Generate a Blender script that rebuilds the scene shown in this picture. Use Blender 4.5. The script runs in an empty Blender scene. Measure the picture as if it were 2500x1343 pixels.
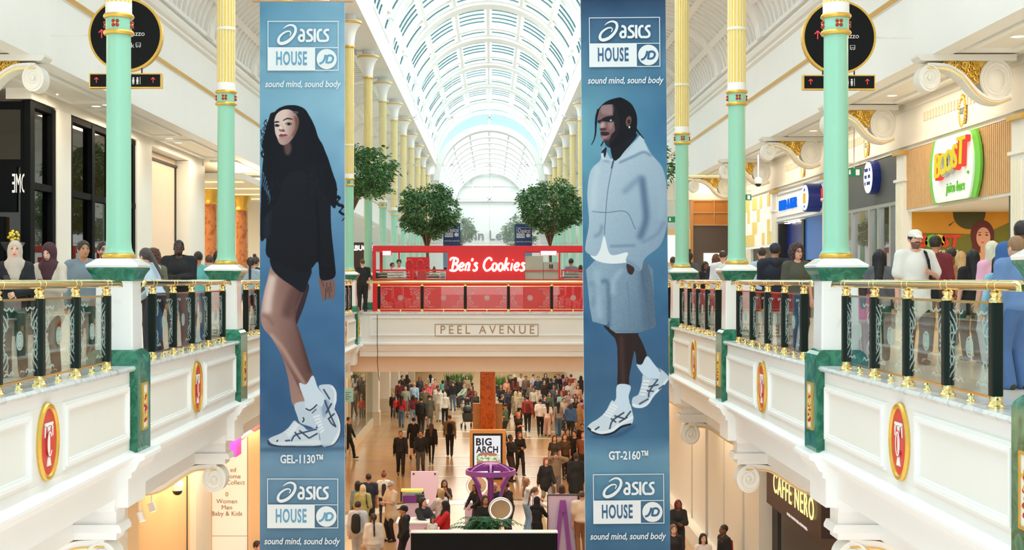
import bpy, bmesh, math, random
import numpy as np
from mathutils import Vector, Matrix
PI = math.pi
S = bpy.context.scene
COL = S.collection
# ------------------------------------------------------------------ camera, sky, daylight, exposure
F = 3423.0                      # focal length in pixels of the 2500 px wide frame
EYE = 1.13                      # camera height above the upper floor
cam_d = bpy.data.cameras.new('camera')
cam_d.sensor_width = 36.0
cam_d.lens = 36.0 * F / 2500.0
cam_d.shift_x = 50 / 2500.0
cam_d.shift_y = 10.5 / 2500.0
cam_d.clip_end = 400
cam_d.clip_start = 0.1
cam = bpy.data.objects.new('camera', cam_d)
cam.location = (0, 0, EYE)
cam.rotation_euler = (PI / 2, 0, 0)
COL.objects.link(cam)
S.camera = cam
S.view_settings.view_transform = 'Standard'
S.view_settings.look = 'None'
S.view_settings.gamma = 1.0
S.view_settings.use_curve_mapping = False
S.view_settings.exposure = -0.13
S.cycles.max_bounces = 7
S.cycles.diffuse_bounces = 4
S.cycles.glossy_bounces = 3
S.cycles.transmission_bounces = 4
S.cycles.transparent_max_bounces = 12
S.cycles.caustics_reflective = False
S.cycles.caustics_refractive = False
S.cycles.adaptive_threshold = 0.02

def srgb(r, g, b):
    f = lambda v: v / 255 / 12.92 if v / 255 <= 0.04045 else ((v / 255 + 0.055) / 1.055) ** 2.4
    return (f(r), f(g), f(b))

w = bpy.data.worlds.new('sky')
S.world = w
w.use_nodes = True
nt = w.node_tree
nt.nodes.clear()
tc = nt.nodes.new('ShaderNodeTexCoord')
sx = nt.nodes.new('ShaderNodeSeparateXYZ')
rp = nt.nodes.new('ShaderNodeValToRGB')
rp.color_ramp.elements[0].position = 0.0
rp.color_ramp.elements[0].color = (1.0, 0.97, 0.92, 1)
rp.color_ramp.elements[1].position = 0.55
rp.color_ramp.elements[1].color = (0.50, 0.86, 1.0, 1)
e = rp.color_ramp.elements.new(0.12)
e.color = (0.46, 0.82, 0.97, 1)
bg = nt.nodes.new('ShaderNodeBackground')
bg.inputs['Strength'].default_value = 1.5
ow = nt.nodes.new('ShaderNodeOutputWorld')
nt.links.new(tc.outputs['Generated'], sx.inputs[0])
nt.links.new(sx.outputs['Z'], rp.inputs[0])
nt.links.new(rp.outputs[0], bg.inputs['Color'])
nt.links.new(bg.outputs[0], ow.inputs[0])

def area(name, loc, rot, sx_, sy_, power, col=(1, 1, 1), shape='RECTANGLE'):
    d = bpy.data.lights.new(name, 'AREA')
    d.shape = shape
    d.size = sx_
    if shape == 'RECTANGLE':
        d.size_y = sy_
    d.energy = power
    d.color = col
    o = bpy.data.objects.new(name, d)
    o.location = loc
    o.rotation_euler = rot
    COL.objects.link(o)
    return o

CX = -0.175                     # centre line of the mall
SKY_W = 2400.0
for k in range(10):             # daylight falling through the glass vault
    area('vault_daylight', (CX, 12 + 15 * k, 16.5), (0, 0, 0), 9.0, 14.0, SKY_W * (1 if k < 7 else 2.6), (1.0, 0.985, 0.95))
for k in range(7):              # skylight slanting in from either flank of the vault
    for s in (-1, 1):
        area('flank_daylight', (CX + s * 9, 14 + 15 * k, 16.0), (0, s * math.radians(50), 0), 8.0, 14.0, 1700.0, (1.0, 0.99, 0.97))
# daylight from the open mall at the camera's back
area('mall_daylight', (CX, -9, 5.5), (PI / 2, 0, 0), 14.0, 11.0, 800.0, (1.0, 0.98, 0.94))

# ------------------------------------------------------------------ helpers
def px(x, y, d):                # photo pixel at depth d -> world point
    return Vector(((x - 1200) * d / F, d, EYE - (y - 682) * d / F))

def tag(o, label=None, cat=None, group=None, kind=None):
    if label: o['label'] = label
    if cat: o['category'] = cat
    if group: o['group'] = group
    if kind: o['kind'] = kind
    return o

def empty(name, loc=(0, 0, 0), rz=0, label=None, cat=None, group=None):
    o = bpy.data.objects.new(name, None)
    o.empty_display_size = 0.2
    o.location = loc
    o.rotation_euler = (0, 0, rz)
    COL.objects.link(o)
    return tag(o, label, cat, group)

KIDS = {}
def link(o, parent=None):
    COL.objects.link(o)
    if parent is not None:
        o.parent = parent
        KIDS.setdefault(parent.name, []).append(o)
    return o

JIT = random.Random(9)
class MB:
    def __init__(self, *mats):
        self.v = []; self.f = []; self.m = []; self.mats = list(mats); self.cur = 0
    def use(self, i):
        self.cur = i; return self
    def add(self, verts, faces):
        n = len(self.v)
        self.v.extend([tuple(p) for p in verts])
        self.f.extend([tuple(i + n for i in f) for f in faces])
        self.m.extend([self.cur] * len(faces))
        return self
    def box(self, x0, x1, y0, y1, z0, z1):
        if x0 > x1: x0, x1 = x1, x0
        if y0 > y1: y0, y1 = y1, y0
        if z0 > z1: z0, z1 = z1, z0
        j = JIT.uniform(.0001, .0007)      # keeps faces of neighbouring boxes from coinciding
        x0 -= j; x1 += j; y0 -= j; y1 += j; z0 -= j; z1 += j
        return self.add([(x0, y0, z0), (x1, y0, z0), (x1, y1, z0), (x0, y1, z0), (x0, y0, z1), (x1, y0, z1), (x1, y1, z1), (x0, y1, z1)],
                        [(0, 3, 2, 1), (4, 5, 6, 7), (0, 1, 5, 4), (1, 2, 6, 5), (2, 3, 7, 6), (3, 0, 4, 7)])
    def quad(self, a, b, c, d):
        return self.add([a, b, c, d], [(0, 1, 2, 3)])
    def prism(self, prof, t0, t1, fn):
        """closed profile of (a,b) swept straight from t0 to t1; fn(a,b,t) -> point"""
        t0 -= JIT.uniform(.0001, .0007); t1 += JIT.uniform(.0001, .0007)
        n = len(prof)
        vs = [fn(a, b, t0) for a, b in prof] + [fn(a, b, t1) for a, b in prof]
        fs = [(i, (i + 1) % n, n + (i + 1) % n, n + i) for i in range(n)]
        fs += [tuple(range(n))[::-1], tuple(range(n, 2 * n))]
        return self.add(vs, fs)
    def rings(self, rings, cap0=True, cap1=True, closed=False):
        n = len(rings[0])
        vs = [p for r in rings for p in r]
        fs = []
        m = len(rings)
        for k in range(m if closed else m - 1):
            a, b = k * n, ((k + 1) % m) * n
            for i in range(n):
                j = (i + 1) % n
                fs.append((a + i, a + j, b + j, b + i))
        if not closed:
            if cap0: fs.append(tuple(range(n))[::-1])
            if cap1: fs.append(tuple(range((m - 1) * n, m * n)))
        return self.add(vs, fs)
    def lathe(self, prof, seg=20, c=(0, 0, 0), fn=None, cap=True):
        """prof: list of (r,z) about the z axis"""
        rs = []
        for r, z in prof:
            ring = []
            for i in range(seg):
                a = 2 * PI * i / seg
                p = (r * math.cos(a), r * math.sin(a), z)
                p = fn(*p) if fn else (p[0] + c[0], p[1] + c[1], p[2] + c[2])
                ring.append(p)
            rs.append(ring)
        return self.rings(rs, cap, cap)
    def tube(self, pts, r, seg=8, closed=False, cap=True):
        pts = [Vector(p) for p in pts]
        n = len(pts)
        rad = r if isinstance(r, (list, tuple)) else [r] * n
        up = None
        rs = []
        for i, p in enumerate(pts):
            if closed:
                t = (pts[(i + 1) % n] - pts[i - 1])
            else:
                t = pts[min(i + 1, n - 1)] - pts[max(i - 1, 0)]
            if t.length < 1e-9: t = Vector((0, 0, 1))
            t.normalize()
            if up is None:
                up = t.orthogonal().normalized()
            up = (up - t * up.dot(t))
            if up.length < 1e-6: up = t.orthogonal()
            up.normalize()
            q = t.cross(up)
            rs.append([p + (up * math.cos(2 * PI * k / seg) + q * math.sin(2 * PI * k / seg)) * rad[i] for k in range(seg)])
        return self.rings(rs, cap, cap, closed)
    def ribbon(self, pts, wid, nrm, thick):
        """flat bar following pts (in a plane with normal nrm), width wid (scalar or list), thickness along nrm"""
        pts = [Vector(p) for p in pts]; n = len(pts)
        W = wid if isinstance(wid, (list, tuple)) else [wid] * n
        nrm = Vector(nrm).normalized()
        thick += JIT.uniform(.0002, .0014)
        rs = []
        for i, p in enumerate(pts):
            t = (pts[min(i + 1, n - 1)] - pts[max(i - 1, 0)])
            if t.length < 1e-9: t = Vector((1, 0, 0)) if abs(nrm.x) < .9 else Vector((0, 1, 0))
            t.normalize()
            s = nrm.cross(t).normalized() * W[i] / 2
            h = nrm * thick / 2
            rs.append([p - s - h, p + s - h, p + s + h, p - s + h])
        return self.rings(rs)
    def ball(self, c, r, seg=10, ring=6):
        rx, ry, rz = (r, r, r) if not isinstance(r, (tuple, list)) else r
        rs = []
        for k in range(ring + 1):
            a = -PI / 2 + PI * k / ring
            cr = max(math.cos(a), 0.02)
            rs.append([(c[0] + rx * cr * math.cos(2 * PI * i / seg), c[1] + ry * cr * math.sin(2 * PI * i / seg), c[2] + rz * math.sin(a)) for i in range(seg)])
        return self.rings(rs)
    def build(self, name, parent=None, smooth=False, loc=None, angle=None, recalc=True):
        me = bpy.data.meshes.new(name)
        me.from_pydata(self.v, [], self.f)
        for m in self.mats: me.materials.append(m)
        if self.m and any(self.m):
            me.polygons.foreach_set('material_index', self.m)
        if recalc:
            bm = bmesh.new(); bm.from_mesh(me)
            bmesh.ops.recalc_face_normals(bm, faces=bm.faces)
            bm.to_mesh(me); bm.free()
        if smooth:
            me.polygons.foreach_set('use_smooth', [True] * len(me.polygons))
            if angle is not None:
                me.set_sharp_from_angle(angle=math.radians(angle))
        me.update()
        o = bpy.data.objects.new(name, me)
        if loc is not None: o.location = loc
        return link(o, parent)

def structure(mb, name, **k):
    return tag(mb.build(name, **k), kind='structure')

def copy_tree(o, parent=None):
    c = o.copy()
    link(c, parent)
    for ch in KIDS.get(o.name, []):
        copy_tree(ch, c)
    return c

def bez(p, n=24):
    """Catmull-Rom through the points p (tuples)"""
    P = [Vector(q) for q in p]
    P = [P[0] * 2 - P[1]] + P + [P[-1] * 2 - P[-2]]
    out = []
    m = len(P) - 3
    per = max(2, n // m)
    for i in range(m):
        a, b, c, d = P[i:i + 4]
        for k in range(per):
            t = k / per
            out.append(0.5 * ((2 * b) + (c - a) * t + (2 * a - 5 * b + 4 * c - d) * t * t + (3 * b - 3 * c + d - a) * t ** 3))
    out.append(P[-2].copy())
    return out

# ------------------------------------------------------------------ materials
def mat(name, col, rough=0.5, metal=0.0, noise=0.0, scale=6.0, spec=0.5, emit=None, estr=0.0, bump=0.0, stretch=None):
    m = bpy.data.materials.new(name)
    m.use_nodes = True
    t = m.node_tree
    b = t.nodes['Principled BSDF']
    b.inputs['Roughness'].default_value = rough
    b.inputs['Metallic'].default_value = metal
    b.inputs['Specular IOR Level'].default_value = spec
    c = (*col[:3], 1)
    b.inputs['Base Color'].default_value = c
    if noise or bump:
        tc = t.nodes.new('ShaderNodeTexCoord')
        nz = t.nodes.new('ShaderNodeTexNoise')
        nz.inputs['Scale'].default_value = scale
        nz.inputs['Detail'].default_value = 3
        src = tc.outputs['Object']
        if stretch:
            mp = t.nodes.new('ShaderNodeMapping'); mp.inputs['Scale'].default_value = stretch
            t.links.new(src, mp.inputs[0]); src = mp.outputs[0]
        t.links.new(src, nz.inputs['Vector'])
        if noise:
            mx = t.nodes.new('ShaderNodeMix'); mx.data_type = 'RGBA'
            mx.inputs[6].default_value = tuple(max(0, v * (1 - noise)) for v in col[:3]) + (1,)
            mx.inputs[7].default_value = tuple(min(1, v * (1 + noise)) for v in col[:3]) + (1,)
            t.links.new(nz.outputs['Fac'], mx.inputs[0])
            t.links.new(mx.outputs[2], b.inputs['Base Color'])
        if bump:
            bp = t.nodes.new('ShaderNodeBump'); bp.inputs['Strength'].default_value = bump
            bp.inputs['Distance'].default_value = 0.02
            t.links.new(nz.outputs['Fac'], bp.inputs['Height'])
            t.links.new(bp.outputs[0], b.inputs['Normal'])
    if emit is not None:
        b.inputs['Emission Color'].default_value = (*emit[:3], 1)
        b.inputs['Emission Strength'].default_value = estr
    return m

def marble(name, base, vein, rough=0.15, scale=3.0, lo=0.45, hi=0.7, spec=0.5):
    m = mat(name, base, rough, spec=spec)
    t = m.node_tree; b = t.nodes['Principled BSDF']
    tc = t.nodes.new('ShaderNodeTexCoord')
    nz = t.nodes.new('ShaderNodeTexNoise'); nz.inputs['Scale'].default_value = scale; nz.inputs['Detail'].default_value = 8
    nz.inputs['Distortion'].default_value = 1.6
    r = t.nodes.new('ShaderNodeValToRGB')
    r.color_ramp.elements[0].position = lo; r.color_ramp.elements[0].color = (*base, 1)
    r.color_ramp.elements[1].position = hi; r.color_ramp.elements[1].color = (*vein, 1)
    t.links.new(tc.outputs['Object'], nz.inputs['Vector'])
    t.links.new(nz.outputs['Fac'], r.inputs[0]); t.links.new(r.outputs[0], b.inputs['Base Color'])
    return m

def emis(name, col, s):
    m = bpy.data.materials.new(name); m.use_nodes = True
    t = m.node_tree; t.nodes.clear()
    e = t.nodes.new('ShaderNodeEmission'); e.inputs[0].default_value = (*col, 1); e.inputs[1].default_value = s
    o = t.nodes.new('ShaderNodeOutputMaterial'); t.links.new(e.outputs[0], o.inputs[0])
    return m

def glassy(name, tint=(0.93, 0.97, 0.95), ior=1.5, rough=0.0, milk=0.0, milkcol=(0.9, 0.95, 0.95)):
    """thin pane: clear transmission and a Fresnel mirror, optionally a little milky"""
    m = bpy.data.materials.new(name); m.use_nodes = True
    t = m.node_tree; t.nodes.clear()
    tr = t.nodes.new('ShaderNodeBsdfTransparent'); tr.inputs[0].default_value = (*tint, 1)
    gl = t.nodes.new('ShaderNodeBsdfGlossy'); gl.inputs['Roughness'].default_value = rough
    fr = t.nodes.new('ShaderNodeFresnel')
    ge = t.nodes.new('ShaderNodeNewGeometry')
    mr = t.nodes.new('ShaderNodeMapRange'); mr.inputs[3].default_value = ior; mr.inputs[4].default_value = 1 / ior
    t.links.new(ge.outputs['Backfacing'], mr.inputs[0]); t.links.new(mr.outputs[0], fr.inputs[0])
    mx = t.nodes.new('ShaderNodeMixShader')
    o = t.nodes.new('ShaderNodeOutputMaterial')
    base = tr
    if milk:
        df = t.nodes.new('ShaderNodeBsdfTranslucent'); df.inputs[0].default_value = (*milkcol, 1)
        d2 = t.nodes.new('ShaderNodeBsdfDiffuse'); d2.inputs[0].default_value = (*milkcol, 1)
        m2 = t.nodes.new('ShaderNodeMixShader'); m2.inputs[0].default_value = 0.5
        t.links.new(df.outputs[0], m2.inputs[1]); t.links.new(d2.outputs[0], m2.inputs[2])
        m3 = t.nodes.new('ShaderNodeMixShader'); m3.inputs[0].default_value = milk
        t.links.new(tr.outputs[0], m3.inputs[1]); t.links.new(m2.outputs[0], m3.inputs[2])
        base = m3
    t.links.new(fr.outputs[0], mx.inputs[0]); t.links.new(base.outputs[0], mx.inputs[1]); t.links.new(gl.outputs[0], mx.inputs[2])
    t.links.new(mx.outputs[0], o.inputs[0])
    return m

M = {}
M['white'] = mat('white_paint', (0.90, 0.89, 0.86), 0.45, noise=0.02, scale=1.5)
M['cream'] = mat('cream_paint', (0.82, 0.78, 0.70), 0.5, noise=0.02, scale=1.5)
M['panelw'] = mat('warm_white_panel', (0.84, 0.82, 0.76), 0.5, noise=0.02, scale=1.5)
M['peach'] = mat('peach_plaster', (0.84, 0.66, 0.50), 0.55, noise=0.03)
M['beige'] = mat('beige_plaster', (0.70, 0.62, 0.50), 0.55, noise=0.03)
M['marblew'] = marble('white_marble', (0.86, 0.85, 0.82), (0.62, 0.62, 0.62), 0.12, 2.2, 0.55, 0.8)
M['marbleg'] = marble('green_marble', srgb(22, 96, 72), srgb(70, 150, 122), 0.12, 5.0, 0.42, 0.75)
M['coping'] = marble('grey_marble', (0.70, 0.70, 0.68), (0.40, 0.41, 0.42), 0.2, 5.0, 0.5, 0.75)
M['orange2'] = marble('tan_orange_marble', srgb(204, 132, 80), srgb(160, 84, 40), 0.2, 4.0, 0.45, 0.7)
M['orange'] = marble('orange_marble', srgb(214, 104, 30), srgb(150, 62, 18), 0.2, 4.0, 0.45, 0.7)
M['mint'] = mat('mint_enamel', srgb(150, 209, 182), 0.3, noise=0.02, scale=2)
M['yellow'] = mat('pale_yellow_paint', srgb(244, 222, 132), 0.4, noise=0.03)
M['flute'] = mat('ivory_paint', (0.86, 0.82, 0.66), 0.4)
M['gold'] = mat('gold_leaf', srgb(228, 184, 84), 0.3, metal=0.6, noise=0.12, scale=20)
M['goldm'] = mat('gold_paint', srgb(222, 178, 80), 0.3, metal=0.7)
M['brass'] = mat('polished_brass', (0.88, 0.68, 0.30), 0.14, metal=1.0, noise=0.03, scale=10)
M['postg'] = mat('dark_green_enamel', srgb(9, 26, 20), 0.4, spec=.25)
M['glass'] = glassy('clear_glass')
M['etch'] = glassy('etched_glass', milk=0.34, milkcol=(0.72, 0.86, 0.84), rough=0.25)
M['red'] = mat('red_lacquer', srgb(222, 22, 30), 0.35)
M['redem'] = mat('red_enamel', srgb(216, 60, 52), 0.35)
M['black'] = mat('black_satin', (0.012, 0.012, 0.014), 0.35)
M['char'] = mat('charcoal_panel', (0.03, 0.032, 0.035), 0.45)
M['signblk'] = mat('sign_black', srgb(20, 22, 23), 0.5, spec=.15)
M['lampw'] = emis('warm_lamp', (1.0, 0.86, 0.6), 6.0)
M['lampc'] = emis('white_lamp', (1.0, 0.97, 0.9), 6.0)
M['steel'] = mat('brushed_steel', (0.62, 0.62, 0.62), 0.3, metal=0.9)
M['wood'] = mat('light_oak', srgb(206, 150, 88), 0.45, noise=0.15, scale=9)
# ------------------------------------------------------------------ the shell of the mall
def hx(s, h): return CX + s * h
Y0, Y1 = 4.0, 150.0
ZL = -6.5                       # lower floor
SIDES = ((-1, 'left'), (1, 'right'))
BAY = 7.0
COLY = [10.3 + BAY * k for k in range(0, 16)]
BR0, BR1 = 46.9, 66.0           # bridge, front and back edge

# lower floor: large stone tiles, pale bands
m = mat('stone_floor', (0.5, 0.4, 0.3), 0.2)
t = m.node_tree; b = t.nodes['Principled BSDF']
tcn = t.nodes.new('ShaderNodeTexCoord')
br = t.nodes.new('ShaderNodeTexBrick')
br.offset = 0.0; br.inputs['Scale'].default_value = 1.0
br.inputs['Brick Width'].default_value = 0.9; br.inputs['Row Height'].default_value = 0.9
br.inputs['Mortar Size'].default_value = 0.008
br.inputs['Color1'].default_value = (*srgb(204, 162, 115), 1); br.inputs['Color2'].default_value = (*srgb(198, 156, 110), 1)
br.inputs['Mortar'].default_value = (*srgb(186, 146, 104), 1)
nz = t.nodes.new('ShaderNodeTexNoise'); nz.inputs['Scale'].default_value = 0.9; nz.inputs['Detail'].default_value = 5
mx = t.nodes.new('ShaderNodeMix'); mx.data_type = 'RGBA'; mx.blend_type = 'MULTIPLY'; mx.inputs[0].default_value = 0.35
t.links.new(tcn.outputs['Object'], br.inputs['Vector']); t.links.new(tcn.outputs['Object'], nz.inputs['Vector'])
t.links.new(br.outputs['Color'], mx.inputs[6]); t.links.new(nz.outputs['Color'], mx.inputs[7])
t.links.new(mx.outputs[2], b.inputs['Base Color'])
M['floor'] = m
M['floorg'] = mat('grey_stone_tile', srgb(196, 178, 150), 0.18, noise=0.08, scale=3)
M['floorw'] = mat('pale_stone_band', srgb(232, 222, 205), 0.16, noise=0.04, scale=3)
M['floord'] = mat('dark_stone_band', srgb(120, 92, 62), 0.2, noise=0.08, scale=3)
structure(MB(M['floor']).box(-26, 26, 20, Y1, ZL - 0.3, ZL), 'floor')
bd = MB(M['floorw'], M['floord'], M['floorg'])
for k, yy in enumerate((54.0, 57.2, 60.2, 67.0, 70.0, 78.0, 81.0, 90.0)):
    bd.use(0).box(-2.6 if k < 4 else -4.6, 5.9, yy, yy + 0.35, ZL, ZL + 0.006)
bd.use(0)
for s in (-1, 1):
    for yy in range(68, 110, 13):
        bd.box(CX + s * 2.0 - .10, CX + s * 2.0 + .10, yy, yy + 6, ZL, ZL + 0.007)
def arc_band(mb, cx, cy, r0, r1, a0, a1, n, z0, z1):
    rs = []
    for i in range(n + 1):
        a = a0 + (a1 - a0) * i / n
        ca, sa = math.cos(a), math.sin(a)
        rs.append([(cx + r0 * ca, cy + r0 * sa, z0), (cx + r1 * ca, cy + r1 * sa, z0), (cx + r1 * ca, cy + r1 * sa, z1), (cx + r0 * ca, cy + r0 * sa, z1)])
    mb.rings(rs)
bd.use(1); arc_band(bd, CX, 43.5, 4.9, 5.25, 0, PI, 48, ZL, ZL + 0.008)
bd.use(0); arc_band(bd, CX, 43.5, 4.1, 4.9, 0, PI, 48, ZL, ZL + 0.008)
structure(bd, 'trim_1')

# upper gallery floors and the ceilings of the lower galleries
for s, nm in SIDES:
    f = MB(M['floorw'])
    f.box(hx(s, 4.5), hx(s, 17), Y0, Y1, -0.30, 0.0)
    structure(f, 'floor_%s' % nm)
    g = MB(M['cream'])
    g.box(hx(s, 5.0), hx(s, 17), Y0, Y1, -2.05, -1.95)
    structure(g, 'ceiling_%s' % nm)

# edge fascia of each gallery: coping, panelled frieze, cornice, lower beam
def panel_frame(mb, s, face, ya, yb, za, zb, w=0.07, d=0.03, skip=None):
    """raised picture-frame moulding on the plane h = face (towards the void), two steps"""
    for (o_, w_, d_) in ((0, w, d * .55), (w * .35, w * .38, d)):
        a, b_, c_, e_ = ya + o_, yb - o_, za + o_, zb - o_
        h0, h1 = hx(s, face), hx(s, face - d_)
        mb.box(h0, h1, a, b_, e_ - w_, e_); mb.box(h0, h1, a, b_, c_, c_ + w_)
        mb.box(h0, h1, a, a + w_, c_ + w_, e_ - w_); mb.box(h0, h1, b_ - w_, b_, c_ + w_, e_ - w_)

for s, nm in SIDES:
    fa = MB(M['white'], M['panelw'], M['coping'])
    P = lambda a, b_, t_: (hx(s, a), t_, b_)
    ya, yb = (Y0, BR0) , None
    for (a, b_) in ((Y0, BR0 + 0.1), (BR1, Y1)):
        fa.use(2).prism([(4.15, 0.02), (4.13, 0.05), (4.15, 0.08), (4.70, 0.08), (4.70, 0.0)][::-1], a, b_, P)
        fa.use(0).prism([(4.21, 0.02), (4.21, -0.94), (4.16, -0.96), (4.12, -1.00), (4.12, -1.03), (4.16, -1.05), (4.20, -1.12), (4.27, -1.16),
                         (4.29, -1.17), (4.29, -1.21), (4.33, -1.22), (4.33, -1.50), (4.6, -1.50), (4.6, 0.02)], a, b_, P)
        fa.use(0).prism([(4.92, -1.3), (4.92, -2.05), (5.3, -2.05), (5.3, -1.3)], a, b_, P)
    fa.use(1)
    for y in COLY[:6]:
        fa.box(hx(s, 4.212), hx(s, 4.205), y + .35, y + 6.65, -0.85, -0.12)
    fa.use(0)
    for y in COLY[:6]:
        mid = y + 3.5
        for (a, b_) in ((y + .45, mid - .52), (mid + .52, y + 6.55)):
            if a < BR0 - 1:
                panel_frame(fa, s, 4.21, a, min(b_, BR0 - .1), -0.82, -0.13, 0.10, 0.05)
    for y in COLY:                      # blocks under the plinths
        if BR0 - .5 < y < BR1: continue
        fa.use(0)
        fa.prism([(4.02, -0.97), (4.00, -1.00), (4.00, -1.04), (4.06, -1.07), (4.12, -1.18), (4.16, -1.2), (4.16, -1.26), (4.20, -1.28), (4.20, -1.62), (4.6, -1.62), (4.6, -.97)],
                 y - .42, y + .42, P)
        fa.prism([(4.34, -1.5), (4.34, -1.66), (4.6, -1.66), (4.6, -1.5)], y - .5, y + .5, P)
        # tapering console block carrying the scroll
        fa.prism([(4.40, -1.5), (4.40, -2.05), (5.0, -2.05), (5.0, -1.5)], y - .20, y + .20, P)
        fa.prism([(4.36, -1.86), (4.33, -1.92), (4.33, -1.96), (5.0, -1.96), (5.0, -1.86)], y - .24, y + .24, P)
    structure(fa, 'trim_2' if s < 0 else 'trim_3')

# upper wall above the gallery openings, cornice, quarter vault and architrave
for s, nm in SIDES:
    P = lambda a, b_, t_: (hx(s, a), t_, b_)
    wl = MB(M['white'], M['goldm'])
    wl.prism([(7.75, 5.0), (7.75, 6.28), (7.72, 6.30), (7.72, 6.42), (7.76, 6.46), (7.76, 7.30), (7.68, 7.36), (7.68, 7.42), (7.60, 7.46), (7.56, 7.56), (7.56, 7.60),
              (7.62, 7.62), (7.62, 7.70), (8.1, 7.70), (8.1, 5.0)], Y0, Y1, P)
    wl.use(1).prism([(7.72, 6.31), (7.67, 6.33), (7.66, 6.36), (7.67, 6.39), (7.72, 6.41)], Y0, Y1, P)
    structure(wl, 'wall_%s' % nm)
    # quarter vault, fluted coffers between ribs
    qv = MB(M['white'])
    def qp(t_, r_=0.0):               # t 0 at wall .. 1 at crown; r inward offset
        a = t_ * PI / 2
        return (4.9 + (2.72 - r_) * math.cos(a), 7.7 + (1.95 - r_) * math.sin(a))
    n = 10
    sh = [qp(i / n) for i in range(n + 1)] + [qp(i / n, -0.15) for i in range(n, -1, -1)]
    qv.prism(sh, Y0, Y1, P)
    def rib(ya_, yb_, t0, t1, r_, k=8):
        t0 += JIT.uniform(.001, .004); t1 -= JIT.uniform(.001, .004); r_ += JIT.uniform(0, .002)
        pr = [qp(t0 + (t1 - t0) * i / k, r_) for i in range(k + 1)] + [qp(t0 + (t1 - t0) * i / k, -0.02) for i in range(k, -1, -1)]
        qv.prism(pr, ya_, yb_, P)
    yk = 13.8 - 2 * BAY
    rows = ((0.04, 0.30), (0.36, 0.62), (0.68, 0.95))
    for t0, t1 in ((0.0, 0.04), (0.30, 0.36), (0.62, 0.68), (0.95, 1.0)):
        rib(Y0, Y1, t0, t1, 0.09, 2)
    y = 17.3 - BAY * 2
    while y < 118:
        rib(y - .30, y + .30, 0, 1, 0.16)
        rib(y - .42, y + .42, 0, 1, 0.11)
        if y < 60:
            for k in range(1, 12):
                yy = y + .42 + (BAY - .84) * k / 12
                rib(yy - .07, yy + .07, 0.03, 0.96, 0.075)
        y += BAY
    structure(qv, 'ceiling_vault_%s' % nm)
    ar = MB(M['white'])
    ar.prism([(3.97, 9.65), (3.97, 10.6), (4.02, 10.68), (3.96, 10.74), (3.96, 10.88), (4.6, 10.88), (5.1, 9.9), (5.1, 9.65)], Y0, 106, P)
    structure(ar, 'trim_4' if s < 0 else 'trim_5')

# glazed barrel vault
VZ, RG = 10.18, 4.30
def vp(a, r, y, zc=VZ): return (CX + r * math.sin(a), y, zc + r * math.cos(a))
def arcbar(mb, y0, y1, r0, r1, a0, a1, n, zc=VZ):
    rs = []
    for i in range(n + 1):
        a = a0 + (a1 - a0) * i / n
        rs.append([vp(a, r0, y0, zc), vp(a, r0, y1, zc), vp(a, r1, y1, zc), vp(a, r1, y0, zc)])
    mb.rings(rs)
M['bar'] = mat('dark_teal_glazing_bar', srgb(56, 92, 92), 0.4)
M['pane'] = glassy('skylight_glass', tint=(0.86, 0.97, 1.0), milk=0.42, milkcol=(0.90, 0.97, 1.0), ior=1.25)
A = PI / 2 - math.asin(0.65 / RG) + 0.02
vt = MB(M['white']); gb = MB(M['bar'])
ribs = [67 + 9.4 * k for k in range(-6, 5)]
for y in ribs:
    arcbar(vt, y - .62, y + .62, 3.97, 4.42, -PI / 2, PI / 2, 40)
    arcbar(vt, y - .80, y + .80, 4.12, 4.40, -PI / 2, PI / 2, 40)
for k in range(-4, 5):
    a = k * PI / 8
    if abs(k) == 4: continue
    w_ = 0.02
    rs = []
    for yy in (Y0, 106):
        rs.append([vp(a - w_, 4.08, yy), vp(a + w_, 4.08, yy), vp(a + w_ * 1.3, 4.38, yy), vp(a - w_ * 1.3, 4.38, yy)])
    vt.rings(rs)
for y in ribs:
    arcbar(vt, y + 7.0, y + 7.55, 4.2, 4.38, -A, A, 36)
    for k in range(8):
        if k == 5: continue
        yy = y + 1.28 + 1.03 * k
        for q in range(-4, 4):        # dark glazing bars between the purlins
            a0, a1 = q * PI / 8 + .045, (q + 1) * PI / 8 - .045
            a0, a1 = max(a0, -A), min(a1, A)
            arcbar(gb, yy - .045, yy + .045, 4.24, 4.30, a0, a1, 4)
structure(vt, 'ceiling_vault_frame', smooth=False)
structure(gb, 'ceiling_glazing_bars')
pn = MB(M['pane'])
n = 40
for i in range(n):
    a0, a1 = -A + 2 * A * i / n, -A + 2 * A * (i + 1) / n
    pn.quad(vp(a0, 4.33, Y0), vp(a1, 4.33, Y0), vp(a1, 4.33, 106), vp(a0, 4.33, 106))
structure(pn, 'window_1', recalc=False)
# lower far vault up to the end wall
ft = MB(M['white'])
ZC2 = 8.6
y = 107.0
while y < 150:
    arcbar(ft, y - .5, y + .5, 3.8, 4.1, -PI / 2, PI / 2, 30, ZC2)
    for q in range(-4, 4):
        arcbar(ft, y + .6, y + 2.0, 4.02, 4.06, q * PI / 8 + .03, (q + 1) * PI / 8 - .03, 4, ZC2)
    y += 4.7
for k in range(-3, 4):
    a = k * PI / 8
    ft.rings([[vp(a - .02, 3.9, yy, ZC2), vp(a + .02, 3.9, yy, ZC2), vp(a + .02, 4.1, yy, ZC2), vp(a - .02, 4.1, yy, ZC2)] for yy in (106, 150)])
for s in (-1, 1):
    P = lambda a, b_, t_: (hx(s, a), t_, b_)
    ft.prism([(3.9, 8.0), (3.9, 9.1), (4.3, 9.1), (9, 9.0), (9, 8.0)], 106, 150, P)
structure(ft, 'ceiling_far_vault')
pn = MB(M['pane'])
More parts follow.
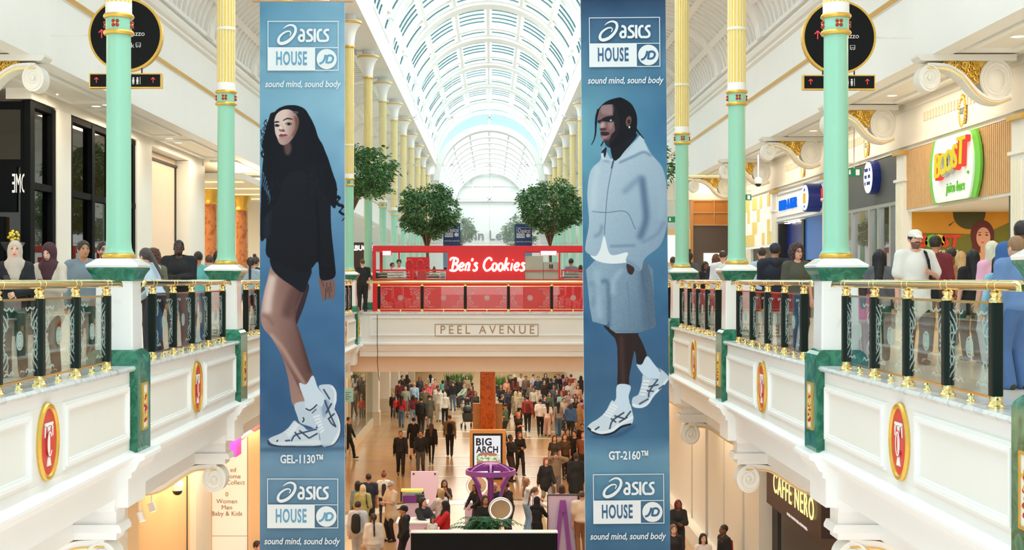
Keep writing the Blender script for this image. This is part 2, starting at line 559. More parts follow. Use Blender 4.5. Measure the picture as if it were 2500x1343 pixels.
for i in range(24):
    a0, a1 = -PI / 2 + PI * i / 24, -PI / 2 + PI * (i + 1) / 24
    pn.quad(vp(a0, 4.08, 106, ZC2), vp(a1, 4.08, 106, ZC2), vp(a1, 4.08, 150, ZC2), vp(a0, 4.08, 150, ZC2))
structure(pn, 'window_2', recalc=False)
# gable ring where the high vault ends above the low one
gr = MB(M['white'])
arcbar(gr, 105.6, 106.2, 3.85, 4.45, -PI / 2, PI / 2, 36)
arcbar(gr, 105.6, 106.2, 3.75, 4.2, -PI / 2, PI / 2, 36, ZC2)
for x in (CX - .06, ):
    gr.box(x, x + .12, 105.7, 105.9, 12.9, 14.3)
structure(gr, 'trim_6')
# end wall with store lettering
structure(MB(M['white']).box(-20, 20, 150, 150.4, ZL, 13), 'wall_end')

# gallery ceilings and shop walls (planes behind the shopfronts)
GC = 5.02
for s, nm in SIDES:
    g = MB(M['cream'], M['white'])
    g.box(hx(s, 8.0), hx(s, 17), Y0, Y1, GC, GC + .15)
    for y in COLY[:8]:
        # shallow coffer frames on the soffit
        for (a, b_) in ((y + .6, y + 6.4),):
            for (h0, h1, y0_, y1_) in ((8.15, 8.27, a, b_), (8.93, 9.05, a, b_), (8.15, 9.05, a, a + .14), (8.15, 9.05, b_ - .14, b_)):
                g.use(1).box(hx(s, h0), hx(s, h1), y0_, y1_, GC - .05, GC + .01)
    structure(g, 'ceiling_gallery_%s' % nm)
# ------------------------------------------------------------------ columns (one thing each: plinth, pedestal, cap, shaft, collar, capital)
def sq(r, z, ch=0.0):
    if not ch: return [(-r, -r, z), (r, -r, z), (r, r, z), (-r, r, z)]
    return [(-r + ch, -r, z), (r - ch, -r, z), (r, -r + ch, z), (r, r - ch, z), (r - ch, r, z), (-r + ch, r, z), (-r, r - ch, z), (-r, -r + ch, z)]
M['crestred'] = mat('crest_red', srgb(176, 40, 34), 0.4)
def make_column(detail=True):
    root = empty('gallery_column')
    MB(M['marbleg']).rings([sq(.315, -.98), sq(.315, .17), sq(.30, .21), sq(.265, .25), sq(.235, .27)]).build('plinth', root)
    MB(M['marblew']).rings([sq(.232, .26, .02), sq(.222, 1.13, .02)]).build('pedestal', root)
    c = MB(M['marbleg'])
    c.rings([sq(.232, 1.11), sq(.245, 1.125), sq(.25, 1.145), sq(.27, 1.19), sq(.298, 1.235), sq(.31, 1.25), sq(.31, 1.275)])
    c.build('pedestal_cap', root)
    MB(M['marblew']).rings([sq(.315, 1.275), sq(.322, 1.30), sq(.315, 1.31), sq(.27, 1.34), sq(.225, 1.375), sq(.2, 1.385)]).build('pedestal_top', root)
    if detail:
        g = MB(M['gold'])
        x = .315
        for (y0, y1, z0, z1) in ((-.125, .125, -.14, -.165), (-.125, .125, -.72, -.695), (-.125, -.10, -.72, -.14), (.10, .125, -.72, -.14)):
            g.box(x, x + .02, y0, y1, z0, z1)
        pf = g.build('gilt_panel', root)
        MB(M['panelw']).box(x, x + .008, -.1, .1, -.70, -.16).build('inset', pf)
        cr = MB(M['crestred'], M['gold'])
        rnd = random.Random(3)
        for k in range(26):
            yy = rnd.uniform(-.055, .055); zz = rnd.uniform(-.62, -.26)
            lim = .06 * math.sqrt(max(0, 1 - ((zz + .44) / .2) ** 2)) + .012
            yy = max(-lim, min(lim, yy))
            cr.use(k % 2).ball((x + .012, yy, zz), (.016, .018, .024), 7, 4)
        cr.build('crest', pf, smooth=True)
    MB(M['gold']).lathe([(.15, 1.38), (.19, 1.385), (.205, 1.405), (.205, 1.425), (.185, 1.45), (.15, 1.452)], 24).build('base_ring', root, smooth=True, angle=40)
    MB(M['mint']).lathe([(.19, 1.45), (.172, 1.475), (.158, 1.52), (.152, 1.60), (.150, 2.6), (.147, 4.18)], 28).build('shaft', root, smooth=True, angle=50)
    co = MB(M['gold'], M['mint'], M['white'])
    for z in (4.14, 4.345):
        co.use(0).lathe([(.15, z - .005), (.178, z), (.188, z + .02), (.188, z + .03), (.178, z + .05), (.15, z + .055)], 24)
    co.use(1).lathe([(.158, 4.18), (.158, 4.36)], 24)
    co.use(2).lathe([(.165, 4.395), (.160, 4.43), (.160, 4.53)], 24)
    cb = co.build('collar', root, smooth=True, angle=40)
    if detail:
        cr = MB(M['crestred'], M['gold'])
        for k in range(4):
            a = k * PI / 2
            for (dx, dz) in ((0, 0), (.026, .026), (-.026, .026), (.026, -.026), (-.026, -.026)):
                p = (math.cos(a) * .162 - math.sin(a) * dx, math.sin(a) * .162 + math.cos(a) * dx, 4.268 + dz)
                cr.use(1 if dx == 0 else 0).ball(p, .022, 6, 4)
        cr.build('collar_pattern', cb, smooth=True)
    # fluted upper shaft: yellow grooves between ivory fillets
    fl = MB(M['yellow'], M['flute'])
    N = 18
    r0, r1 = .160, .138
    for k in range(N):
        a0 = 2 * PI * k / N; da = 2 * PI / N
        def pt(a, r, z): return (r * math.cos(a), r * math.sin(a), z)
        seq = [(a0, r0), (a0 + da * .28, r0), (a0 + da * .40, r1), (a0 + da * .64, r1 - .006), (a0 + da * .88, r1), (a0 + da, r0)]
        for i in range(5):
            fl.use(1 if i == 0 else 0)
            (p, pr), (q, qr) = seq[i], seq[i + 1]
            fl.quad(pt(p, pr, 4.52), pt(q, qr, 4.52), pt(q, qr, 8.62), pt(p, pr, 8.62))
    fl.use(1).lathe([(.163, 5.44), (.166, 5.45), (.166, 5.48), (.163, 5.49)], 18)
    fl.build('fluted_shaft', root)
    ca = MB(M['gold'], M['white'])
    ca.use(0).lathe([(.15, 8.60), (.185, 8.61), (.19, 8.64), (.185, 8.67), (.15, 8.68)], 24)
    ca.use(1).lathe([(.165, 8.66), (.172, 8.80), (.19, 8.97), (.23, 9.14), (.30, 9.28), (.385, 9.37)], 28)
    ca.use(0).lathe([(.38, 9.365), (.415, 9.38), (.42, 9.41), (.40, 9.44)], 28)
    ca.use(1).lathe([(.40, 9.435), (.41, 9.46), (.30, 9.50), (.22, 9.55), (.22, 9.66)], 28)
    ca.build('capital', root, smooth=True, angle=35)
    return root
ORD = ['first', 'second', 'third', 'fourth', 'fifth', 'sixth', 'seventh', 'eighth', 'ninth', 'tenth', 'eleventh', 'twelfth', 'thirteenth', 'fourteenth', 'fifteenth', 'sixteenth', 'seventeenth', 'eighteenth', 'nineteenth', 'twentieth']
protoc = make_column(True)
simple = make_column(False)
used_c = [False, False]
for s, nm in SIDES:
    cnt = 0
    for i, y in enumerate(COLY):
        if i == 0 and s < 0: continue
        if y > 104: break
        far = y > 60
        pr = simple if far else protoc
        k = 1 if far else 0
        o = pr if not used_c[k] else copy_tree(pr)
        used_c[k] = True
        o.location = (hx(s, 4.425), y, 0)
        o.rotation_euler = (0, 0, 0 if s < 0 else PI)
        if i == 0:
            lab = 'green and white marble column pedestal cut by the right picture edge'
        else:
            lab = 'mint green column with gold collar and fluted yellow top, %s of the %s row' % (ORD[i - 1], nm)
        tag(o, lab, 'column', 'mint columns along the %s gallery' % nm, 'thing')

# ------------------------------------------------------------------ balustrades
def etching(mb, x0, x1, z0, z1, y):
    """etched scrolls along the upright edges and a rosette in the middle"""
    cx, cz = (x0 + x1) / 2, (z0 + z1) / 2
    w, h = x1 - x0, z1 - z0
    n = (0, 1, 0)
    def rib(pts, wd): mb.ribbon([(p[0], y, p[1]) for p in pts], wd * .75, n, .004)
    R = .085
    circ = lambda r, a0=0, a1=2 * PI, k=20, ox=cx, oz=cz: [(ox + r * math.cos(a0 + (a1 - a0) * i / k), oz + r * math.sin(a0 + (a1 - a0) * i / k)) for i in range(k + 1)]
    rib(circ(R), .018); rib(circ(R * .62), .02); rib(circ(R * .25), .03)
    for k in range(8):
        a = k * PI / 4
        rib([(cx + R * .3 * math.cos(a), cz + R * .3 * math.sin(a)), (cx + R * math.cos(a), cz + R * math.sin(a))], .016)
    for sx in (-1, 1):
        ex = cx + sx * (w / 2 - .04)
        for sz in (-1, 1):
            ez = cz + sz * (h / 2 - .05)
            X = lambda u: ex - sx * u
            Z = lambda v: ez - sz * v
            b = lambda p: [(q.x, q.y) for q in bez([(X(u), Z(v), 0) for u, v in p], 18)]
            rib(b([(.0, .34), (.06, .27), (.10, .20), (.06, .13), (.01, .16), (.03, .21), (.07, .20)]), .016)
            rib(b([(.0, .02), (.05, .06), (.12, .10), (.17, .16), (.13, .21), (.10, .17)]), .016)
            rib(b([(.08, .0), (.15, .02), (.22, .0), (.29, .03), (.34, .0)]), .018)
            rib(b([(.16, .04), (.19, .09), (.17, .14), (.20, .17)]), .013)
            rib(b([(.0, .1), (.03, .13), (.0, .17)]), .014)
        rib([(ex, cz - .1), (ex - sx * .02, cz), (ex, cz + .1)], .02)
        rib([(ex - sx * .02, cz), (ex - sx * .11, cz + .03)], .02)
        rib([(ex - sx * .02, cz), (ex - sx * .11, cz - .03)], .02)

_post = {}
def post_mesh():
    if _post: return _post
    a = MB(M['postg']).rings([sq(.048, .10, .012), sq(.048, .86, .012)]).build('post')
    b = MB(M['brass']).lathe([(.072, 0), (.072, .02), (.058, .03), (.05, .055), (.055, .07), (.045, .105), (.02, .11)], 14).build('post_foot', smooth=True, angle=35)
    c = MB(M['brass']).lathe([(.03, .855), (.055, .86), (.05, .885), (.036, .90), (.05, .925), (.05, .94), (.025, .955), (.025, .975)], 14).build('post_head', smooth=True, angle=35)
    d = MB(M['brass']).lathe([(.04, 0), (.04, .012), (.03, .02), (.026, .05), (.032, .06), (.012, .075), (.012, .085)], 12).build('glass_foot', smooth=True, angle=35)
    for k, o in (('post', a), ('post_foot', b), ('post_head', c), ('glass_foot', d)):
        _post[k] = o.data
        COL.objects.unlink(o); bpy.data.objects.remove(o)
    return _post
def inst(name, me, parent, loc):
    o = bpy.data.objects.new(name, me); o.location = loc
    return link(o, parent)
def make_balustrade(name, posts, x0, x1, ends=True):
    """local x along the rail, z from the coping; front is -y"""
    pm = post_mesh()
    root = empty(name)
    h = MB(M['brass'])
    n = 12
    pts = [(x0, .0, .955), (x0 + .0, 0, .985), (x0 + .03, 0, 1.0), (x0 + .10, 0, 1.0)] if ends else [(x0, 0, 1.0)]
    pts += [(x1 - .10, 0, 1.0), (x1 - .03, 0, 1.0), (x1, 0, .985), (x1, 0, .955)] if ends else [(x1, 0, 1.0)]
    h.tube(pts, .045, 14)
    for p in posts:                                    # couplings on the tube
        h.tube([(p - .09, 0, 1.0), (p - .085, 0, 1.0)], .0475, 14); h.tube([(p + .085, 0, 1.0), (p + .09, 0, 1.0)], .0475, 14)
    h.build('handrail', root, smooth=True, angle=40)
    for p in posts:
        po = inst('post', pm['post'], root, (p, 0, 0))
        inst('post_foot', pm['post_foot'], po, (0, 0, 0)); inst('post_head', pm['post_head'], po, (0, 0, 0))
    spans = [(a + .05, b - .05) for a, b in zip(posts[:-1], posts[1:])]
    for a, b in spans:
        g = MB(M['glass']).box(a, b, -.005, .005, .09, .85).build('glass_panel', root)
        e = MB(M['etch']); etching(e, a, b, .11, .83, -.009); e.build('etched_pattern', g)
        MB(M['brass']).box(a, b, -.010, .010, .845, .868).build('glass_trim', g); MB(M['brass']).box(a, b, -.010, .010, .075, .095).build('glass_trim', g)
        inst('glass_foot', pm['glass_foot'], g, ((a + b) / 2, 0, 0))
    return root
base = None
for s, nm in SIDES:
    for i in range(0, 6):
        y = COLY[i]
        if y + 3.5 > BR0 - 1: break
        if base is None:
            base = make_balustrade('glass_balustrade', [-2.4, -1.2, 0, 1.2, 2.4], -2.95, 2.95)
            o = base
        else:
            o = copy_tree(base)
        o.location = (hx(s, 4.275), y + 3.5, .08)
        o.rotation_euler = (0, 0, -PI / 2 if s < 0 else PI / 2)
        if s < 0: o.rotation_euler = (0, 0, PI / 2)
        else: o.rotation_euler = (0, 0, -PI / 2)
        tag(o, 'brass railed etched glass balustrade of the %s gallery, %s bay from the front' % (nm, ORD[i]), 'balustrade', 'glass balustrades of the %s gallery' % nm)
bb = make_balustrade('glass_balustrade', [-3.77 + 1.446 * k for k in range(6)], -4.18, 3.9, ends=False)
bb.location = (0, BR0 + .05, .04)
tag(bb, 'brass railed etched glass balustrade on the bridge before the red kiosk', 'balustrade')

# ------------------------------------------------------------------ oval crests on the fascias
def text_mesh(name, body, size, mats, parent=None, extrude=0.0, shear=0.0, offset=0.0, sx=1.0, align='CENTER', spacing=1.0, mirror=False, valign='BOTTOM_BASELINE', res=3):
    cu = bpy.data.curves.new(name, 'FONT')
    cu.body = body; cu.size = size; cu.extrude = extrude; cu.shear = shear; cu.offset = offset
    cu.align_x = align; cu.align_y = valign; cu.space_character = spacing; cu.resolution_u = res
    ob = bpy.data.objects.new(name, cu)
    COL.objects.link(ob)
    bpy.context.view_layer.update()
    me = bpy.data.meshes.new_from_object(ob.evaluated_get(bpy.context.evaluated_depsgraph_get()))
    COL.objects.unlink(ob); bpy.data.objects.remove(ob)
    me.name = name
    # text lies in local xy: stand it up so that it reads from -y
    mtx = Matrix.Scale(sx * (-1 if mirror else 1), 4, (1, 0, 0)) @ Matrix.Identity(4)
    me.transform(Matrix.Rotation(PI / 2, 4, 'X') @ mtx)
    me.materials.clear()
    for m_ in mats if isinstance(mats, (list, tuple)) else [mats]: me.materials.append(m_)
    o = bpy.data.objects.new(name, me)
    return link(o, parent)

def ell(rx, rz, y, n=32): return [(rx * math.cos(2 * PI * i / n), y, rz * math.sin(2 * PI * i / n)) for i in range(n)]
def make_crest():
    root = empty('oval_crest')                         # reads from -y
    g = MB(M['gold'])
    g.rings([ell(.315, .39, 0), ell(.315, .39, -.025), ell(.298, .373, -.045), ell(.28, .355, -.032), ell(.265, .34, -.042), ell(.252, .327, -.028), ell(.252, .327, -.018)], cap0=True, cap1=False)
    g.build('oval_frame', root, smooth=True, angle=30)
    MB(M['redem']).rings([ell(.255, .33, -.005), ell(.255, .33, -.022)]).build('red_field', root)
    t = MB(M['white'])
    y0, y1 = -.034, -.024
    def pl(pts): 
        k = len(pts)
        t.add([(x, y0, z) for x, z in pts] + [(x, y1, z) for x, z in pts], [tuple(range(k)), tuple(range(k, 2 * k))[::-1]] + [(i, (i + 1) % k, k + (i + 1) % k, k + i) for i in range(k)])
    pl([(-.125, .19), (.125, .19), (.125, .155), (-.125, .155)])
    pl([(-.125, .16), (-.095, .16), (-.11, .06), (-.125, .05)]); pl([(.125, .16), (.095, .16), (.11, .06), (.125, .05)])
    pl([(-.04, .16), (.04, .16), (.026, .10), (.024, -.15), (-.024, -.15), (-.026, .10)])
    pl([(-.03, -.15), (.03, -.15), (.06, -.235), (-.06, -.235)])
    rib = [(.062 * math.cos(a), -.029, -.02 + .115 * math.sin(a)) for a in [PI * .2 + PI * 1.6 * i / 20 for i in range(21)]]
    k_ = MB(M['redem']); k_.ribbon([(x, -.0365, z) for x, y, z in rib], .034, (0, 1, 0), .004); k_.build('monogram_outline', root)
    t.ribbon([(x, -.040, z) for x, y, z in rib], .018, (0, 1, 0), .004)
    t.build('monogram', root, recalc=True)
    return root
cr0 = None
for s, nm in SIDES:
    for i in range(0, 5):
        y = COLY[i] + 3.5
        if y > BR0 - 1: break
        o = cr0 if cr0 is not None and False else (make_crest() if cr0 is None else copy_tree(cr0))
        if cr0 is None: cr0 = o
        o.location = (hx(s, 4.21), y, -.47)
        o.rotation_euler = (0, 0, PI / 2 if s < 0 else -PI / 2)
        tag(o, 'red and gold oval crest on the %s gallery front, %s from the camera' % (nm, ORD[i]), 'emblem', 'oval crests on the gallery fronts')

# ------------------------------------------------------------------ scrolled brackets
def spiral(cx, cz, r0, r1, a0, turns, n=40):
    return [(cx + (r0 + (r1 - r0) * i / n) * math.cos(a0 + turns * 2 * PI * i / n), cz + (r0 + (r1 - r0) * i / n) * math.sin(a0 + turns * 2 * PI * i / n)) for i in range(n + 1)]
def make_bracket(pale, with_slab):
    """local +x runs from the scroll out to the wall, scroll centre at the origin"""
    root = empty('scroll_bracket')
    T = .17
    sc = MB(pale)
    yf = lambda x, y, z: (x, z, y)
    sc.lathe([(.235, -T), (.235, T)], 26, fn=lambda x, y, z: (x, z, y))
    for sg in (-1, 1):
        sp = spiral(0, 0, .225, .03, PI / 2, -2.2)
        sc.tube([(a, sg * T, b) for a, b in sp], [.028 * (1 - .5 * i / 40) for i in range(41)], 6)
        sc.lathe([(.05, 0), (.045, .03), (.02, .045)], 12, fn=lambda x, y, z, q=sg: (x, q * (T + z), y))
    sc.build('scroll', root, smooth=True, angle=45)
    dr = 1 if with_slab else .6
    arm = bez([(-.05, 0, .20), (.12, 0, .20), (.42, 0, .17), (.72, 0, .02), (.98, 0, -.22 * dr), (1.22, 0, -.36 * dr), (1.5, 0, -.40 * dr), (1.75, 0, -.33 * dr)], 40)
    ab = MB(pale, M['goldm'])
    ab.ribbon([(p.x, p.y, p.z) for p in arm], .0, (0, 1, 0), 0) if False else None
    th = [.10] * len(arm)
    ab.ribbon(arm, .11, (0, 1, 0), 2 * T)
    for sg in (-1, 1):
        ab.use(1).ribbon([p + Vector((0, sg * (T + .004), -.035)) for p in arm], .018, (0, 1, 0), .014)
        ab.use(0).ribbon([p + Vector((0, sg * (T + .004), .03)) for p in arm], .05, (0, 1, 0), .03)
    ab.build('arm', root)
    if with_slab:
        rd = MB(pale)
        rd.lathe([(.36, -T * .8), (.36, T * .8)], 30, fn=lambda x, y, z: (x + 1.45, z, y - .02))
        for sg in (-1, 1):
            for r in (.33, .27, .20):
                rd.tube([(1.45 + r * math.cos(a), sg * T * .8, -.02 + r * math.sin(a)) for a in [2 * PI * i / 28 for i in range(28)]], .022, 6, closed=True)
            rd.lathe([(.19, 0), (.15, .03), (.05, .05)], 24, fn=lambda x, y, z, q=sg: (x + 1.45, q * (T * .8 + z), y - .02))
        rd.build('roundel', root, smooth=True, angle=40)
    gl = MB(M['gold'])
    rnd = random.Random(5)
    for k in range(70):
        u = rnd.random(); v = rnd.random()
        x = .35 + u * .85
        zt = .26
        zb = (.16 - .42 * max(0, (x - .45)) ) + .04 if x < 1.1 else -.05
        z = zb + (zt - zb) * v
        if (x - 1.45) ** 2 + (z + .02) ** 2 < .40 ** 2: continue
        a0 = rnd.uniform(0, 6.3)
        for sg in (-1, 1):
            gl.tube([(x + r * math.cos(a), sg * (T * .55 + .02), z + r * math.sin(a)) for r, a in [(.055 - .006 * i, a0 + i * .75) for i in range(8)]], [.016 - .0012 * i for i in range(8)], 5)
    gl.use(0).prism([(.30, .29), (1.3, .29), (1.12, -.1), (.85, .0), (.6, .14)], -T * .5, T * .5, lambda a, b_, t_: (a, t_, b_))
    gl.build('gilt_leaves', root, smooth=True, angle=50)
    if with_slab:
        sl = MB(pale)
        sl.prism([(-.22, .31), (-.27, .36), (-.27, .40), (1.85, .40), (1.85, .29), (-.18, .29)], -.21, .21, lambda a, b_, t_: (a, t_, b_))
        sl.build('top_slab', root)
    return root
bu = bl = None
for s, nm in SIDES:
    for i, y in enumerate(COLY[:9]):
        # upper brackets between beam and shop wall
        if (s > 0 and 1 <= i <= 6) or (s < 0 and i == 2):
            o = make_bracket(M['panelw'], True) if bu is None else copy_tree(bu)
            if bu is None: bu = o
            o.location = (hx(s, 7.72), y, 4.60); o.scale = (.8, 1, 1)
            o.rotation_euler = (0, 0, 0 if s > 0 else PI)
            tag(o, 'cream scroll bracket with gilt leaves under the %s gallery ceiling, %s from the camera' % (nm, ORD[i - (1 if s > 0 else 2)]), 'bracket', 'gilded scroll brackets on the upper %s' % nm)
        if i in (1, 2, 3, 4) and y < BR0:
            o = make_bracket(M['panelw'], False) if bl is None else copy_tree(bl)
            if bl is None: bl = o
            o.location = (hx(s, 4.60), y, -2.31); o.scale = (.86, 1, 1)
            o.rotation_euler = (0, 0, 0 if s > 0 else PI)
            tag(o, 'cream scroll bracket below the edge of the %s gallery, %s from the camera' % (nm, ORD[i - 1]), 'bracket', 'scroll brackets under the %s gallery' % nm)
# ------------------------------------------------------------------ the bridge and its red kiosk
br = MB(M['white'], M['panelw'], M['coping'], M['peach'])
xl, xr = hx(-1, 4.25), hx(1, 4.25)
br.use(1).box(xl - 1, xr + 1, BR0 + .2, BR1 - .2, -1.35, -.02)
br.use(2).box(xl, xr, BR0 - .06, BR0 + .35, -.03, .04)
Q = lambda a, b_, t_: (t_, a, b_)
br.use(0).prism([(BR0, -.03), (BR0, -.97), (BR0 - .06, -1.0), (BR0 - .06, -1.05), (BR0, -1.1), (BR0 + .05, -1.2), (BR0 + .08, -1.22), (BR0 + .08, -1.26), (BR0 + .14, -1.28), (BR0 + .14, -1.46),
                 (BR0 + .5, -1.46), (BR0 + .5, -.03)], xl, xr, Q)
br.use(3).box(xl - 1, xr + 1, BR0 + .55, BR0 + 1.2, -2.0, -1.3)
br.use(1)
br.box(xl + .1, xr - .1, BR0 - .005, BR0 + .02, -.85, -.12)
br.use(0)
def frame_x(mb, xa, xb, za, zb, y, w, d):
    for (o_, w_, d_) in ((0, w, d * .55), (w * .35, w * .38, d)):
        a, b_, c_, e_ = xa + o_, xb - o_, za + o_, zb - o_
        mb.box(a, b_, y - d_, y, e_ - w_, e_); mb.box(a, b_, y - d_, y, c_, c_ + w_)
        mb.box(a, a + w_, y - d_, y, c_ + w_, e_ - w_); mb.box(b_ - w_, b_, y - d_, y, c_ + w_, e_ - w_)
frame_x(br, xl + .35, xr - .35, -.78, -.10, BR0, .09, .04)
structure(br, 'trim_7')
structure(MB(M['floorw']).box(xl - .2, xr + .2, BR0 + .3, BR1, -.2, 0.0), 'floor_bridge')
# street name plate
M['bronze'] = mat('bronze_lettering', srgb(172, 134, 96), 0.4)
pl = empty('street_name_plate', px(1188, 806, BR0), 0, 'pale street name plate reading PEEL AVENUE on the bridge front', 'sign')
W, H = 1.71, .185
MB(M['white']).box(-W, W, -.03, .0, -H, H).build('plate', pl)
b2 = MB(M['bronze'])
frame_x(b2, -W - .02, W + .02, -H - .02, H + .02, -.03, .02, .02)
b2.build('border', pl)
tm = text_mesh('lettering', 'PEEL AVENUE', .40, M['bronze'], pl, extrude=.006, spacing=1.48, sx=.94, valign='CENTER')
tm.location = (0.02, -.035, 0)
# thin cable hanging down the bridge front
cb = MB(M['char']).tube([(px(921, 768, 46.7)), (px(921, 840, 46.75)), (px(922, 862, 46.82)), (px(921, 885, 46.9)), (px(924, 912, 46.9)), (px(926, 930, 46.9))], .012, 6).build('hanging_cable')
tag(cb, 'thin dark cable hanging down the white bridge front', 'cable')

KY = 49.6                        # kiosk front
def kx(x, d=KY): return (x - 1200) * d / F
def kz(y, d=KY): return EYE - (y - 682) * d / F
k0, k1 = kx(910), kx(910) + 7.95
ki = empty('cookie_kiosk', ((k0 + k1) / 2, KY, 0), 0, 'red open kiosk with glowing white script lettering standing on the bridge', 'kiosk')
off = Vector(((k0 + k1) / 2, KY, 0))
def kb(mb, x0, x1, y0, y1, z0, z1): return mb.box(x0 - off.x, x1 - off.x, y0 - off.y, y1 - off.y, z0, z1)
KD = 3.2
topz, tb = kz(600), kz(613)
f = MB(M['red'])
kb(f, k0, k1, KY, KY + .2, tb, topz); kb(f, k0, k1, KY + KD - .2, KY + KD, tb, topz)
kb(f, k0, k0 + .2, KY, KY + KD, tb, topz); kb(f, k1 - .2, k1, KY, KY + KD, tb, topz)
for x in (k0, k1 - .11):
    for y in (KY, KY + KD - .11):
        kb(f, x, x + .11, y, y + .11, 0, topz)
for x in (968, ):
    kb(f, kx(x), kx(x) + .05, KY + 1.0, KY + 1.05, 1.1, tb)
f.build('frame', ki)
f = MB(M['red'])
kb(f, kx(1093), kx(1281), KY - .04, KY + .25, 0.0, tb + .02)
kb(f, k0 + .05, k1 - .05, KY + .0, KY + .3, 0, kz(682))
kb(f, k0 + .05, k1 - .05, KY + KD - .3, KY + KD, 0, 1.0)
f.build('counter_front', ki)
f = MB(M['steel'])
kb(f, k0 + .1, k1 - .1, KY + .3, KY + .7, 0.9, 0.95)
f.build('worktop', ki)
# glazed display with trays
f = MB(M['red'])
for (a, b_) in ((912, 1003), (1006, 1092), (1370, 1466)):
    xa, xb = kx(a), kx(b_)
    kb(f, xa, xb, KY - .02, KY + .05, kz(662), kz(658)); kb(f, xa, xa + .05, KY - .02, KY + .05, kz(684), kz(658)); kb(f, xb - .05, xb, KY - .02, KY + .05, kz(684), kz(658))
    kb(f, xa, xb, KY - .02, KY + .05, kz(685), kz(682))
df = f.build('display_frame', ki)
f = MB(M['glass'])
for (a, b_) in ((912, 1003), (1006, 1092), (1370, 1466)):
    kb(f, kx(a), kx(b_), KY, KY + .01, kz(683), kz(660))
f.build('display_glass', df)
M['cookie'] = mat('biscuit_brown', srgb(190, 140, 95), 0.7, noise=.3, scale=30)
f = MB(M['steel'], M['cookie'])
for (a, b_) in ((920, 998), (1040, 1088), (1376, 1460)):
    for q in range(3):
        f.use(0); kb(f, kx(a), kx(b_), KY + .08 + .05 * q, KY + .28, kz(681) + .1 * q, kz(681) + .1 * q + .015)
        f.use(1); kb(f, kx(a) + .1, kx(b_) - .2, KY + .08 + .05 * q, KY + .25, kz(681) + .1 * q + .015, kz(681) + .1 * q + .045)
f.build('display_trays', ki)
f = MB(M['lampc'], M['red'])
for (a, b_) in ((932, 951), (1322, 1360)):
    f.use(0); kb(f, kx(a), kx(b_), KY + .5, KY + .54, kz(622), kz(611))
    f.use(1); kb(f, kx(a) - .03, kx(b_) + .03, KY + .54, KY + .6, kz(623), kz(610))
f.build('menu_light', ki)
# red rear cabinet with curled tubes
f = MB(M['red'])
kb(f, kx(985), kx(1042), KY + 1.8, KY + 2.3, 0, kz(626))
kc = f.build('rear_cabinet', ki)
M['pinkred'] = mat('pale_red_line', srgb(240, 90, 96), .4)
f = MB(M['pinkred'])
for cx_ in (992, 1020):
    x = kx(cx_) - off.x
    f.tube([(x + .12 * math.cos(a) , 1.77, 1.68 + .16 * math.sin(a)) for a in [PI * i / 10 for i in range(11)]] + [(x - .12, 1.77, 1.2)], .02, 6)
    f.tube([(x + .25 + .1 * math.cos(a), 1.77, 1.5 + .12 * math.sin(a)) for a in [2 * PI * i / 14 for i in range(14)]], .015, 6, closed=True)
f.build('cookie_outline', kc)
M['taupe'] = mat('taupe_panel', srgb(172, 164, 146), .5)
f = MB(M['taupe'])
kb(f, kx(1282), kx(1326), KY + .02, KY + .6, kz(682), kz(625)); kb(f, kx(1327), kx(1364), KY + .02, KY + .6, kz(682), kz(640))
f.build('oven_unit', ki)
f = MB(M['black']); kb(f, kx(1341), kx(1344), KY - .02, KY + .03, kz(655), kz(646)); kb(f, kx(1346), kx(1350), KY - .02, KY + .03, kz(655), kz(646)); f.build('logo', ki)
f = MB(M['red']); kb(f, kx(1282), kx(1366), KY - .03, KY + .03, kz(662), kz(660)); kb(f, kx(1364), kx(1368), KY - .03, KY + .03, kz(684), kz(614)); f.build('rail', ki)
# neon lettering, brush strokes
M['neon'] = emis('neon_cream', (1.0, 0.90, 0.62), 3.2)
L = {
 'B': [[(.30, 0), (.42, .5), (.55, 1.0)], [(.08, .82), (.25, 1.0), (.6, 1.02), (.92, .9), (.88, .66), (.55, .55)], [(.5, .54), (.85, .45), (.9, .2), (.65, .02), (.28, .0), (.02, .06)]],
 'e': [[(.18, .28), (.5, .34), (.62, .5), (.45, .62), (.2, .45), (.12, .2), (.3, .02), (.62, .14)]],
 'n': [[(.12, 0), (.25, .58)], [(.2, .38), (.45, .62), (.6, .5), (.5, .12), (.62, .02)], [(.5, .1), (.35, 0.0)]],
 "'": [[(.16, .98), (.24, .9), (.16, .76)]],
 's': [[(.62, .56), (.42, .62), (.28, .5), (.5, .3), (.46, .08), (.22, .0), (.08, .1)]],
 'C': [[(1.0, .78), (.9, .98), (.6, 1.0), (.25, .7), (.16, .3), (.4, .02), (.75, .08), (.95, .25)]],
 'o': [[(.45, .62), (.2, .5), (.12, .2), (.3, .0), (.55, .15), (.6, .45), (.45, .62)]],
 'k': [[(.1, 0), (.25, .6), (.38, 1.05)], [(.66, .62), (.42, .5), (.24, .32), (.42, .2), (.55, .0)]],
 'i': [[(.14, 0), (.28, .6)], [(.36, .86), (.38, .88)]],
}
ADV = {'B': .95, 'e': .66, 'n': .68, "'": .2, 's': .68, 'C': .95, 'o': .66, 'k': .68, 'i': .40, ' ': .45}
def brush(text, parent, x0, z0, hgt, total, y, m_, name):
    mb = MB(m_)
    tot = sum(ADV[c] for c in text)
    k = total / tot
    x = x0
    for c in text:
        for st in L.get(c, []):
            p = [(x + u * k, y, z0 + v * hgt) for u, v in st]
            p = bez(p, 6 * len(p)) if len(p) > 2 else [Vector(q) for q in p]
            nn = len(p)
            mb.tube(p, [.031 + .008 * math.sin(PI * i / max(1, nn - 1)) for i in range(nn)], 7)
        x += ADV[c] * k
    return mb.build(name, parent, smooth=True)
brush("Ben's Cookies", ki, kx(1097) - off.x, kz(661), .44, kx(1283) - kx(1097), -.07, M['neon'], 'neon_lettering')
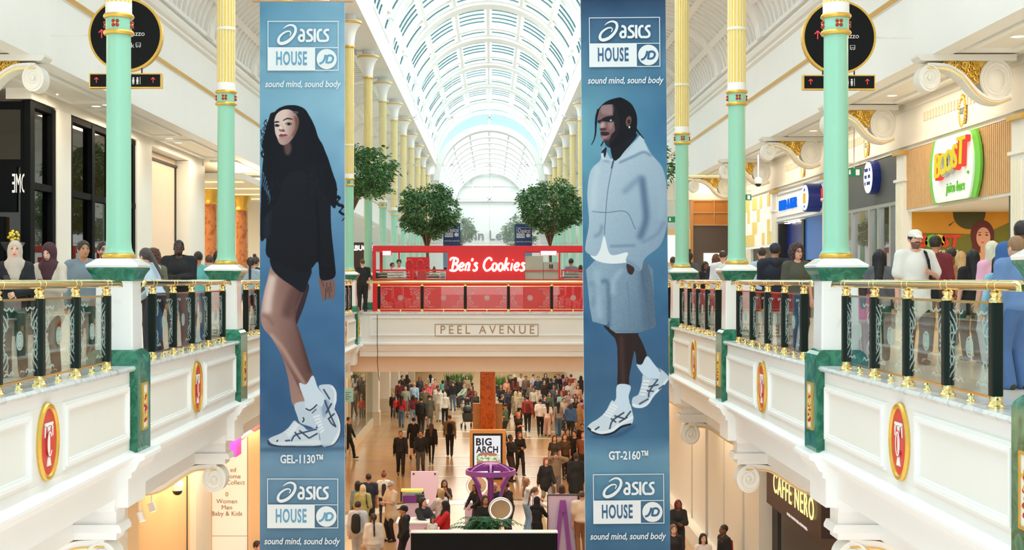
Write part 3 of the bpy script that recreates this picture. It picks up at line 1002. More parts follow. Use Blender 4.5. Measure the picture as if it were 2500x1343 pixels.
# till and tub on the counter
tl = empty('till', (kx(927), KY + .6, .95), 0, 'black till screen on the kiosk counter, far left end', 'till')
MB(M['black']).box(-.22, .22, -.03, .03, .2, .42).build('screen', tl)
MB(M['black']).box(-.05, .05, -.04, .04, .015, .22).box(-.14, .14, -.1, .1, 0, .02).build('stand', tl)
tub = MB(M['white'], M['black']); tub.box(-.17, .17, -.15, .15, 0, .52); tub.use(1).lathe([(.05, .52), (.05, .6)], 12)
o = tub.build('white_tub'); o.location = (kx(1086), KY + .5, .95); tag(o, 'white tub with a black stopper on the kiosk counter', 'tub')

# glazed screen with spider fittings behind the kiosk
gs = MB(M['glass'])
GY = 57.0
for i in range(6):
    for j in range(5):
        pass
M['screen'] = glassy('screen_glass', tint=(0.97, 0.99, 0.99), milk=0.05, ior=1.3)
xs_ = [-5.2, -3.13, -1.6, -.08, 1.43, 2.95, 4.95]
zs_ = [2.6, 4.38, 5.80, 7.72, 9.64]
sg = empty('glass_screen', (0, GY, 0), 0, 'frameless glass screen with spider fittings across the mall behind the kiosk', 'glass screen')
MB(M['screen']).box(xs_[0], xs_[-1], -.006, .006, 0.0, zs_[-1]).build('glass_pane', sg)
j = MB(M['steel'])
for x in xs_[1:-1]: j.box(x - .008, x + .008, -.008, .008, 0, zs_[-1])
for z in zs_[:-1]: j.box(xs_[0], xs_[-1], -.008, .008, z - .008, z + .008)
j.build('joints', sg)
for x in xs_[1:-1]:
    for z in zs_[1:-1]:
        j = MB(M['steel']); j.ball((x, -.03, z), .035, 8, 5)
        for a in range(4):
            q = PI / 4 + a * PI / 2
            j.tube([(x, -.03, z), (x + .11 * math.cos(q), -.02, z + .11 * math.sin(q))], .012, 6)
            j.ball((x + .11 * math.cos(q), -.02, z + .11 * math.sin(q)), .024, 7, 4)
        j.build('spider_fitting', sg)
# store name on the end wall
M['grey'] = mat('slate_lettering', srgb(96, 104, 108), .5)
sn = text_mesh('store_lettering', 'John Lewis', 1.5, M['grey'], None, extrude=.05, valign='BOTTOM_BASELINE')
sn.location = (px(1196, 586, 149.9).x, 149.9, px(1196, 586, 149.9).z)
tag(sn, 'grey store lettering high on the white end wall', 'lettering')
# bands on the end wall
ew = MB(M['white'], M['grey'])
zz = px(0, 490, 149.8).z
ew.use(0).box(-9, 9, 149.7, 150, zz - .1, zz + .4)
for y_ in (402, 430, 455):
    z = px(0, y_, 149.8).z
    ew.box(-6, 6, 149.8, 150, z, z + .15)
for x in range(-6, 7, 2):
    ew.box(x - .07, x + .07, 149.8, 150, zz + 1, 13)
structure(ew, 'trim_8')
# ------------------------------------------------------------------ shopfronts, upper right
WR = hx(1, 9.38)                  # face of the upper right shops
WL = hx(-1, 9.2)
M['slat'] = mat('oak_slat', srgb(214, 172, 118), 0.5, noise=.12, scale=12)
M['slatd'] = mat('oak_slat_gap', srgb(150, 108, 66), 0.6)
M['warmwall'] = mat('warm_interior', srgb(226, 196, 150), 0.6, noise=.05)
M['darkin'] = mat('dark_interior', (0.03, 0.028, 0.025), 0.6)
M['navy'] = mat('deep_blue_panel', srgb(22, 44, 128), 0.35)
M['blue'] = mat('bright_blue_panel', srgb(34, 104, 190), 0.35)
M['green'] = mat('lime_green', srgb(110, 200, 60), 0.45)
M['exitg'] = mat('exit_green', srgb(0, 116, 80), 0.4, emit=srgb(0, 116, 80), estr=.3)
M['signw'] = mat('sign_white', (0.85, 0.86, 0.85), 0.45, emit=(1, 1, 1), estr=.18)
M['tint'] = glassy('tinted_shop_glass', tint=(0.55, 0.55, 0.53), ior=1.55)
M['clear'] = glassy('shop_glass', tint=(0.9, 0.93, 0.92), ior=1.45)
M['greyfas'] = mat('grey_fascia', srgb(74, 78, 80), 0.45)
M['mauve'] = mat('mauve_floor', srgb(200, 190, 180), .3)

# wall band above all the shopfronts on the right, dentils and back wall
rb = MB(M['cream'], M['beige'])
rb.use(0).box(WR, WR + .3, 24.3 - 8, 52.5, 3.99, GC)
rb.box(WR - .04, WR, 24.3 - 8, 52.5, 4.86, GC); rb.box(WR - .05, WR, 24.3 - 8, 52.5, 4.07, 4.13)
rb.use(1)
for i in (1, 2, 3, 4, 5):
    y0 = COLY[i] + 2.2
    for k in range(18):
        y = y0 + k * .19
        rb.box(WR - .03, WR, y, y + .09, 4.50, 4.68)
structure(rb, 'wall_upper_right')
structure(MB(M['warmwall']).box(WR + 4, WR + 4.2, 10, 60, 0, GC), 'wall_back_right')
# pilasters between the shops
pp = None
for i in (1, 2, 3, 4, 5, 6):
    y = COLY[i]
    if pp is None:
        pp = empty('pilaster'); o = pp
        a = MB(M['panelw']); a.box(-.10, .3, -.30, .30, 0, 3.3); a.box(-.14, .3, -.34, .34, 3.3, 3.36); a.box(-.08, .3, -.3, .3, 3.36, 3.90); a.build('shaft', pp)
        a = MB(M['gold']); a.box(-.16, .3, -.36, .36, 3.90, 3.98); a.build('gilt_band', pp)
        a = MB(M['flute'])
        for k in range(4): a.box(-.115, -.10, -.22 + .12 * k, -.15 + .12 * k, .3, 3.2)
        a.build('fluting', pp)
    else: o = copy_tree(pp)
    o.location = (WR + .0, y, 0)
    tag(o, 'cream pilaster with a gilt band between the right hand shops, %s from the camera' % ORD[i - 1], 'pilaster', 'pilasters of the right hand shops')
# number plaques on the band
M['plaquew'] = mat('plaque_white', (0.85, .84, .8), .4)
def make_plaque(txt):
    r = empty('number_plaque')
    g = MB(M['gold'])
    rnd = random.Random(7)
    for k in range(24):
        a = 2 * PI * k / 24
        g.ball((.17 * math.cos(a), -.03, .30 * math.sin(a)), (.05, .03, .06), 7, 5)
        g.tube([((.17 + q * .02) * math.cos(a + q * .12), -.04, (.30 + q * .028) * math.sin(a + q * .12)) for q in range(4)], [.02, .018, .014, .006], 5)
    g.build('gilt_wreath', r, smooth=True)
    p = MB(M['plaquew']).rings([ell(.16, .26, 0), ell(.16, .26, -.03), ell(.12, .22, -.045)]).build('plate', r, smooth=True, angle=30)
    if txt:
        tt = text_mesh('number', txt, .2, M['greyfas'], r, extrude=.004, sx=.8, valign='CENTER'); tt.location = (0, -.05, 0)
    return r
for i, txt in ((2, '127'), (3, '13'), (4, None)):
    o = make_plaque(txt)
    o.location = (WR, COLY[i] + 3.0, 4.40); o.scale = (.9, 1, .9)
    o.rotation_euler = (0, 0, -PI / 2)
    tag(o, ['gilt wreath plaque numbered 127 above the juice bar', 'gilt wreath plaque above the dark grey shop with the round lit sign', 'small gilt wreath plaque above the blue toy shop'][i - 2], 'plaque')

def side(parent_y):                # local frame for things on the right wall: local x runs towards the camera
    return -PI / 2
# --- juice bar (bay 24.3 .. 31.3)
jb = empty('juice_bar_front', (WR, 27.8, 0), -PI / 2, 'oak slatted juice bar shopfront with a round green and white sign', 'shopfront')
a = MB(M['slatd'], M['slat'])
a.use(0).box(-3.2, 3.2, .02, .3, 2.68, 3.97)
for k in range(64):
    x = -3.2 + k * .1
    a.use(1).box(x, x + .062, -.03, .05, 2.68, 3.97)
a.build('slatted_fascia', jb)
a = MB(M['warmwall'], M['cream']); a.use(1).box(-3.2, 3.2, .0, 3.5, 2.62, 2.68); a.build('soffit', jb)
# back wall graphic
M['amber'] = mat('amber_graphic', srgb(216, 150, 40), .5, noise=.2, scale=1.5)
M['olive'] = mat('olive_graphic', srgb(116, 116, 30), .5)
M['dkolive'] = mat('dark_olive_graphic', srgb(70, 66, 24), .5)
M['hairred'] = mat('auburn_print', srgb(96, 26, 24), .5)
M['skinp'] = mat('skin_print', srgb(226, 168, 140), .5)
M['graphred'] = mat('orange_red_print', srgb(226, 62, 36), .5)
M['graphyel'] = mat('yellow_print', srgb(240, 200, 50), .5)
def disc(mb, cx, cz, rx, rz, y0, y1, n=28):
    return mb.rings([[(cx + rx * math.cos(2 * PI * i / n), y, cz + rz * math.sin(2 * PI * i / n)) for i in range(n)] for y in (y0, y1)])
bw = empty('juice_bar_backdrop', (px(2330, 600, 35).x, 31.0, 0), 0, 'amber and olive printed wall inside the juice bar with a woman portrait', 'wall graphic')
GD = 31.0
gx = lambda x: (x - 1200) * GD / F - bw.location.x
gz = lambda y: EYE - (y - 682) * GD / F
a = MB(M['amber']); a.box(gx(2226), gx(2560), 0, .1, 0, 2.62); a.build('panel', bw)
a = MB(M['olive']); a.prism([(gx(2226), gz(568)), (gx(2300), gz(570)), (gx(2400), gz(572)), (gx(2470), gz(540)), (gx(2470), gz(700)), (gx(2226), gz(700))], -.004, -.002, lambda p, q, t_: (p, t_, q)); a.build('olive_band', bw)
a = MB(M['dkolive']); disc(a, gx(2366), gz(520), .36, .36, -.01, -.005); a.prism([(gx(2330), gz(540)), (gx(2333), gz(538)), (gx(2318), gz(552)), (gx(2315), gz(550))], -.01, -.005, lambda p, q, t_: (p, t_, q)); a.build('fruit_print', bw)
fig = MB(M['hairred'], M['skinp'], M['graphred'])
disc(fig, gx(2398), gz(574), .26, .33, -.016, -.012); fig.prism([(gx(2372), gz(580)), (gx(2424), gz(580)), (gx(2430), gz(612)), (gx(2374), gz(614))], -.0165, -.0105, lambda p, q, t_: (p, t_, q))
fig.use(1); disc(fig, gx(2400), gz(580), .155, .225, -.022, -.017); fig.box(gx(2393), gx(2408), -.0205, -.0165, gz(620), gz(598))
fig.prism([(gx(2380), gz(640)), (gx(2388), gz(618)), (gx(2414), gz(618)), (gx(2426), gz(640))], -.0195, -.0163, lambda p, q, t_: (p, t_, q))
fig.use(0)
for ex in (2391, 2408): disc(fig, gx(ex), gz(574), .03, .018, -.026, -.022, 12); disc(fig, gx(ex), gz(568), .04, .008, -.026, -.022, 12)
fig.use(2); disc(fig, gx(2398), gz(592), .035, .014, -.027, -.023, 12)
fig.build('portrait', bw)
for ch, x0, m_ in (('B', 2246, 'graphred'), ('O', 2268, 'green'), ('O', 2284, 'graphyel'), ('S', 2302, 'graphred'), ('T', 2324, 'graphred')):
    tt = text_mesh('lettering', ch, .36, M[m_], bw, extrude=.006, offset=.02, shear=.15, valign='CENTER'); tt.location = (gx(x0 + 4), -.02, gz(590))
tt = text_mesh('lettering', 'juice bars', .15, M['signw'], bw, extrude=.004, valign='CENTER'); tt.location = (gx(2308), -.02, gz(613))
structure(MB(M['dkolive']).box(WR + .02, WR + .25, 24.1, 25.0, 0, 2.62), 'wall_juice_bar')
rs = empty('round_shop_sign', (WR - .06, 27.6, 0), -PI / 2, 'big round white and green juice bar sign on oak slats', 'sign')
zc = 3.32
a = MB(M['green'])
n = 40
a.rings([[(1.52 * math.cos(2 * PI * i / n), y, zc + max(-.645, min(.645, 1.1 * math.sin(2 * PI * i / n)))) for i in range(n)] for y in (0, -.05)])
a.build('green_disc', rs)
a = MB(M['signw'])
a.rings([[(.0 + 1.22 * math.cos(2 * PI * i / n), y, zc + max(-.64, min(.64, 1.05 * math.sin(2 * PI * i / n)))) for i in range(n)] for y in (-.05, -.09)])
a.build('white_disc', rs)
M['neonr'] = emis('neon_red', (1.0, 0.10, 0.06), 1.0); M['neony'] = emis('neon_yellow', (1.0, 0.82, 0.06), 1.0)
M['shadowg'] = mat('grey_letter_side', srgb(190, 190, 186), .5)
xx = -.78
for ch, dx, sz, m_, rz_ in (('B', .34, .62, 'neonr', .06), ('O', .36, .54, 'neony', 0), ('O', .36, .54, 'neony', 0), ('S', .34, .58, 'neonr', 0), ('T', .3, .68, 'neonr', 0)):
    sd = text_mesh('letter_side', ch, sz * 1.12, M['neonr'] if m_ == 'neonr' else M['shadowg'], rs, extrude=.04, offset=.03, shear=.1); sd.location = (xx + .19, -.13, zc - .17 + (xx + .8) * .12)
    tt = text_mesh('lettering', ch, sz * 1.12, M['neony'], rs, extrude=.03, offset=.0, shear=.1); tt.location = (xx + .16, -.17, zc - .15 + (xx + .8) * .12)
    xx += dx
tt = text_mesh('lettering', 'juice bars', .28, M['green'], rs, extrude=.01, shear=.2, offset=.002); tt.location = (.25, -.10, zc - .47)
ct = MB(M['green']); ct.ball((1.0, -.1, zc - .15), .035, 8, 5); ct.build('dot', rs)

# --- dark grey shop with round lit sign (31.3 .. 38.3)
gs2 = empty('grey_shopfront', (WR, 34.8, 0), -PI / 2, 'dark grey shopfront with glazed doors beside the juice bar', 'shopfront')
a = MB(M['greyfas']); a.box(-3.2, 3.2, 0, .3, 2.9, 3.97); a.build('fascia', gs2)
a = MB(M['steel'])
for x in (-3.2, -1.0, .6, 1.4, 2.4, 3.1): a.box(x, x + .14, -.02, .12, 0, 2.9)
a.box(-3.2, 3.2, -.02, .12, 2.82, 2.9); a.build('mullions', gs2)
MB(M['clear']).box(-3.2, 3.2, .04, .05, 0, 2.82).build('shop_window', gs2)
a = MB(M['skinp'], M['char']); a.use(0).box(.8, 3.2, 1.5, 1.6, 0, 2.8); a.use(1).box(1.9, 2.4, 1.3, 1.5, .2, 2.1); a.box(1.5, 1.75, 1.2, 1.4, 2.1, 2.4); a.build('display', gs2)
bs = empty('projecting_sign', (WR - .2, 33.5, 3.56), -PI / 2, 'lit white half oval sign on the dark grey shop fascia', 'sign')
M['signlit'] = mat('lit_sign_face', (.85, .87, .95), .4, emit=(.9, .93, 1), estr=.9)
a = MB(M['navy']); disc(a, 0, 0, .38, .40, 0, .2); a.build('sign_case', bs)
a = MB(M['signlit']); disc(a, 0, 0, .35, .37, -.02, .0); a.build('sign_face', bs)
for k, tx in enumerate(('BLUE', 'MOUNT', 'STONE')):
    pass
a = MB(M['navy'])
for r_ in range(3):
    for q in range(5):
        if (r_ + q) % 4 == 3: continue
        a.box(-.25 + q * .1, -.175 + q * .1, -.03, -.02, .14 - r_ * .16, .22 - r_ * .16)
a.build('sign_marks', bs)
# --- blue toy shop (38.3 .. 45.3)
ts = empty('toy_shopfront', (WR, 41.8, 0), -PI / 2, 'blue toy shopfront with multicoloured lettering on white boards', 'shopfront')
a = MB(M['signw'], M['steel']); a.use(0).box(-3.2, 3.2, -.02, .2, 2.95, 3.95); a.use(1)
for z in (2.95, 3.08, 3.80, 3.92): a.box(-3.2, 3.2, -.05, 0, z, z + .03)
a.build('sign_board', ts)
M['bluel'] = emis('lit_blue', srgb(30, 120, 250), 1.0)
tt = text_mesh('lettering', 'BUILD-A-BEAR', .46, M['bluel'], ts, extrude=.02, offset=.0, sx=.78, spacing=1.12, valign='CENTER'); tt.location = (-1.55, -.05, 3.44)
cols = [(230, 110, 40), (120, 190, 40), (90, 70, 170), (150, 40, 130), (120, 190, 40), (240, 220, 30), (220, 50, 40), (220, 60, 60)]
for k, ch in enumerate('WORKSHOP'):
    mk = mat('lit_letter', srgb(*cols[k]), .4, emit=srgb(*cols[k]), estr=.6)
    tt = text_mesh('lettering', ch, .52, mk, ts, extrude=.02, offset=.008, sx=.8, valign='CENTER'); tt.location = (.72 + k * .33, -.06, 3.44)
a = MB(M['navy'], M['blue'], M['black'])
a.use(0).box(-3.1, .15, .25, .4, 0, 2.9); a.use(2).box(.15, .45, 0, .3, 0, 2.9); a.use(1).box(.45, 3.1, .05, .09, 1.7, 2.95)
a.use(2).box(-3.2, -3.05, -.02, .25, 0, 2.9)
a.build('front_panels', ts)
a = MB(M['lampw'])
for x in (-2.4, -1.6, -.8): a.lathe([(.09, 0), (.09, .02)], 12, (x, .12, 2.88))
a.build('downlights', ts)
MB(M['clear']).box(.45, 3.1, .1, .11, 0, 1.7).build('shop_window', ts)
a = MB(M['cookie'], M['greyfas'], M['signw'])
a.use(1).ball((1.2, .9, 1.5), (.5, .4, .8)); a.use(2).box(.6, 3, 1.0, 1.1, 0, .9); a.use(0).ball((2.2, .8, 1.0), (.4, .3, .5)); a.build('display', ts)
bsg = empty('projecting_sign', (WR - .32, 39.3, 3.42), -PI / 2, 'round white projecting sign with a blue rim over the blue toy shop', 'sign')
a = MB(M['navy']); disc(a, 0, 0, .48, .40, -.1, .32); a.build('sign_case', bsg)
a = MB(M['signlit']); disc(a, 0, 0, .43, .355, -.11, -.1); a.build('sign_face', bsg)
a = MB(M['graphyel'], M['bluel']); a.use(0).box(-.15, .15, -.125, -.11, -.16, .12); a.use(1).prism([(-.08, .18), (.08, .18), (0, .28)], -.125, -.11, lambda p, q, t_: (p, t_, q)); a.use(1).box(-.05, .05, -.125, -.11, -.28, -.22); a.build('sign_marks', bsg)
# --- far right: checked wall shop and the wooden shop facing the camera
cw = empty('checked_shopfront', (WR, 48.6, 0), -PI / 2, 'pale shopfront with a yellow and white checked fascia beyond the blue toy shop', 'shopfront')
a = MB(M['signw'], M['yellow']); a.use(0).box(-3.2, 3.2, 0, .3, 2.2, 4.0)
rnd = random.Random(4)
for r_ in range(4):
    for q in range(14):
        if rnd.random() < .45: a.use(1).box(-3.1 + q * .45, -2.68 + q * .45, -.02, 0, 2.3 + r_ * .42, 2.7 + r_ * .42)
a.build('checked_fascia', cw)
a = MB(M['cream'], M['char']); a.use(0).box(-3.2, -1.2, 0, .3, 0, 2.2); a.use(1).box(-1.2, 3.2, .1, .3, 0, 2.2); a.build('lower_front', cw)
WY = 55.0
wf = empty('wooden_shopfront', (hx(1, 7.6), WY, 0), 0, 'shopfront with orange wood boards above grey tiles at the far end of the right gallery', 'shopfront')
wx = lambda x: (x - 1200) * WY / F - wf.location.x
wz = lambda y: EYE - (y - 682) * WY / F
M['owood'] = mat('orange_wood', srgb(206, 132, 62), .45, noise=.1, scale=6)
M['gtile'] = mat('brown_grey_tile', srgb(98, 82, 74), .4, noise=.1, scale=2)
a = MB(M['owood']); a.box(wx(1690), wx(1860), 0, .3, wz(550), wz(490)); a.build('wood_boards', wf)
a = MB(M['wood'])
for x in (1690, 1742, 1775, 1820): a.box(wx(x), wx(x) + .05, -.03, 0, wz(550), wz(490))
for y in (490, 519, 549): a.box(wx(1690), wx(1860), -.03, 0, wz(y) - .03, wz(y) + .03)
a.box(wx(1685), wx(1692), -.06, .3, 0, wz(488)); a.build('battens', wf)
a = MB(M['gtile']); a.box(wx(1692), wx(1860), 0.02, .3, 0, wz(551)); a.build('grey_tiles', wf)
M['litp'] = emis('lit_menu_panel', (1, .86, .6), 2.0)
MB(M['litp']).box(wx(1718), wx(1768), -.03, .02, wz(670), wz(618)).build('lit_panel', wf)
a = MB(M['cream']); a.box(wx(1560), wx(1900), .0, .4, wz(488), GC - .03); a.build('upper_wall', wf)
a = MB(M['litp']); 
M['cove'] = emis('cove_glow', (1.0, .80, .35), 1.4)
a = MB(M['cove'])
a.box(wx(1655), wx(1800), -3.0, -2.7, GC - .06, GC - .03); a.box(wx(1655), wx(1800), -1.4, -1.1, GC - .06, GC - .03); a.build('cove_light', wf)
lw = MB(M['warmwall'], M['litp']); lw.use(0).box(wx(1560), wx(1685), -.1, 0, 0, wz(560)); lw.use(1).box(wx(1600), wx(1650), -.13, -.1, wz(640), wz(575)); lw.build('lit_wall', wf)

# exit signs and cameras hanging from the gallery ceilings
def exit_sign(x, y, d, wpx, hpx, lab):
    p = px(x, y, d)
    o = empty('exit_sign', p, 0, lab, 'exit sign')
    W, H = wpx * d / F / 2, hpx * d / F / 2
    MB(M['exitg']).box(-W, W, -.03, .03, -H, H).build('panel', o)
    a = MB(M['signw'])
    a.box(-W * .75, -W * .55, -.036, -.03, -H * .1, H * .6); a.prism([(-W * .85, -H * .1), (-W * .45, -H * .1), (-W * .65, -H * .65)], -.036, -.03, lambda p_, q, t_: (p_, t_, q))
    a.box(W * .2, W * .75, -.036, -.03, -H * .7, H * .7); a.build('symbols', o)
    MB(M['steel']).box(-.012, .012, -.012, .012, H, GC - p.z).box(-W, W, -.02, .02, H + .1, H + .13).build('hanger', o)
exit_sign(2085, 421, 32.2, 34, 20, 'green exit sign hanging before the dark grey right hand shop')
exit_sign(1822, 482, 45.5, 24, 14, 'green exit sign hanging past the second mint column of the right gallery')
exit_sign(1645, 536, 52, 30, 14, 'green exit sign at the far end of the right gallery, beside the big banner')
def dome_cam(x, y, d, top, lab):
    p = px(x, y, d)
    o = empty('dome_camera', p, 0, lab, 'camera')
    MB(M['white']).lathe([(.10, -.02), (.115, .03), (.115, .12), (.06, .18)], 16).build('housing', o, smooth=True, angle=40)
    MB(M['black']).ball((0, 0, -.03), (.095, .095, .085), 14, 8).build('dome', o, smooth=True)
    MB(M['white']).lathe([(.02, .17), (.02, top - p.z)], 8).build('stem', o)
dome_cam(1851, 447, 43, GC, 'white dome camera hanging from the right gallery ceiling')
dome_cam(433, 1195, 27.0, -2.04, 'white dome camera with a black dome under the left gallery')

# ------------------------------------------------------------------ shopfronts, upper left
M['blackframe'] = mat('black_window_frame', (0.006, 0.007, 0.008), .6, spec=.05)
M['brownin'] = mat('brown_interior', srgb(120, 82, 58), .6, noise=.2, scale=2)
bk = MB(M['brownin'], M['darkin'], M['lampw'], M['warmwall'])
bk.use(0).box(WL - 5.2, WL - 5.0, 28.5, 45, 0, GC); bk.use(3).box(WL - 5, WL, 36.9, 37.0, 0, GC)
structure(bk, 'wall_back_left')
lf = empty('black_glass_shopfront', (WL, 28.5, 0), 0, 'black framed double height shop window on the left with mirrored white letters', 'shopfront')
# return pane facing the camera
a = MB(M['blackframe'])
for x in (-3.6, -1.75, -.10): a.box(x, x + .12, -.06 if x > -1 else 0, .14, 0, 4.75)
for z in (0, 3.42, 4.6): a.box(-3.6, 0, 0, .14, z, z + .15)
a.box(-3.6, -.28, .0, .12, 2.5, 3.42)
a.box(-.62, -.5, -.1, .02, 0, 2.4); a.box(-3.6, -.5, -.1, .02, 2.3, 2.4)
a.build('corner_frame', lf)
MB(M['tint']).box(-3.6, -.2, .06, .07, 0, 4.7).build('corner_pane', lf)
# axis facing windows: (y ranges)
a = MB(M['blackframe'])
for (y0, y1, mull) in ((0, 1.6, (0, 1.38)), (2.6, 8.4, (2.6, 4.35, 6.2, 8.1))):
    for y in mull: a.box(-.2, .02, y, y + .22, 0, 4.75)
    for z, th in ((0, .5), (2.98, .14), (4.65, .12)): a.box(-.18, .01, y0, y1, z, z + th)
a.build('window_frames', lf)
g = MB(M['tint'])
for (y0, y1) in ((0, 1.6), (2.6, 8.4)): g.box(-.10, -.09, y0, y1, 0, 4.7)
g.build('shop_window', lf)
tt = text_mesh('lettering', 'OME', .56, M['signw'], lf, extrude=.01, sx=.26, mirror=True, valign='CENTER'); tt.location = (-.215, -.012, 3.06)
# shop interior: glowing globes, shelves
a = MB(M['lampw']); 
for (x, y, z) in ((-3.0, 4, 1.35), (-2.6, 2.2, 3.9), (-3.2, 7.0, 2.6), (-1.2, 6.0, 4.2)): a.ball((x, y, z), .07, 10, 6)
a.build('lamps', lf)
a = MB(M['brownin'], M['wood'])
for z in (.5, 1.1, 1.7): a.use(1).box(-2.6, -2.2, 1.0, 8, z, z + .05)
a.use(0).box(-2.9, -2.6, 1.0, 8, 0, 2.1); a.build('shelving', lf)
gl = MB(mat('globe_white', (.85, .84, .8), .3, emit=(1, .95, .85), estr=.4)); gl.ball((-.46 - .35, -.35, 2.02), .2, 16, 10); o = gl.build('globe_lamp', lf, smooth=True)
# flowers on a black stand by the shop door
fv = empty('flower_stand', (WL - .15, 27.9, 0), 0, 'yellow flowers in a flared black planter before the black shopfront', 'planter')
MB(M['black']).rings([sq(.08, 0), sq(.09, 1.65), sq(.18, 1.85), sq(.18, 1.87)]).build('planter', fv)
M['flower'] = mat('yellow_petals', srgb(240, 214, 70), .6)
a = MB(M['flower']); rnd = random.Random(2)
for k in range(22): a.ball((rnd.uniform(-.09, .09), rnd.uniform(-.08, .08), 1.9 + rnd.uniform(0, .2)), .028, 7, 5)
a.build('flowers', fv, smooth=True)
# cream piers and peach shop
pr = MB(M['panelw'], M['cream'])
for (y0, y1) in ((30.1, 31.1), (36.9, 38.5), (43.2, 45.4)):
    structure(MB(M['panelw']).box(WL - .5, WL + .05, y0, y1, 0, 4.79), 'trim_9')
pr.use(1).box(WL - .5, WL + .02, 28.5, 45.4, 4.8, GC)
structure(MB(M['cream']).box(WL - 8, WL + .05, 45.41, 45.6, 0, GC), 'wall_return_left')
structure(pr, 'wall_upper_left')
ps = empty('peach_shopfront', (WL, 40.8, 0), 0, 'plain peach shop hoarding between the cream piers on the left', 'shopfront')
MB(M['peach']).box(-.6, -.35, -2.25, 2.35, 0, 4.78).build('hoarding', ps)
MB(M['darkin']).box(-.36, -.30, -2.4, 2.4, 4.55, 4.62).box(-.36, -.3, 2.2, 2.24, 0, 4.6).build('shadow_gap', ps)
# side hall with orange marble columns
for k, (x, d, lab) in enumerate(((514, 51, 'orange marble column with gilt capital in the left side hall, nearer one'), (591, 55.5, 'orange marble column with gilt capital in the left side hall, farther one'))):
    o = empty('marble_column', (px(x, 0, d).x, d, 0), 0, lab, 'column')
    tag(o, kind='thing')
    MB(M['orange2']).lathe([(.25, .3), (.245, 1.5), (.22, 3.85)], 24).build('shaft', o, smooth=True, angle=50)
    MB(M['gold']).lathe([(.22, 3.85), (.26, 3.88), (.24, 3.95), (.25, 4.1), (.36, 4.32), (.36, 4.42)], 20).build('capital', o, smooth=True, angle=30)
    MB(M['marblew']).rings([sq(.34, 0), sq(.34, .2), sq(.28, .3)]).build('base', o)
sh = MB(M['warmwall'], M['cove'], M['cream'])
structure(MB(M['warmwall']).box(WL - 7, WL - 6.8, 45.6, 60, 0, GC), 'wall_side_hall'); structure(MB(M['cream']).box(WL - 7, WL + .1, 60, 60.2, 0, GC), 'wall_side_hall_end')
sh.use(2).box(WL - 6.8, WL + 1.2, 46.0, 59.0, 4.42, 4.62)
sh.use(1)
for y in (47.0, 50.5, 54, 57): sh.box(WL - 6, WL + 1.0, y, y + .5, 4.40, 4.42)
structure(sh, 'ceiling_side_hall')
lt = MB(M['signlit'], M['beige'])
for k in range(5): lt.use(0).box(WL - 6.7, WL - 6.65, 46.5 + k * 2.6, 48.3 + k * 2.6, .6, 2.4)
lt.use(1).box(WL - 6.72, WL - 6.6, 46.3, 59.4, 0, .6)
o = lt.build('lit_shelf_windows'); tag(o, 'bright lit shop windows at the back of the left side hall', 'shop window')

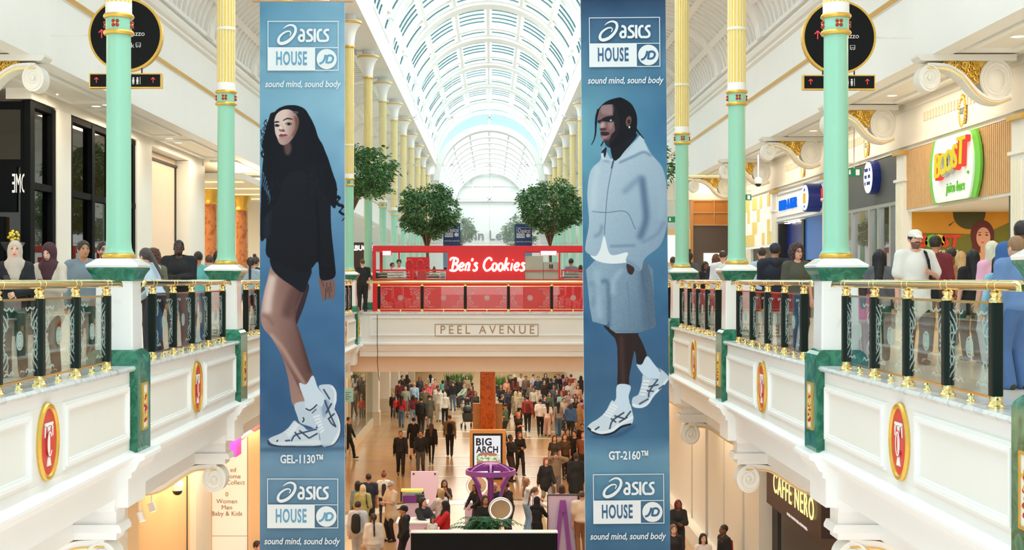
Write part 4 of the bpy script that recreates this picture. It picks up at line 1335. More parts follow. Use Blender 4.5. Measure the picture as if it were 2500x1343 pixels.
# round and bar direction signs beside the first columns
for s, nm in SIDES:
    d = 25.0
    cxp, cyp = ((308, 86) if s < 0 else (2047, 92))
    p = px(cxp, cyp, d)
    dsn = empty('direction_sign', p, 0, 'round black direction sign with gold rim behind the first %s column' % nm, 'sign')
    R = 90 * d / F
    a = MB(M['gold']); disc(a, 0, 0, R, R, -.06, .08, 48); a.build('gold_rim', dsn)
    a = MB(M['signblk']); disc(a, 0, 0, R * .94, R * .94, -.068, -.06, 48); disc(a, 0, 0, R * .94, R * .94, .08, .088, 48); a.build('black_face', dsn)
    M['arrow'] = M.get('arrow') or mat('red_arrow', srgb(222, 62, 72), .5, emit=srgb(222, 62, 72), estr=.3)
    M['signtext'] = M.get('signtext') or mat('sign_text', (.82, .82, .82), .5)
    q = d / F
    def arrow(mb, x, z, sz):
        mb.box(x - sz * .06, x + sz * .06, -.076, -.068, z - sz * .5, z + sz * .5)
        mb.ribbon([(x - sz * .36, -.072, z + sz * .12), (x, -.072, z + sz * .5)], sz * .14, (0, 1, 0), .008)
        mb.ribbon([(x + sz * .36, -.072, z + sz * .12), (x, -.072, z + sz * .5)], sz * .14, (0, 1, 0), .008)
    a = MB(M['arrow']); arrow(a, (-57 if s < 0 else -53) * q, 2 * q if s < 0 else 5 * q, 20 * q); a.build('arrow', dsn)
    tt = text_mesh('lettering', 'alazzo', 17 * q, M['signtext'], dsn, extrude=.002, align='RIGHT'); tt.location = (48 * q, -.071, -3 * q)
    tt = text_mesh('lettering', 'rk', 17 * q, M['signtext'], dsn, extrude=.002, align='RIGHT'); tt.location = (22 * q, -.071, -32 * q)
    def bus(mb, x, z, u):
        for b_ in ((-u, u, .9 * u, u), (-u, -.85 * u, -.6 * u, u), (.85 * u, u, -.6 * u, u), (-u, u, -.6 * u, -.5 * u), (-u, u, 0, .1 * u), (-.7 * u, -.4 * u, -.9 * u, -.6 * u), (.4 * u, .7 * u, -.9 * u, -.6 * u)):
            mb.box(x + b_[0], x + b_[1], -.076, -.068, z + b_[2], z + b_[3])
    a = MB(M['signtext']); bus(a, 32 * q, -26 * q, 6 * q); a.build('bus_symbol', dsn)
    # bracket back to the gallery beam
    hb = abs(hx(s, 7.70) - p.x)
    MB(M['white']).box(min(0, s * hb) if s < 0 else 0, 0 if s < 0 else hb, .0, .02, -.012, .012).build('mounting_arm', dsn)
    cb, zb = ((308, 198) if s < 0 else (2047, 202))
    p2 = px(cb, zb, d)
    bsn = empty('direction_sign', p2, 0, 'black bar shaped direction sign hanging under the round sign on the %s' % nm, 'sign')
    a = MB(M['gold']); a.box(-88 * q, 88 * q, -.06, .08, -18 * q, 18 * q); a.build('gold_rim', bsn)
    a = MB(M['signblk']); a.box(-85 * q, 85 * q, -.068, -.06, -15 * q, 15 * q); a.build('black_face', bsn)
    a = MB(M['arrow']); arrow(a, -70 * q, 1 * q, 13 * q); arrow(a, 68 * q, 1 * q, 13 * q); a.build('arrow', bsn)
    a = MB(M['signtext'])
    for k in (20, 30):
        a.ball((k * q, -.07, 6 * q), (2.4 * q, .004, 2.4 * q), 10, 5); a.box((k - 2.5) * q, (k + 2.5) * q, -.076, -.068, -4 * q, 3 * q); a.box((k - 2) * q, (k - .5) * q, -.076, -.068, -9 * q, -4 * q); a.box((k + .5) * q, (k + 2) * q, -.076, -.068, -9 * q, -4 * q)
    a.box(36 * q, 37 * q, -.076, -.068, -9 * q, 9 * q)
    a.build('toilet_symbol', bsn)
    a = MB(M['black']); a.box(-40 * q, -37 * q, -.01, .01, 18 * q, (zb - cyp) * q - 75 * q); a.box(37 * q, 40 * q, -.01, .01, 18 * q, (zb - cyp) * q - 75 * q); a.build('hanger', bsn)

# ------------------------------------------------------------------ recessed downlights
def make_down(warm):
    r = empty('downlight')
    MB(M['white']).lathe([(.10, 0), (.12, -.012), (.12, 0)], 18).build('trim_ring', r)
    MB(M['lampw'] if warm else M['lampc']).lathe([(.095, -.006), (.095, -.002)], 18).build('lens', r)
    return r
dl0 = None
ndl = 0
spots_r = [(2485, 90), (2400, 140), (2178, 234), (2128, 262), (1985, 320), (1960, 340), (1840, 395)]
spots_l = [(235, 260), (262, 257), (413, 339), (436, 349), (100, 230)]
for k, (x, y) in enumerate(spots_r + spots_l):
    d = (GC - .01 - EYE) * F / (682 - y)
    X = (x - 1200) * d / F
    lo, hi = (hx(1, 8.2), hx(1, 9.0)) if X > 0 else (hx(-1, 9.0), hx(-1, 8.2))
    X = max(lo, min(hi, X))
    o = make_down(True) if dl0 is None else copy_tree(dl0)
    dl0 = dl0 or o
    o.location = (X, d, GC + .0)
    tag(o, 'recessed warm downlight in the %s gallery ceiling, %s from the camera' % (('right', ORD[k]) if k < len(spots_r) else ('left', ORD[k - len(spots_r)])), 'downlight', 'recessed downlights of the gallery ceilings')
for s in (-1, 1):
    for y in COLY[0:8]:
        area('gallery_lamp', (hx(s, 8.55), y + 3.5, GC - .08), (0, 0, 0), .7, 4.5, 95, (1, .84, .62))
        area('lower_gallery_lamp', (hx(s, 5.6), y + 3.5, -2.1), (0, 0, 0), .7, 4.5, 70, (1, .74, .46))
for y in (62, 68, 75, 82, 90, 100, 110):
    area('lower_hall_lamp', (CX, y, -1.9 if y < 67 else -.4), (0, 0, 0), 7, 3, 260, (1, .82, .58))
area('bridge_lamp', (CX, 51, -2.05), (0, 0, 0), 7, 3, 200, (1, .74, .46))
for y in (48.5, 55):
    area('side_hall_lamp', (WL - 3, y, 4.3), (0, 0, 0), 4, 3, 160, (1, .8, .5))
area('juice_bar_lamp', (WR + 2, 28, 2.55), (0, 0, 0), 2, 4, 60, (1, .85, .65))
# ------------------------------------------------------------------ lower shops
LR, LL = hx(1, 6.2), hx(-1, 6.2)
M['glowpeach'] = mat('peach_glow_wall', srgb(246, 206, 156), .6)
lw = MB(M['peach'], M['panelw'], M['darkin'])
# right: tall panels with dark slots
lw.use(1)
for (y0, y1) in ((31.6, 33.4), (33.7, 36.2), (36.5, 39.0), (39.5, 42.0), (42.3, 62)):
    lw.box(LR, LR + .4, y0, y1, ZL, -1.9)
lw.use(2).box(LR + .3, LR + .5, 31, 62, ZL, -1.9)
lw.use(1).box(LR - .28, LR, 31.6, 62, ZL, ZL + .45)
lw.use(1).box(LR, LR + .4, 62, 120, ZL, -1.9)
lw.use(0).box(LR, LR + .4, 10, 22.5, ZL, -1.9)
structure(lw, 'wall_lower_right')
M['ink'] = mat('grey_line_print', srgb(150, 132, 112), .5)
# coffee shop sign
M['cafe'] = mat('dark_brown_fascia', srgb(58, 36, 28), .4)
cf = empty('coffee_shopfront', (LR, 27.0, 0), -PI / 2, 'dark brown coffee shopfront with glowing yellow block letters', 'shopfront')
a = MB(M['cafe'], M['black']); a.use(0).box(-3.7, 4.2, .0, .4, -3.75, -1.95); a.use(1).box(-3.6, 4.1, .3, .5, ZL, -3.7); a.build('fascia', cf)
a = MB(M['cafe']); a.box(-1.75, 2.65, -.30, .0, -3.38, -2.58); a.build('sign_box', cf)
M['cafel'] = emis('lit_letters', (1.0, .78, .30), 1.5)
tt = text_mesh('lettering', 'CAFFE NERO', .58, M['cafel'], cf, extrude=.006, offset=.002, sx=.95, spacing=1.16, valign='CENTER'); tt.location = (.45, -.33, -2.98)
M['slatew'] = mat('lit_small_text', (.8, .78, .8), .5, emit=(.9, .85, .9), estr=.5)
tt = text_mesh('lettering', 'THE COFFEE HOUSE', .24, M['slatew'], cf, extrude=.008, sx=.85, offset=.003, valign='CENTER'); tt.location = (-.6, -.02, -3.58)
# pilaster and pale shop window nearer than the coffee shop
pb = empty('pilaster', (LR, 21.9, ZL), -PI / 2, 'cream pilaster with an orange band at the near side of the coffee shop', 'pilaster')
a = MB(M['panelw']); a.box(-.45, .45, -.15, .3, 0, 4.6); a.build('shaft', pb)
a = MB(M['owood']); a.box(-.5, .5, -.22, .3, 3.35, 3.48); a.build('band', pb)
a = MB(M['gold']); a.box(-.35, .1, -.17, -.15, .3, 3.2); a.build('inset', pb)
sw = empty('pale_shop_window', (LR, 18.2, ZL), -PI / 2, 'pale shop window with mannequins below the right gallery', 'shop window')
a = MB(M['char']); a.box(-3.0, -2.9, -.02, .1, 0, 4.4); a.build('frame', sw)
MB(M['clear']).box(-3, 3, .02, .03, 0, 4.4).build('shop_window', sw)
a = MB(M['signw'], M['beige'])
for k in range(4):
    x = -2.2 + k * .9
    a.use(k % 2).ball((x, .5, 3.1), (.2, .15, .5), 12, 8); a.ball((x, .5, 3.75), (.09, .1, .13), 10, 6)
a.build('mannequins', sw, smooth=True)
a = MB(M['warmwall']); a.box(-3, 3, 1.0, 1.1, 0, 4.4); a.build('back_panel', sw)
cv = [area('coffee_lamp', (LR - .6, 27, -2.2), (0, 0, 0), .5, 4, 20, (1, .8, .5))]
# left: peach clothes shop with white directory pier
lw = MB(M['glowpeach'], M['panelw'], M['darkin'])
lw.use(0).box(LL - .4, LL, 25.3, 47, ZL, -1.9)
lw.use(2).box(LL - .01, LL + .01, 29.3, 29.38, ZL, -1.9)
lw.use(1).box(LL - .4, LL + .14, 29.6, 31.15, ZL, -1.9)
structure(lw, 'wall_lower_left')
SY = 32.0
bd_ = empty('directory_board', (px(561, 0, SY).x, SY, ZL), 0, 'lit white store directory board with brown lettering under the left gallery', 'sign')
bx = lambda x: (x - 1200) * SY / F - bd_.location.x
bz = lambda y: EYE - (y - 682) * SY / F - ZL
M['board'] = mat('lit_white_board', (.86, .82, .74), .5, emit=(1, .9, .74), estr=.35)
a = MB(M['board']); a.box(bx(517), bx(606), 0, .2, 0, 4.5); a.build('board', bd_)
a = MB(M['glowpeach']); a.box(bx(606), bx(690), .05, .3, 0, 4.5); a.build('side_panel', bd_)
a = MB(M['bronze']); a.box(bx(517), bx(606), -.006, 0, bz(1309), bz(1308)); a.box(bx(604), bx(606), -.02, 0, 0, 4.5); a.build('joint', bd_)
M['brownink'] = mat('brown_lettering', srgb(150, 116, 80), .5)
for tx, x, y, al in (('ed', 577, 1152, 'RIGHT'), ('Home', 588, 1168, 'RIGHT'), ('Click & Collect', 598, 1183, 'RIGHT'), ('0', 554, 1212, 'CENTER'), ('Women', 554, 1229, 'CENTER'), ('Men', 554, 1244, 'CENTER'), ('Baby & Kids', 554, 1259, 'CENTER')):
    tt = text_mesh('lettering', tx, 15.5 * SY / F, M['brownink'], bd_, extrude=.003, align=al); tt.location = (bx(x), -.006, bz(y))
M['pinks'] = mat('pink_sign', srgb(250, 60, 190), .4, emit=srgb(250, 60, 190), estr=.2)
SY2 = 30.6
pk = empty('pink_sign', px(573, 1085, SY2), 0, 'bright pink hanging sign above the directory board', 'sign')
MB(M['pinks']).box(-.09, .09, -.3, .3, -.24, .24).build('panel', pk)
MB(M['steel']).box(-.01, .01, -.01, .01, .24, -2.05 - pk.location.z).build('hanger', pk)
# track spotlights
for k, (x, y, d) in enumerate(((370, 1235, 25.5), (343, 1258, 24.3))):
    o = empty('track_spotlight', px(x, y, d), 0, 'white track spotlight under the left gallery, %s one' % ('farther', 'nearer')[k], 'spotlight')
    MB(M['white']).tube([(-.02, 0, .06), (.03, 0, -.10)], .065, 14).build('can', o, smooth=True, angle=40)
    MB(M['lampw']).tube([(.03, 0, -.10), (.031, 0, -.104)], .055, 14).build('lens', o)
    MB(M['white']).box(-.012, .012, -.012, .012, .05, -2.05 - o.location.z).build('arm', o)
pil = empty('pilaster', (LL, 23.0, ZL), PI / 2, 'pink cream pilaster with an orange band at the near end of the clothes shop', 'pilaster')
a = MB(M['panelw']); a.box(-1.1, 1.0, -.15, .3, 0, 4.5); a.build('shaft', pil)
a = MB(M['owood']); a.box(-.65, .25, -.24, .0, 2.9, 3.02); a.build('band', pil)
a = MB(M['gold']); a.box(-.3, .15, -.17, -.15, .3, 2.7); a.build('inset', pil)
area('clothes_lamp', (LL + .9, 29, -2.15), (0, .5, 0), .5, 6, 90, (1, .8, .52))
area('clothes_lamp', (LL + .6, 37, -2.15), (0, .5, 0), .5, 6, 60, (1, .8, .52))

# ------------------------------------------------------------------ lower hall beyond the bridge
M['shopgreen'] = mat('pale_green_frame', srgb(190, 200, 180), .4)
hl = MB(M['panelw'], M['warmwall'], M['beige'])
hl.use(1).box(LL - 3.2, LL - 3, 47, 150, ZL, -1.9); hl.use(0).box(LL - .3, LL, 47, 60.4, ZL, -1.9)
for y in (47.2, 60.4, 72.8, 80.8, 88.8, 97, 106):
    hl.use(0).box(LL - .3, LL + (.12 if y < 62 else .5), y, y + .9, ZL + .75, -1.95); hl.use(2).box(LL - .35, LL + (.15 if y < 62 else .55), y - .05, y + .95, ZL, ZL + .75)
hl.use(1).box(-14, LL + .2, 112, 112.3, ZL, -1); hl.use(1).box(-14, 14, 128, 128.3, ZL, 0)
structure(hl, 'wall_lower_far')
M['greenglass'] = glassy('greenish_glass', tint=(.86, .93, .86), ior=1.45)
wn = empty('clothes_shop_window', (LL + .2, 67, ZL), 0, 'tall glass shop window full of colourful clothes below the bridge on the left', 'shop window')
MB(M['greenglass']).box(-.01, .0, -5.8, 5.9, .45, 4.4).build('glass', wn)
a = MB(M['beige']); a.box(-.2, .05, -5.8, 5.9, 0, .45); a.box(-.05, .03, -5.9, -5.8, 0, 4.4); a.box(-.05, .03, 2, 2.08, 0, 4.4); a.build('sill', wn)
rnd = random.Random(11)
ccols = [mat('garment_cloth', srgb(*c), .8) for c in ((120, 40, 70), (220, 190, 60), (70, 40, 80), (210, 110, 60), (170, 60, 60), (90, 110, 130), (225, 220, 210), (40, 40, 48))]
for k in range(18):
    a = MB(ccols[k % 8])
    y = -5.2 + k * .62; z = rnd.choice((2.2, 2.9, 1.2)); x = -.5 - rnd.random() * .5
    a.rings([sq(.16, 0), sq(.2, .3), sq(.22, .9), sq(.18, 1.05), sq(.05, 1.12)])
    o = a.build('garment', wn); o.location = (x, y, z); o.rotation_euler = (0, 0, rnd.random() * 3)
a = MB(M['steel']); a.box(-.82, -.78, -5.6, 5.6, 4.02, 4.06); a.build('hanging_rail', wn)
ns = empty('blue_notice', px(845, 965, 58.5), 0, 'small pale blue notice on the shop glass beside the left banner', 'notice')
MB(mat('pale_blue_card', srgb(140, 200, 210), .5)).box(-.30, .30, 0, .03, -.28, .28).build('card', ns)
MB(M['steel']).box(-.02, .02, .03, .07, -.28 - (px(0, 965, 58.5).z - .28 - ZL), .28).build('stand', ns)
a = MB(M['grey'])
for r_ in range(4): a.box(-.2, .2 - .08 * (r_ % 2), -.006, 0, .1 - r_ * .09, .13 - r_ * .09)
a.build('text_lines', ns)
# orange marble column with oak plinth
oc = empty('marble_column', (px(1191, 0, 57).x, 57, ZL), 0, 'bright orange marble column rising from an oak plinth under the bridge', 'column')
tag(oc, kind='thing')
MB(M['orange']).lathe([(.33, .9), (.32, 2.5), (.30, 5.2)], 28).build('shaft', oc, smooth=True, angle=50)
MB(M['wood']).box(-.62, .62, -.5, .5, 0, 2.62).build('plinth', oc) if False else None
a = MB(M['wood']); a.box(-.62, .60, .36, .60, 0, 2.55); a.box(-.62, .60, -.6, .6, 0, 1.2); a.build('oak_plinth', oc)
# advertising totem
TY = 52.0
to = empty('advertising_totem', (px(1190, 0, TY).x, TY, ZL), 0, 'oak framed digital totem showing a burger advert with bold dark capitals', 'advert')
tz = lambda y: EYE - (y - 682) * TY / F - ZL
txx = lambda x: (x - 1200) * TY / F - to.location.x
a = MB(M['wood']); a.box(txx(1147), txx(1235), .02, .32, 0, tz(1050)); a.box(txx(1147), txx(1154), -.04, .02, 0, tz(1050)); a.box(txx(1227), txx(1235), -.04, .02, 0, tz(1050)); a.box(txx(1147), txx(1235), -.04, .02, tz(1058), tz(1050)); a.build('oak_frame', to)
MB(M['black']).box(txx(1154), txx(1227), -.01, .03, .2, tz(1058)).build('bezel', to)
M['adwhite'] = emis('screen_white', (.92, .93, .96), 1.0)
MB(M['adwhite']).box(txx(1158), txx(1222), -.02, -.01, .3, tz(1064)).build('screen', to)
M['adink'] = mat('advert_dark_blue', srgb(38, 40, 66), .5)
tt = text_mesh('lettering', 'BIG', .37, M['adink'], to, extrude=.002, offset=.012, align='LEFT', sx=1.0, spacing=1.1); tt.location = (txx(1161), -.024, tz(1087))
tt = text_mesh('lettering', 'ARCH', .33, M['adink'], to, extrude=.002, offset=.012, align='CENTER', sx=.86, spacing=1.1); tt.location = (txx(1190), -.024, tz(1105))
M['bun'] = emis('print_bun', srgb(214, 140, 110), .8); M['lett'] = emis('print_lettuce', srgb(150, 190, 70), .8); M['sauce'] = emis('print_cream', srgb(240, 232, 190), .9)
a = MB(M['bun'], M['lett'], M['sauce'])
a.use(0).prism([(txx(1164), tz(1113)), (txx(1170), tz(1107)), (txx(1190), tz(1104)), (txx(1210), tz(1107)), (txx(1220), tz(1113))], -.026, -.022, lambda p, q, t_: (p, t_, q))
rnd = random.Random(1)
for k in range(60):
    x = rnd.uniform(1164, 1219); y = rnd.uniform(1112, 1126)
    a.use(1 + k % 2); disc(a, txx(x), tz(y), .04, .025, -.03 - k * 2e-5, -.026, 8)
a.use(0).box(txx(1164), txx(1220), -.026, -.022, tz(1140), tz(1126))
a.build('burger_print', to)

# ------------------------------------------------------------------ pink beauty kiosk
M['pink'] = mat('pale_pink_panel', srgb(232, 204, 226), .4)
M['purple'] = mat('purple_enamel', srgb(158, 80, 168), .4)
M['purpled'] = mat('deep_purple_enamel', srgb(130, 52, 140), .4)
KD2 = 40.6
def wp(x, y, d): return px(x, y, d)
def floor_y(y): return (EYE - ZL) * F / (y - 682)     # depth of a floor point seen at picture row y
# tall pink panel, back left
o = empty('pink_partition', (px(1036, 0, 45).x, 45, ZL), 0, 'tall pale pink partition at the back of the beauty kiosk', 'partition')
zt = px(0, 1151, 45).z - ZL; W = 33 * 45 / F
MB(M['pink']).box(-W, W, 0, .08, 0, zt).build('panel', o)
a = MB(M['black'])
for x in (-W + .09, W - .09): a.lathe([(.03, 0), (.03, .02)], 10, fn=lambda u, v, z_, xx=x: (xx + u, -z_, zt - .08 + v))
a.build('fixings', o)
# purple canopy structure
o = empty('purple_canopy_stand', (px(1198, 0, KD2).x, KD2, ZL), 0, 'purple umbrella shaped metal structure in the middle of the beauty kiosk', 'structure')
zt = px(0, 1133, KD2).z - ZL; zr = px(0, 1152, KD2).z - ZL; zb = zt - 1.15
R = 57 * KD2 / F
a = MB(M['purpled']); a.lathe([(.085, .9), (.085, zt - .05)], 14); a.lathe([(.24, 0), (.24, .05)], 16); a.lathe([(.08, 0.03), (.08, .95)], 10); a.build('post', o)
a = MB(M['purple'], M['pink']); a.lathe([(.20, zt - .05), (.26, zt - .02), (.24, zt + .02)], 20); a.build('top_cap', o)
a = MB(M['purple']); a.rings([[((R + dr) * math.cos(2 * PI * i / 40), (R + dr) * math.sin(2 * PI * i / 40), zr + dz) for dr, dz in ((0, -.07), (.05, -.07), (.05, .07), (0, .07))] for i in range(40)], closed=True); a.build('ring', o)
for k in range(6):
    q = PI / 6 + k * PI / 3
    a = MB(M['purple'])
    top = [(.22 + (R - .2) * u, zt - .01 - (zt - zr - .0) * u ** 1.8) for u in [i / 10 for i in range(11)]]
    a.ribbon([(r * math.cos(q), r * math.sin(q), z) for r, z in top], .06, (math.cos(q + PI / 2), math.sin(q + PI / 2), 0), .06)
    low = [(R - (R - .26) * u ** .7, zr - (zr - zb) * u) for u in [i / 10 for i in range(11)]]
    a.ribbon([(r * math.cos(q), r * math.sin(q), z) for r, z in low], .06, (math.cos(q + PI / 2), math.sin(q + PI / 2), 0), .06)
    a.ribbon([((R - .32 + .3 * u) * math.cos(q), (R - .32 + .3 * u) * math.sin(q), zr - .45 + .42 * u) for u in (0, .5, 1)], .06, (math.cos(q + PI / 2), math.sin(q + PI / 2), 0), .08)
    a.build('rib', o)
# mirrors with lit rims
M['mirror'] = mat('mirror_glass', (.82, .86, .86), .06, metal=1.0)
for x, y, r, d, lab, fl in ((1165, 1185, 26, 45.5, 'round mirror with a lit rim on the far side of the purple canopy', 1.1), (1222, 1243, 28, 38.6, 'round mirror with a lit rim at the near side of the purple canopy', 1.1)):
    p = wp(x, y, d); R = r * d / F
    o = empty('round_mirror', p, 0.12, lab, 'mirror')
    o.rotation_euler = (.2, 0, .12)
    a = MB(M['lampc']); a.rings([[((R + dr) * math.cos(2 * PI * i / 36), dy, (R + dr) * math.sin(2 * PI * i / 36)) for dr, dy in ((-.035, -.035), (-.02, -.035), (-.02, -.02), (-.035, -.02))] for i in range(36)], closed=True); a.build('lit_rim', o)
    a = MB(M['white']); a.rings([[((R + dr) * math.cos(2 * PI * i / 36), dy, (R + dr) * math.sin(2 * PI * i / 36)) for dr, dy in ((-.02, -.04), (.02, -.04), (.02, .03), (-.02, .03))] for i in range(36)], closed=True); a.build('frame', o)
    a = MB(M['mirror']); disc(a, 0, 0, R - .02, R - .02, -.02, .02, 36); a.build('glass', o)
    a = MB(M['steel']); a.box(-.03, .03, .03, .09, ZL - p.z, 0); a.box(-.2, .2, -.1, .2, ZL - p.z, ZL - p.z + .04); a.build('stand', o)
# pink counters and tall panel with tweezers
def counter(name, x0, x1, ytop, yfeet, depth, lab, m_='pink'):
    d = floor_y(yfeet)
    o = empty(name, ((x0 + x1) / 2 * d / F - 1200 * d / F, d, ZL), 0, lab, 'counter')
    W = (x1 - x0) * d / F / 2
    h = px(0, ytop, d).z - ZL
    MB(M[m_]).box(-W, W, 0, depth, 0, h - .04).build('body', o)
    MB(M['white']).box(-W - .02, W + .02, -.02, depth + .02, h - .04, h).build('worktop', o)
    return o, d, h
counter('pink_counter', 968, 1056, 1276, 1350, .9, 'low pale pink counter at the front left of the beauty kiosk')
counter('pink_counter', 1135, 1165, 1226, 1290, .8, 'narrow pale pink counter below the far round mirror')
counter('pink_counter', 992, 1044, 1228, 1318, .6, 'pale pink counter carrying bags and a yellow tray, back left of the beauty kiosk')
d = 39.0
o = empty('tweezer_panel', (px(1374, 0, d).x, d, ZL), 0, 'tall pale pink panel with giant purple tweezers at the right of the kiosk', 'panel')
zt = px(0, 1210, d).z - ZL; W = 36 * d / F
MB(M['pink']).box(-W, W, 0, .1, 0, zt).build('panel', o)
a = MB(M['char']); a.box(-W - .02, -W, -.02, .12, 0, zt + .02); a.box(W, W + .03, -.02, .12, 0, zt + .02); a.box(-W, W, -.02, .12, zt, zt + .03); a.build('edge', o)
a = MB(M['purple'])
for sg in (-1, 1):
    a.ribbon([(sg * .03, -.05, zt - .15), (sg * .07, -.05, zt - .5), (sg * .17, -.05, zt - 1.5), (sg * .2, -.05, .05)], [.1, .11, .12, .1], (0, 1, 0), .1)
a.lathe([(.07, 0), (.07, .03)], 16, fn=lambda u, v, z_: (u, -.1 - z_, zt - .38 + v)); a.box(-.08, .08, -.1, 0, zt - .22, zt - .12)
a.build('tweezers', o)
# yellow lit tray, monitor and hairdryer cups on counter
d = floor_y(1318)
tr = empty('display_tray', (px(1005, 0, d).x, d + .3, px(0, 1228, d).z), 0, 'yellow lit product tray on the back counter of the beauty kiosk', 'display')
M['ylit'] = mat('yellow_lit', srgb(250, 226, 110), .4, emit=srgb(250, 226, 110), estr=.4)
a = MB(M['ylit']); a.box(-.32, .32, -.12, .12, .30, .36); a.build('top', tr)
a = MB(M['black']); a.box(-.34, -.30, -.12, .12, 0, .3); a.box(.30, .34, -.12, .12, 0, .3); a.build('sides', tr)
a = MB(M['mint']); a.box(-.2, .28, -.1, .1, .0, .26); a.build('boxes', tr)
tp = MB(M['purpled'], M['char']); tp.use(0).box(-.2, .2, -.1, .1, 0, .22); o = tp.build('carrier_bag'); o.location = (px(1000, 0, d).x, d + .05, px(0, 1228, d).z); tag(o, 'dark purple bag on the back counter of the beauty kiosk', 'bag')
tp = MB(M['char']); tp.rings([sq(.13, 0), sq(.15, .1), sq(.13, .24)]); o = tp.build('black_tub'); o.location = (px(1024, 0, d).x, d + .1, px(0, 1228, d).z); tag(o, 'black tub on the back counter of the beauty kiosk', 'tub')
# black display back and palm in front
d = 34.0
o = empty('black_display_box', (px(1182, 0, d).x, d, ZL), 0, 'large plain black display box at the bottom edge of the picture', 'display')
zt = px(0, 1300, d).z - ZL; W = 179 * d / F
MB(M['signblk']).box(-W, W, 0, .35, 0, zt - .02).build('case', o)
MB(M['steel']).box(-W - .01, W + .01, -.01, .36, zt - .02, zt).build('top_edge', o)
# palm
pm_ = empty('potted_palm', (px(1185, 0, 36.2).x, 36.2, ZL), 0, 'green feathery palm plant behind the black display box', 'plant')
zt = px(0, 1296, 36.2).z - ZL
MB(M['char']).rings([sq(.4, 0), sq(.45, zt - .1)]).build('planter', pm_)
M['palm'] = mat('palm_green', srgb(46, 104, 60), .5, noise=.3, scale=8)
a = MB(M['palm']); rnd = random.Random(6)
for k in range(38):
    q = rnd.uniform(0, 2 * PI); Ln = rnd.uniform(.45, 1.05); lift = rnd.uniform(.1, .55)
    ax = Vector((math.cos(q), math.sin(q) * .6, 0))
    sp = [Vector((0, 0, zt - .1)) + ax * Ln * u + Vector((0, 0, lift * math.sin(u * 2.2) * .8)) for u in [i / 10 for i in range(11)]]
    a.tube(sp, [.012 - .0009 * i for i in range(11)], 4)
    for i in range(2, 11):
        t_ = (sp[min(i + 1, 10)] - sp[i - 1]).normalized()
        sd = t_.cross(Vector((0, 0, 1))).normalized()
        for sg in (-1, 1):
            l_ = .26 * (1 - .5 * i / 10)
            tip = sp[i] + sd * sg * l_ + t_ * l_ * .6 - Vector((0, 0, .05))
            wv = t_ * .014
            a.add([sp[i] - wv, sp[i] + wv, (sp[i] + tip) / 2 + wv * 1.2 + Vector((0, 0, .01)), tip], [(0, 1, 2, 3)])
a.build('fronds', pm_, recalc=False)
area('kiosk_lamp', (px(1200, 0, 44).x, 43, -2.4), (0, 0, 0), 5, 4, 160, (1, .86, .7))
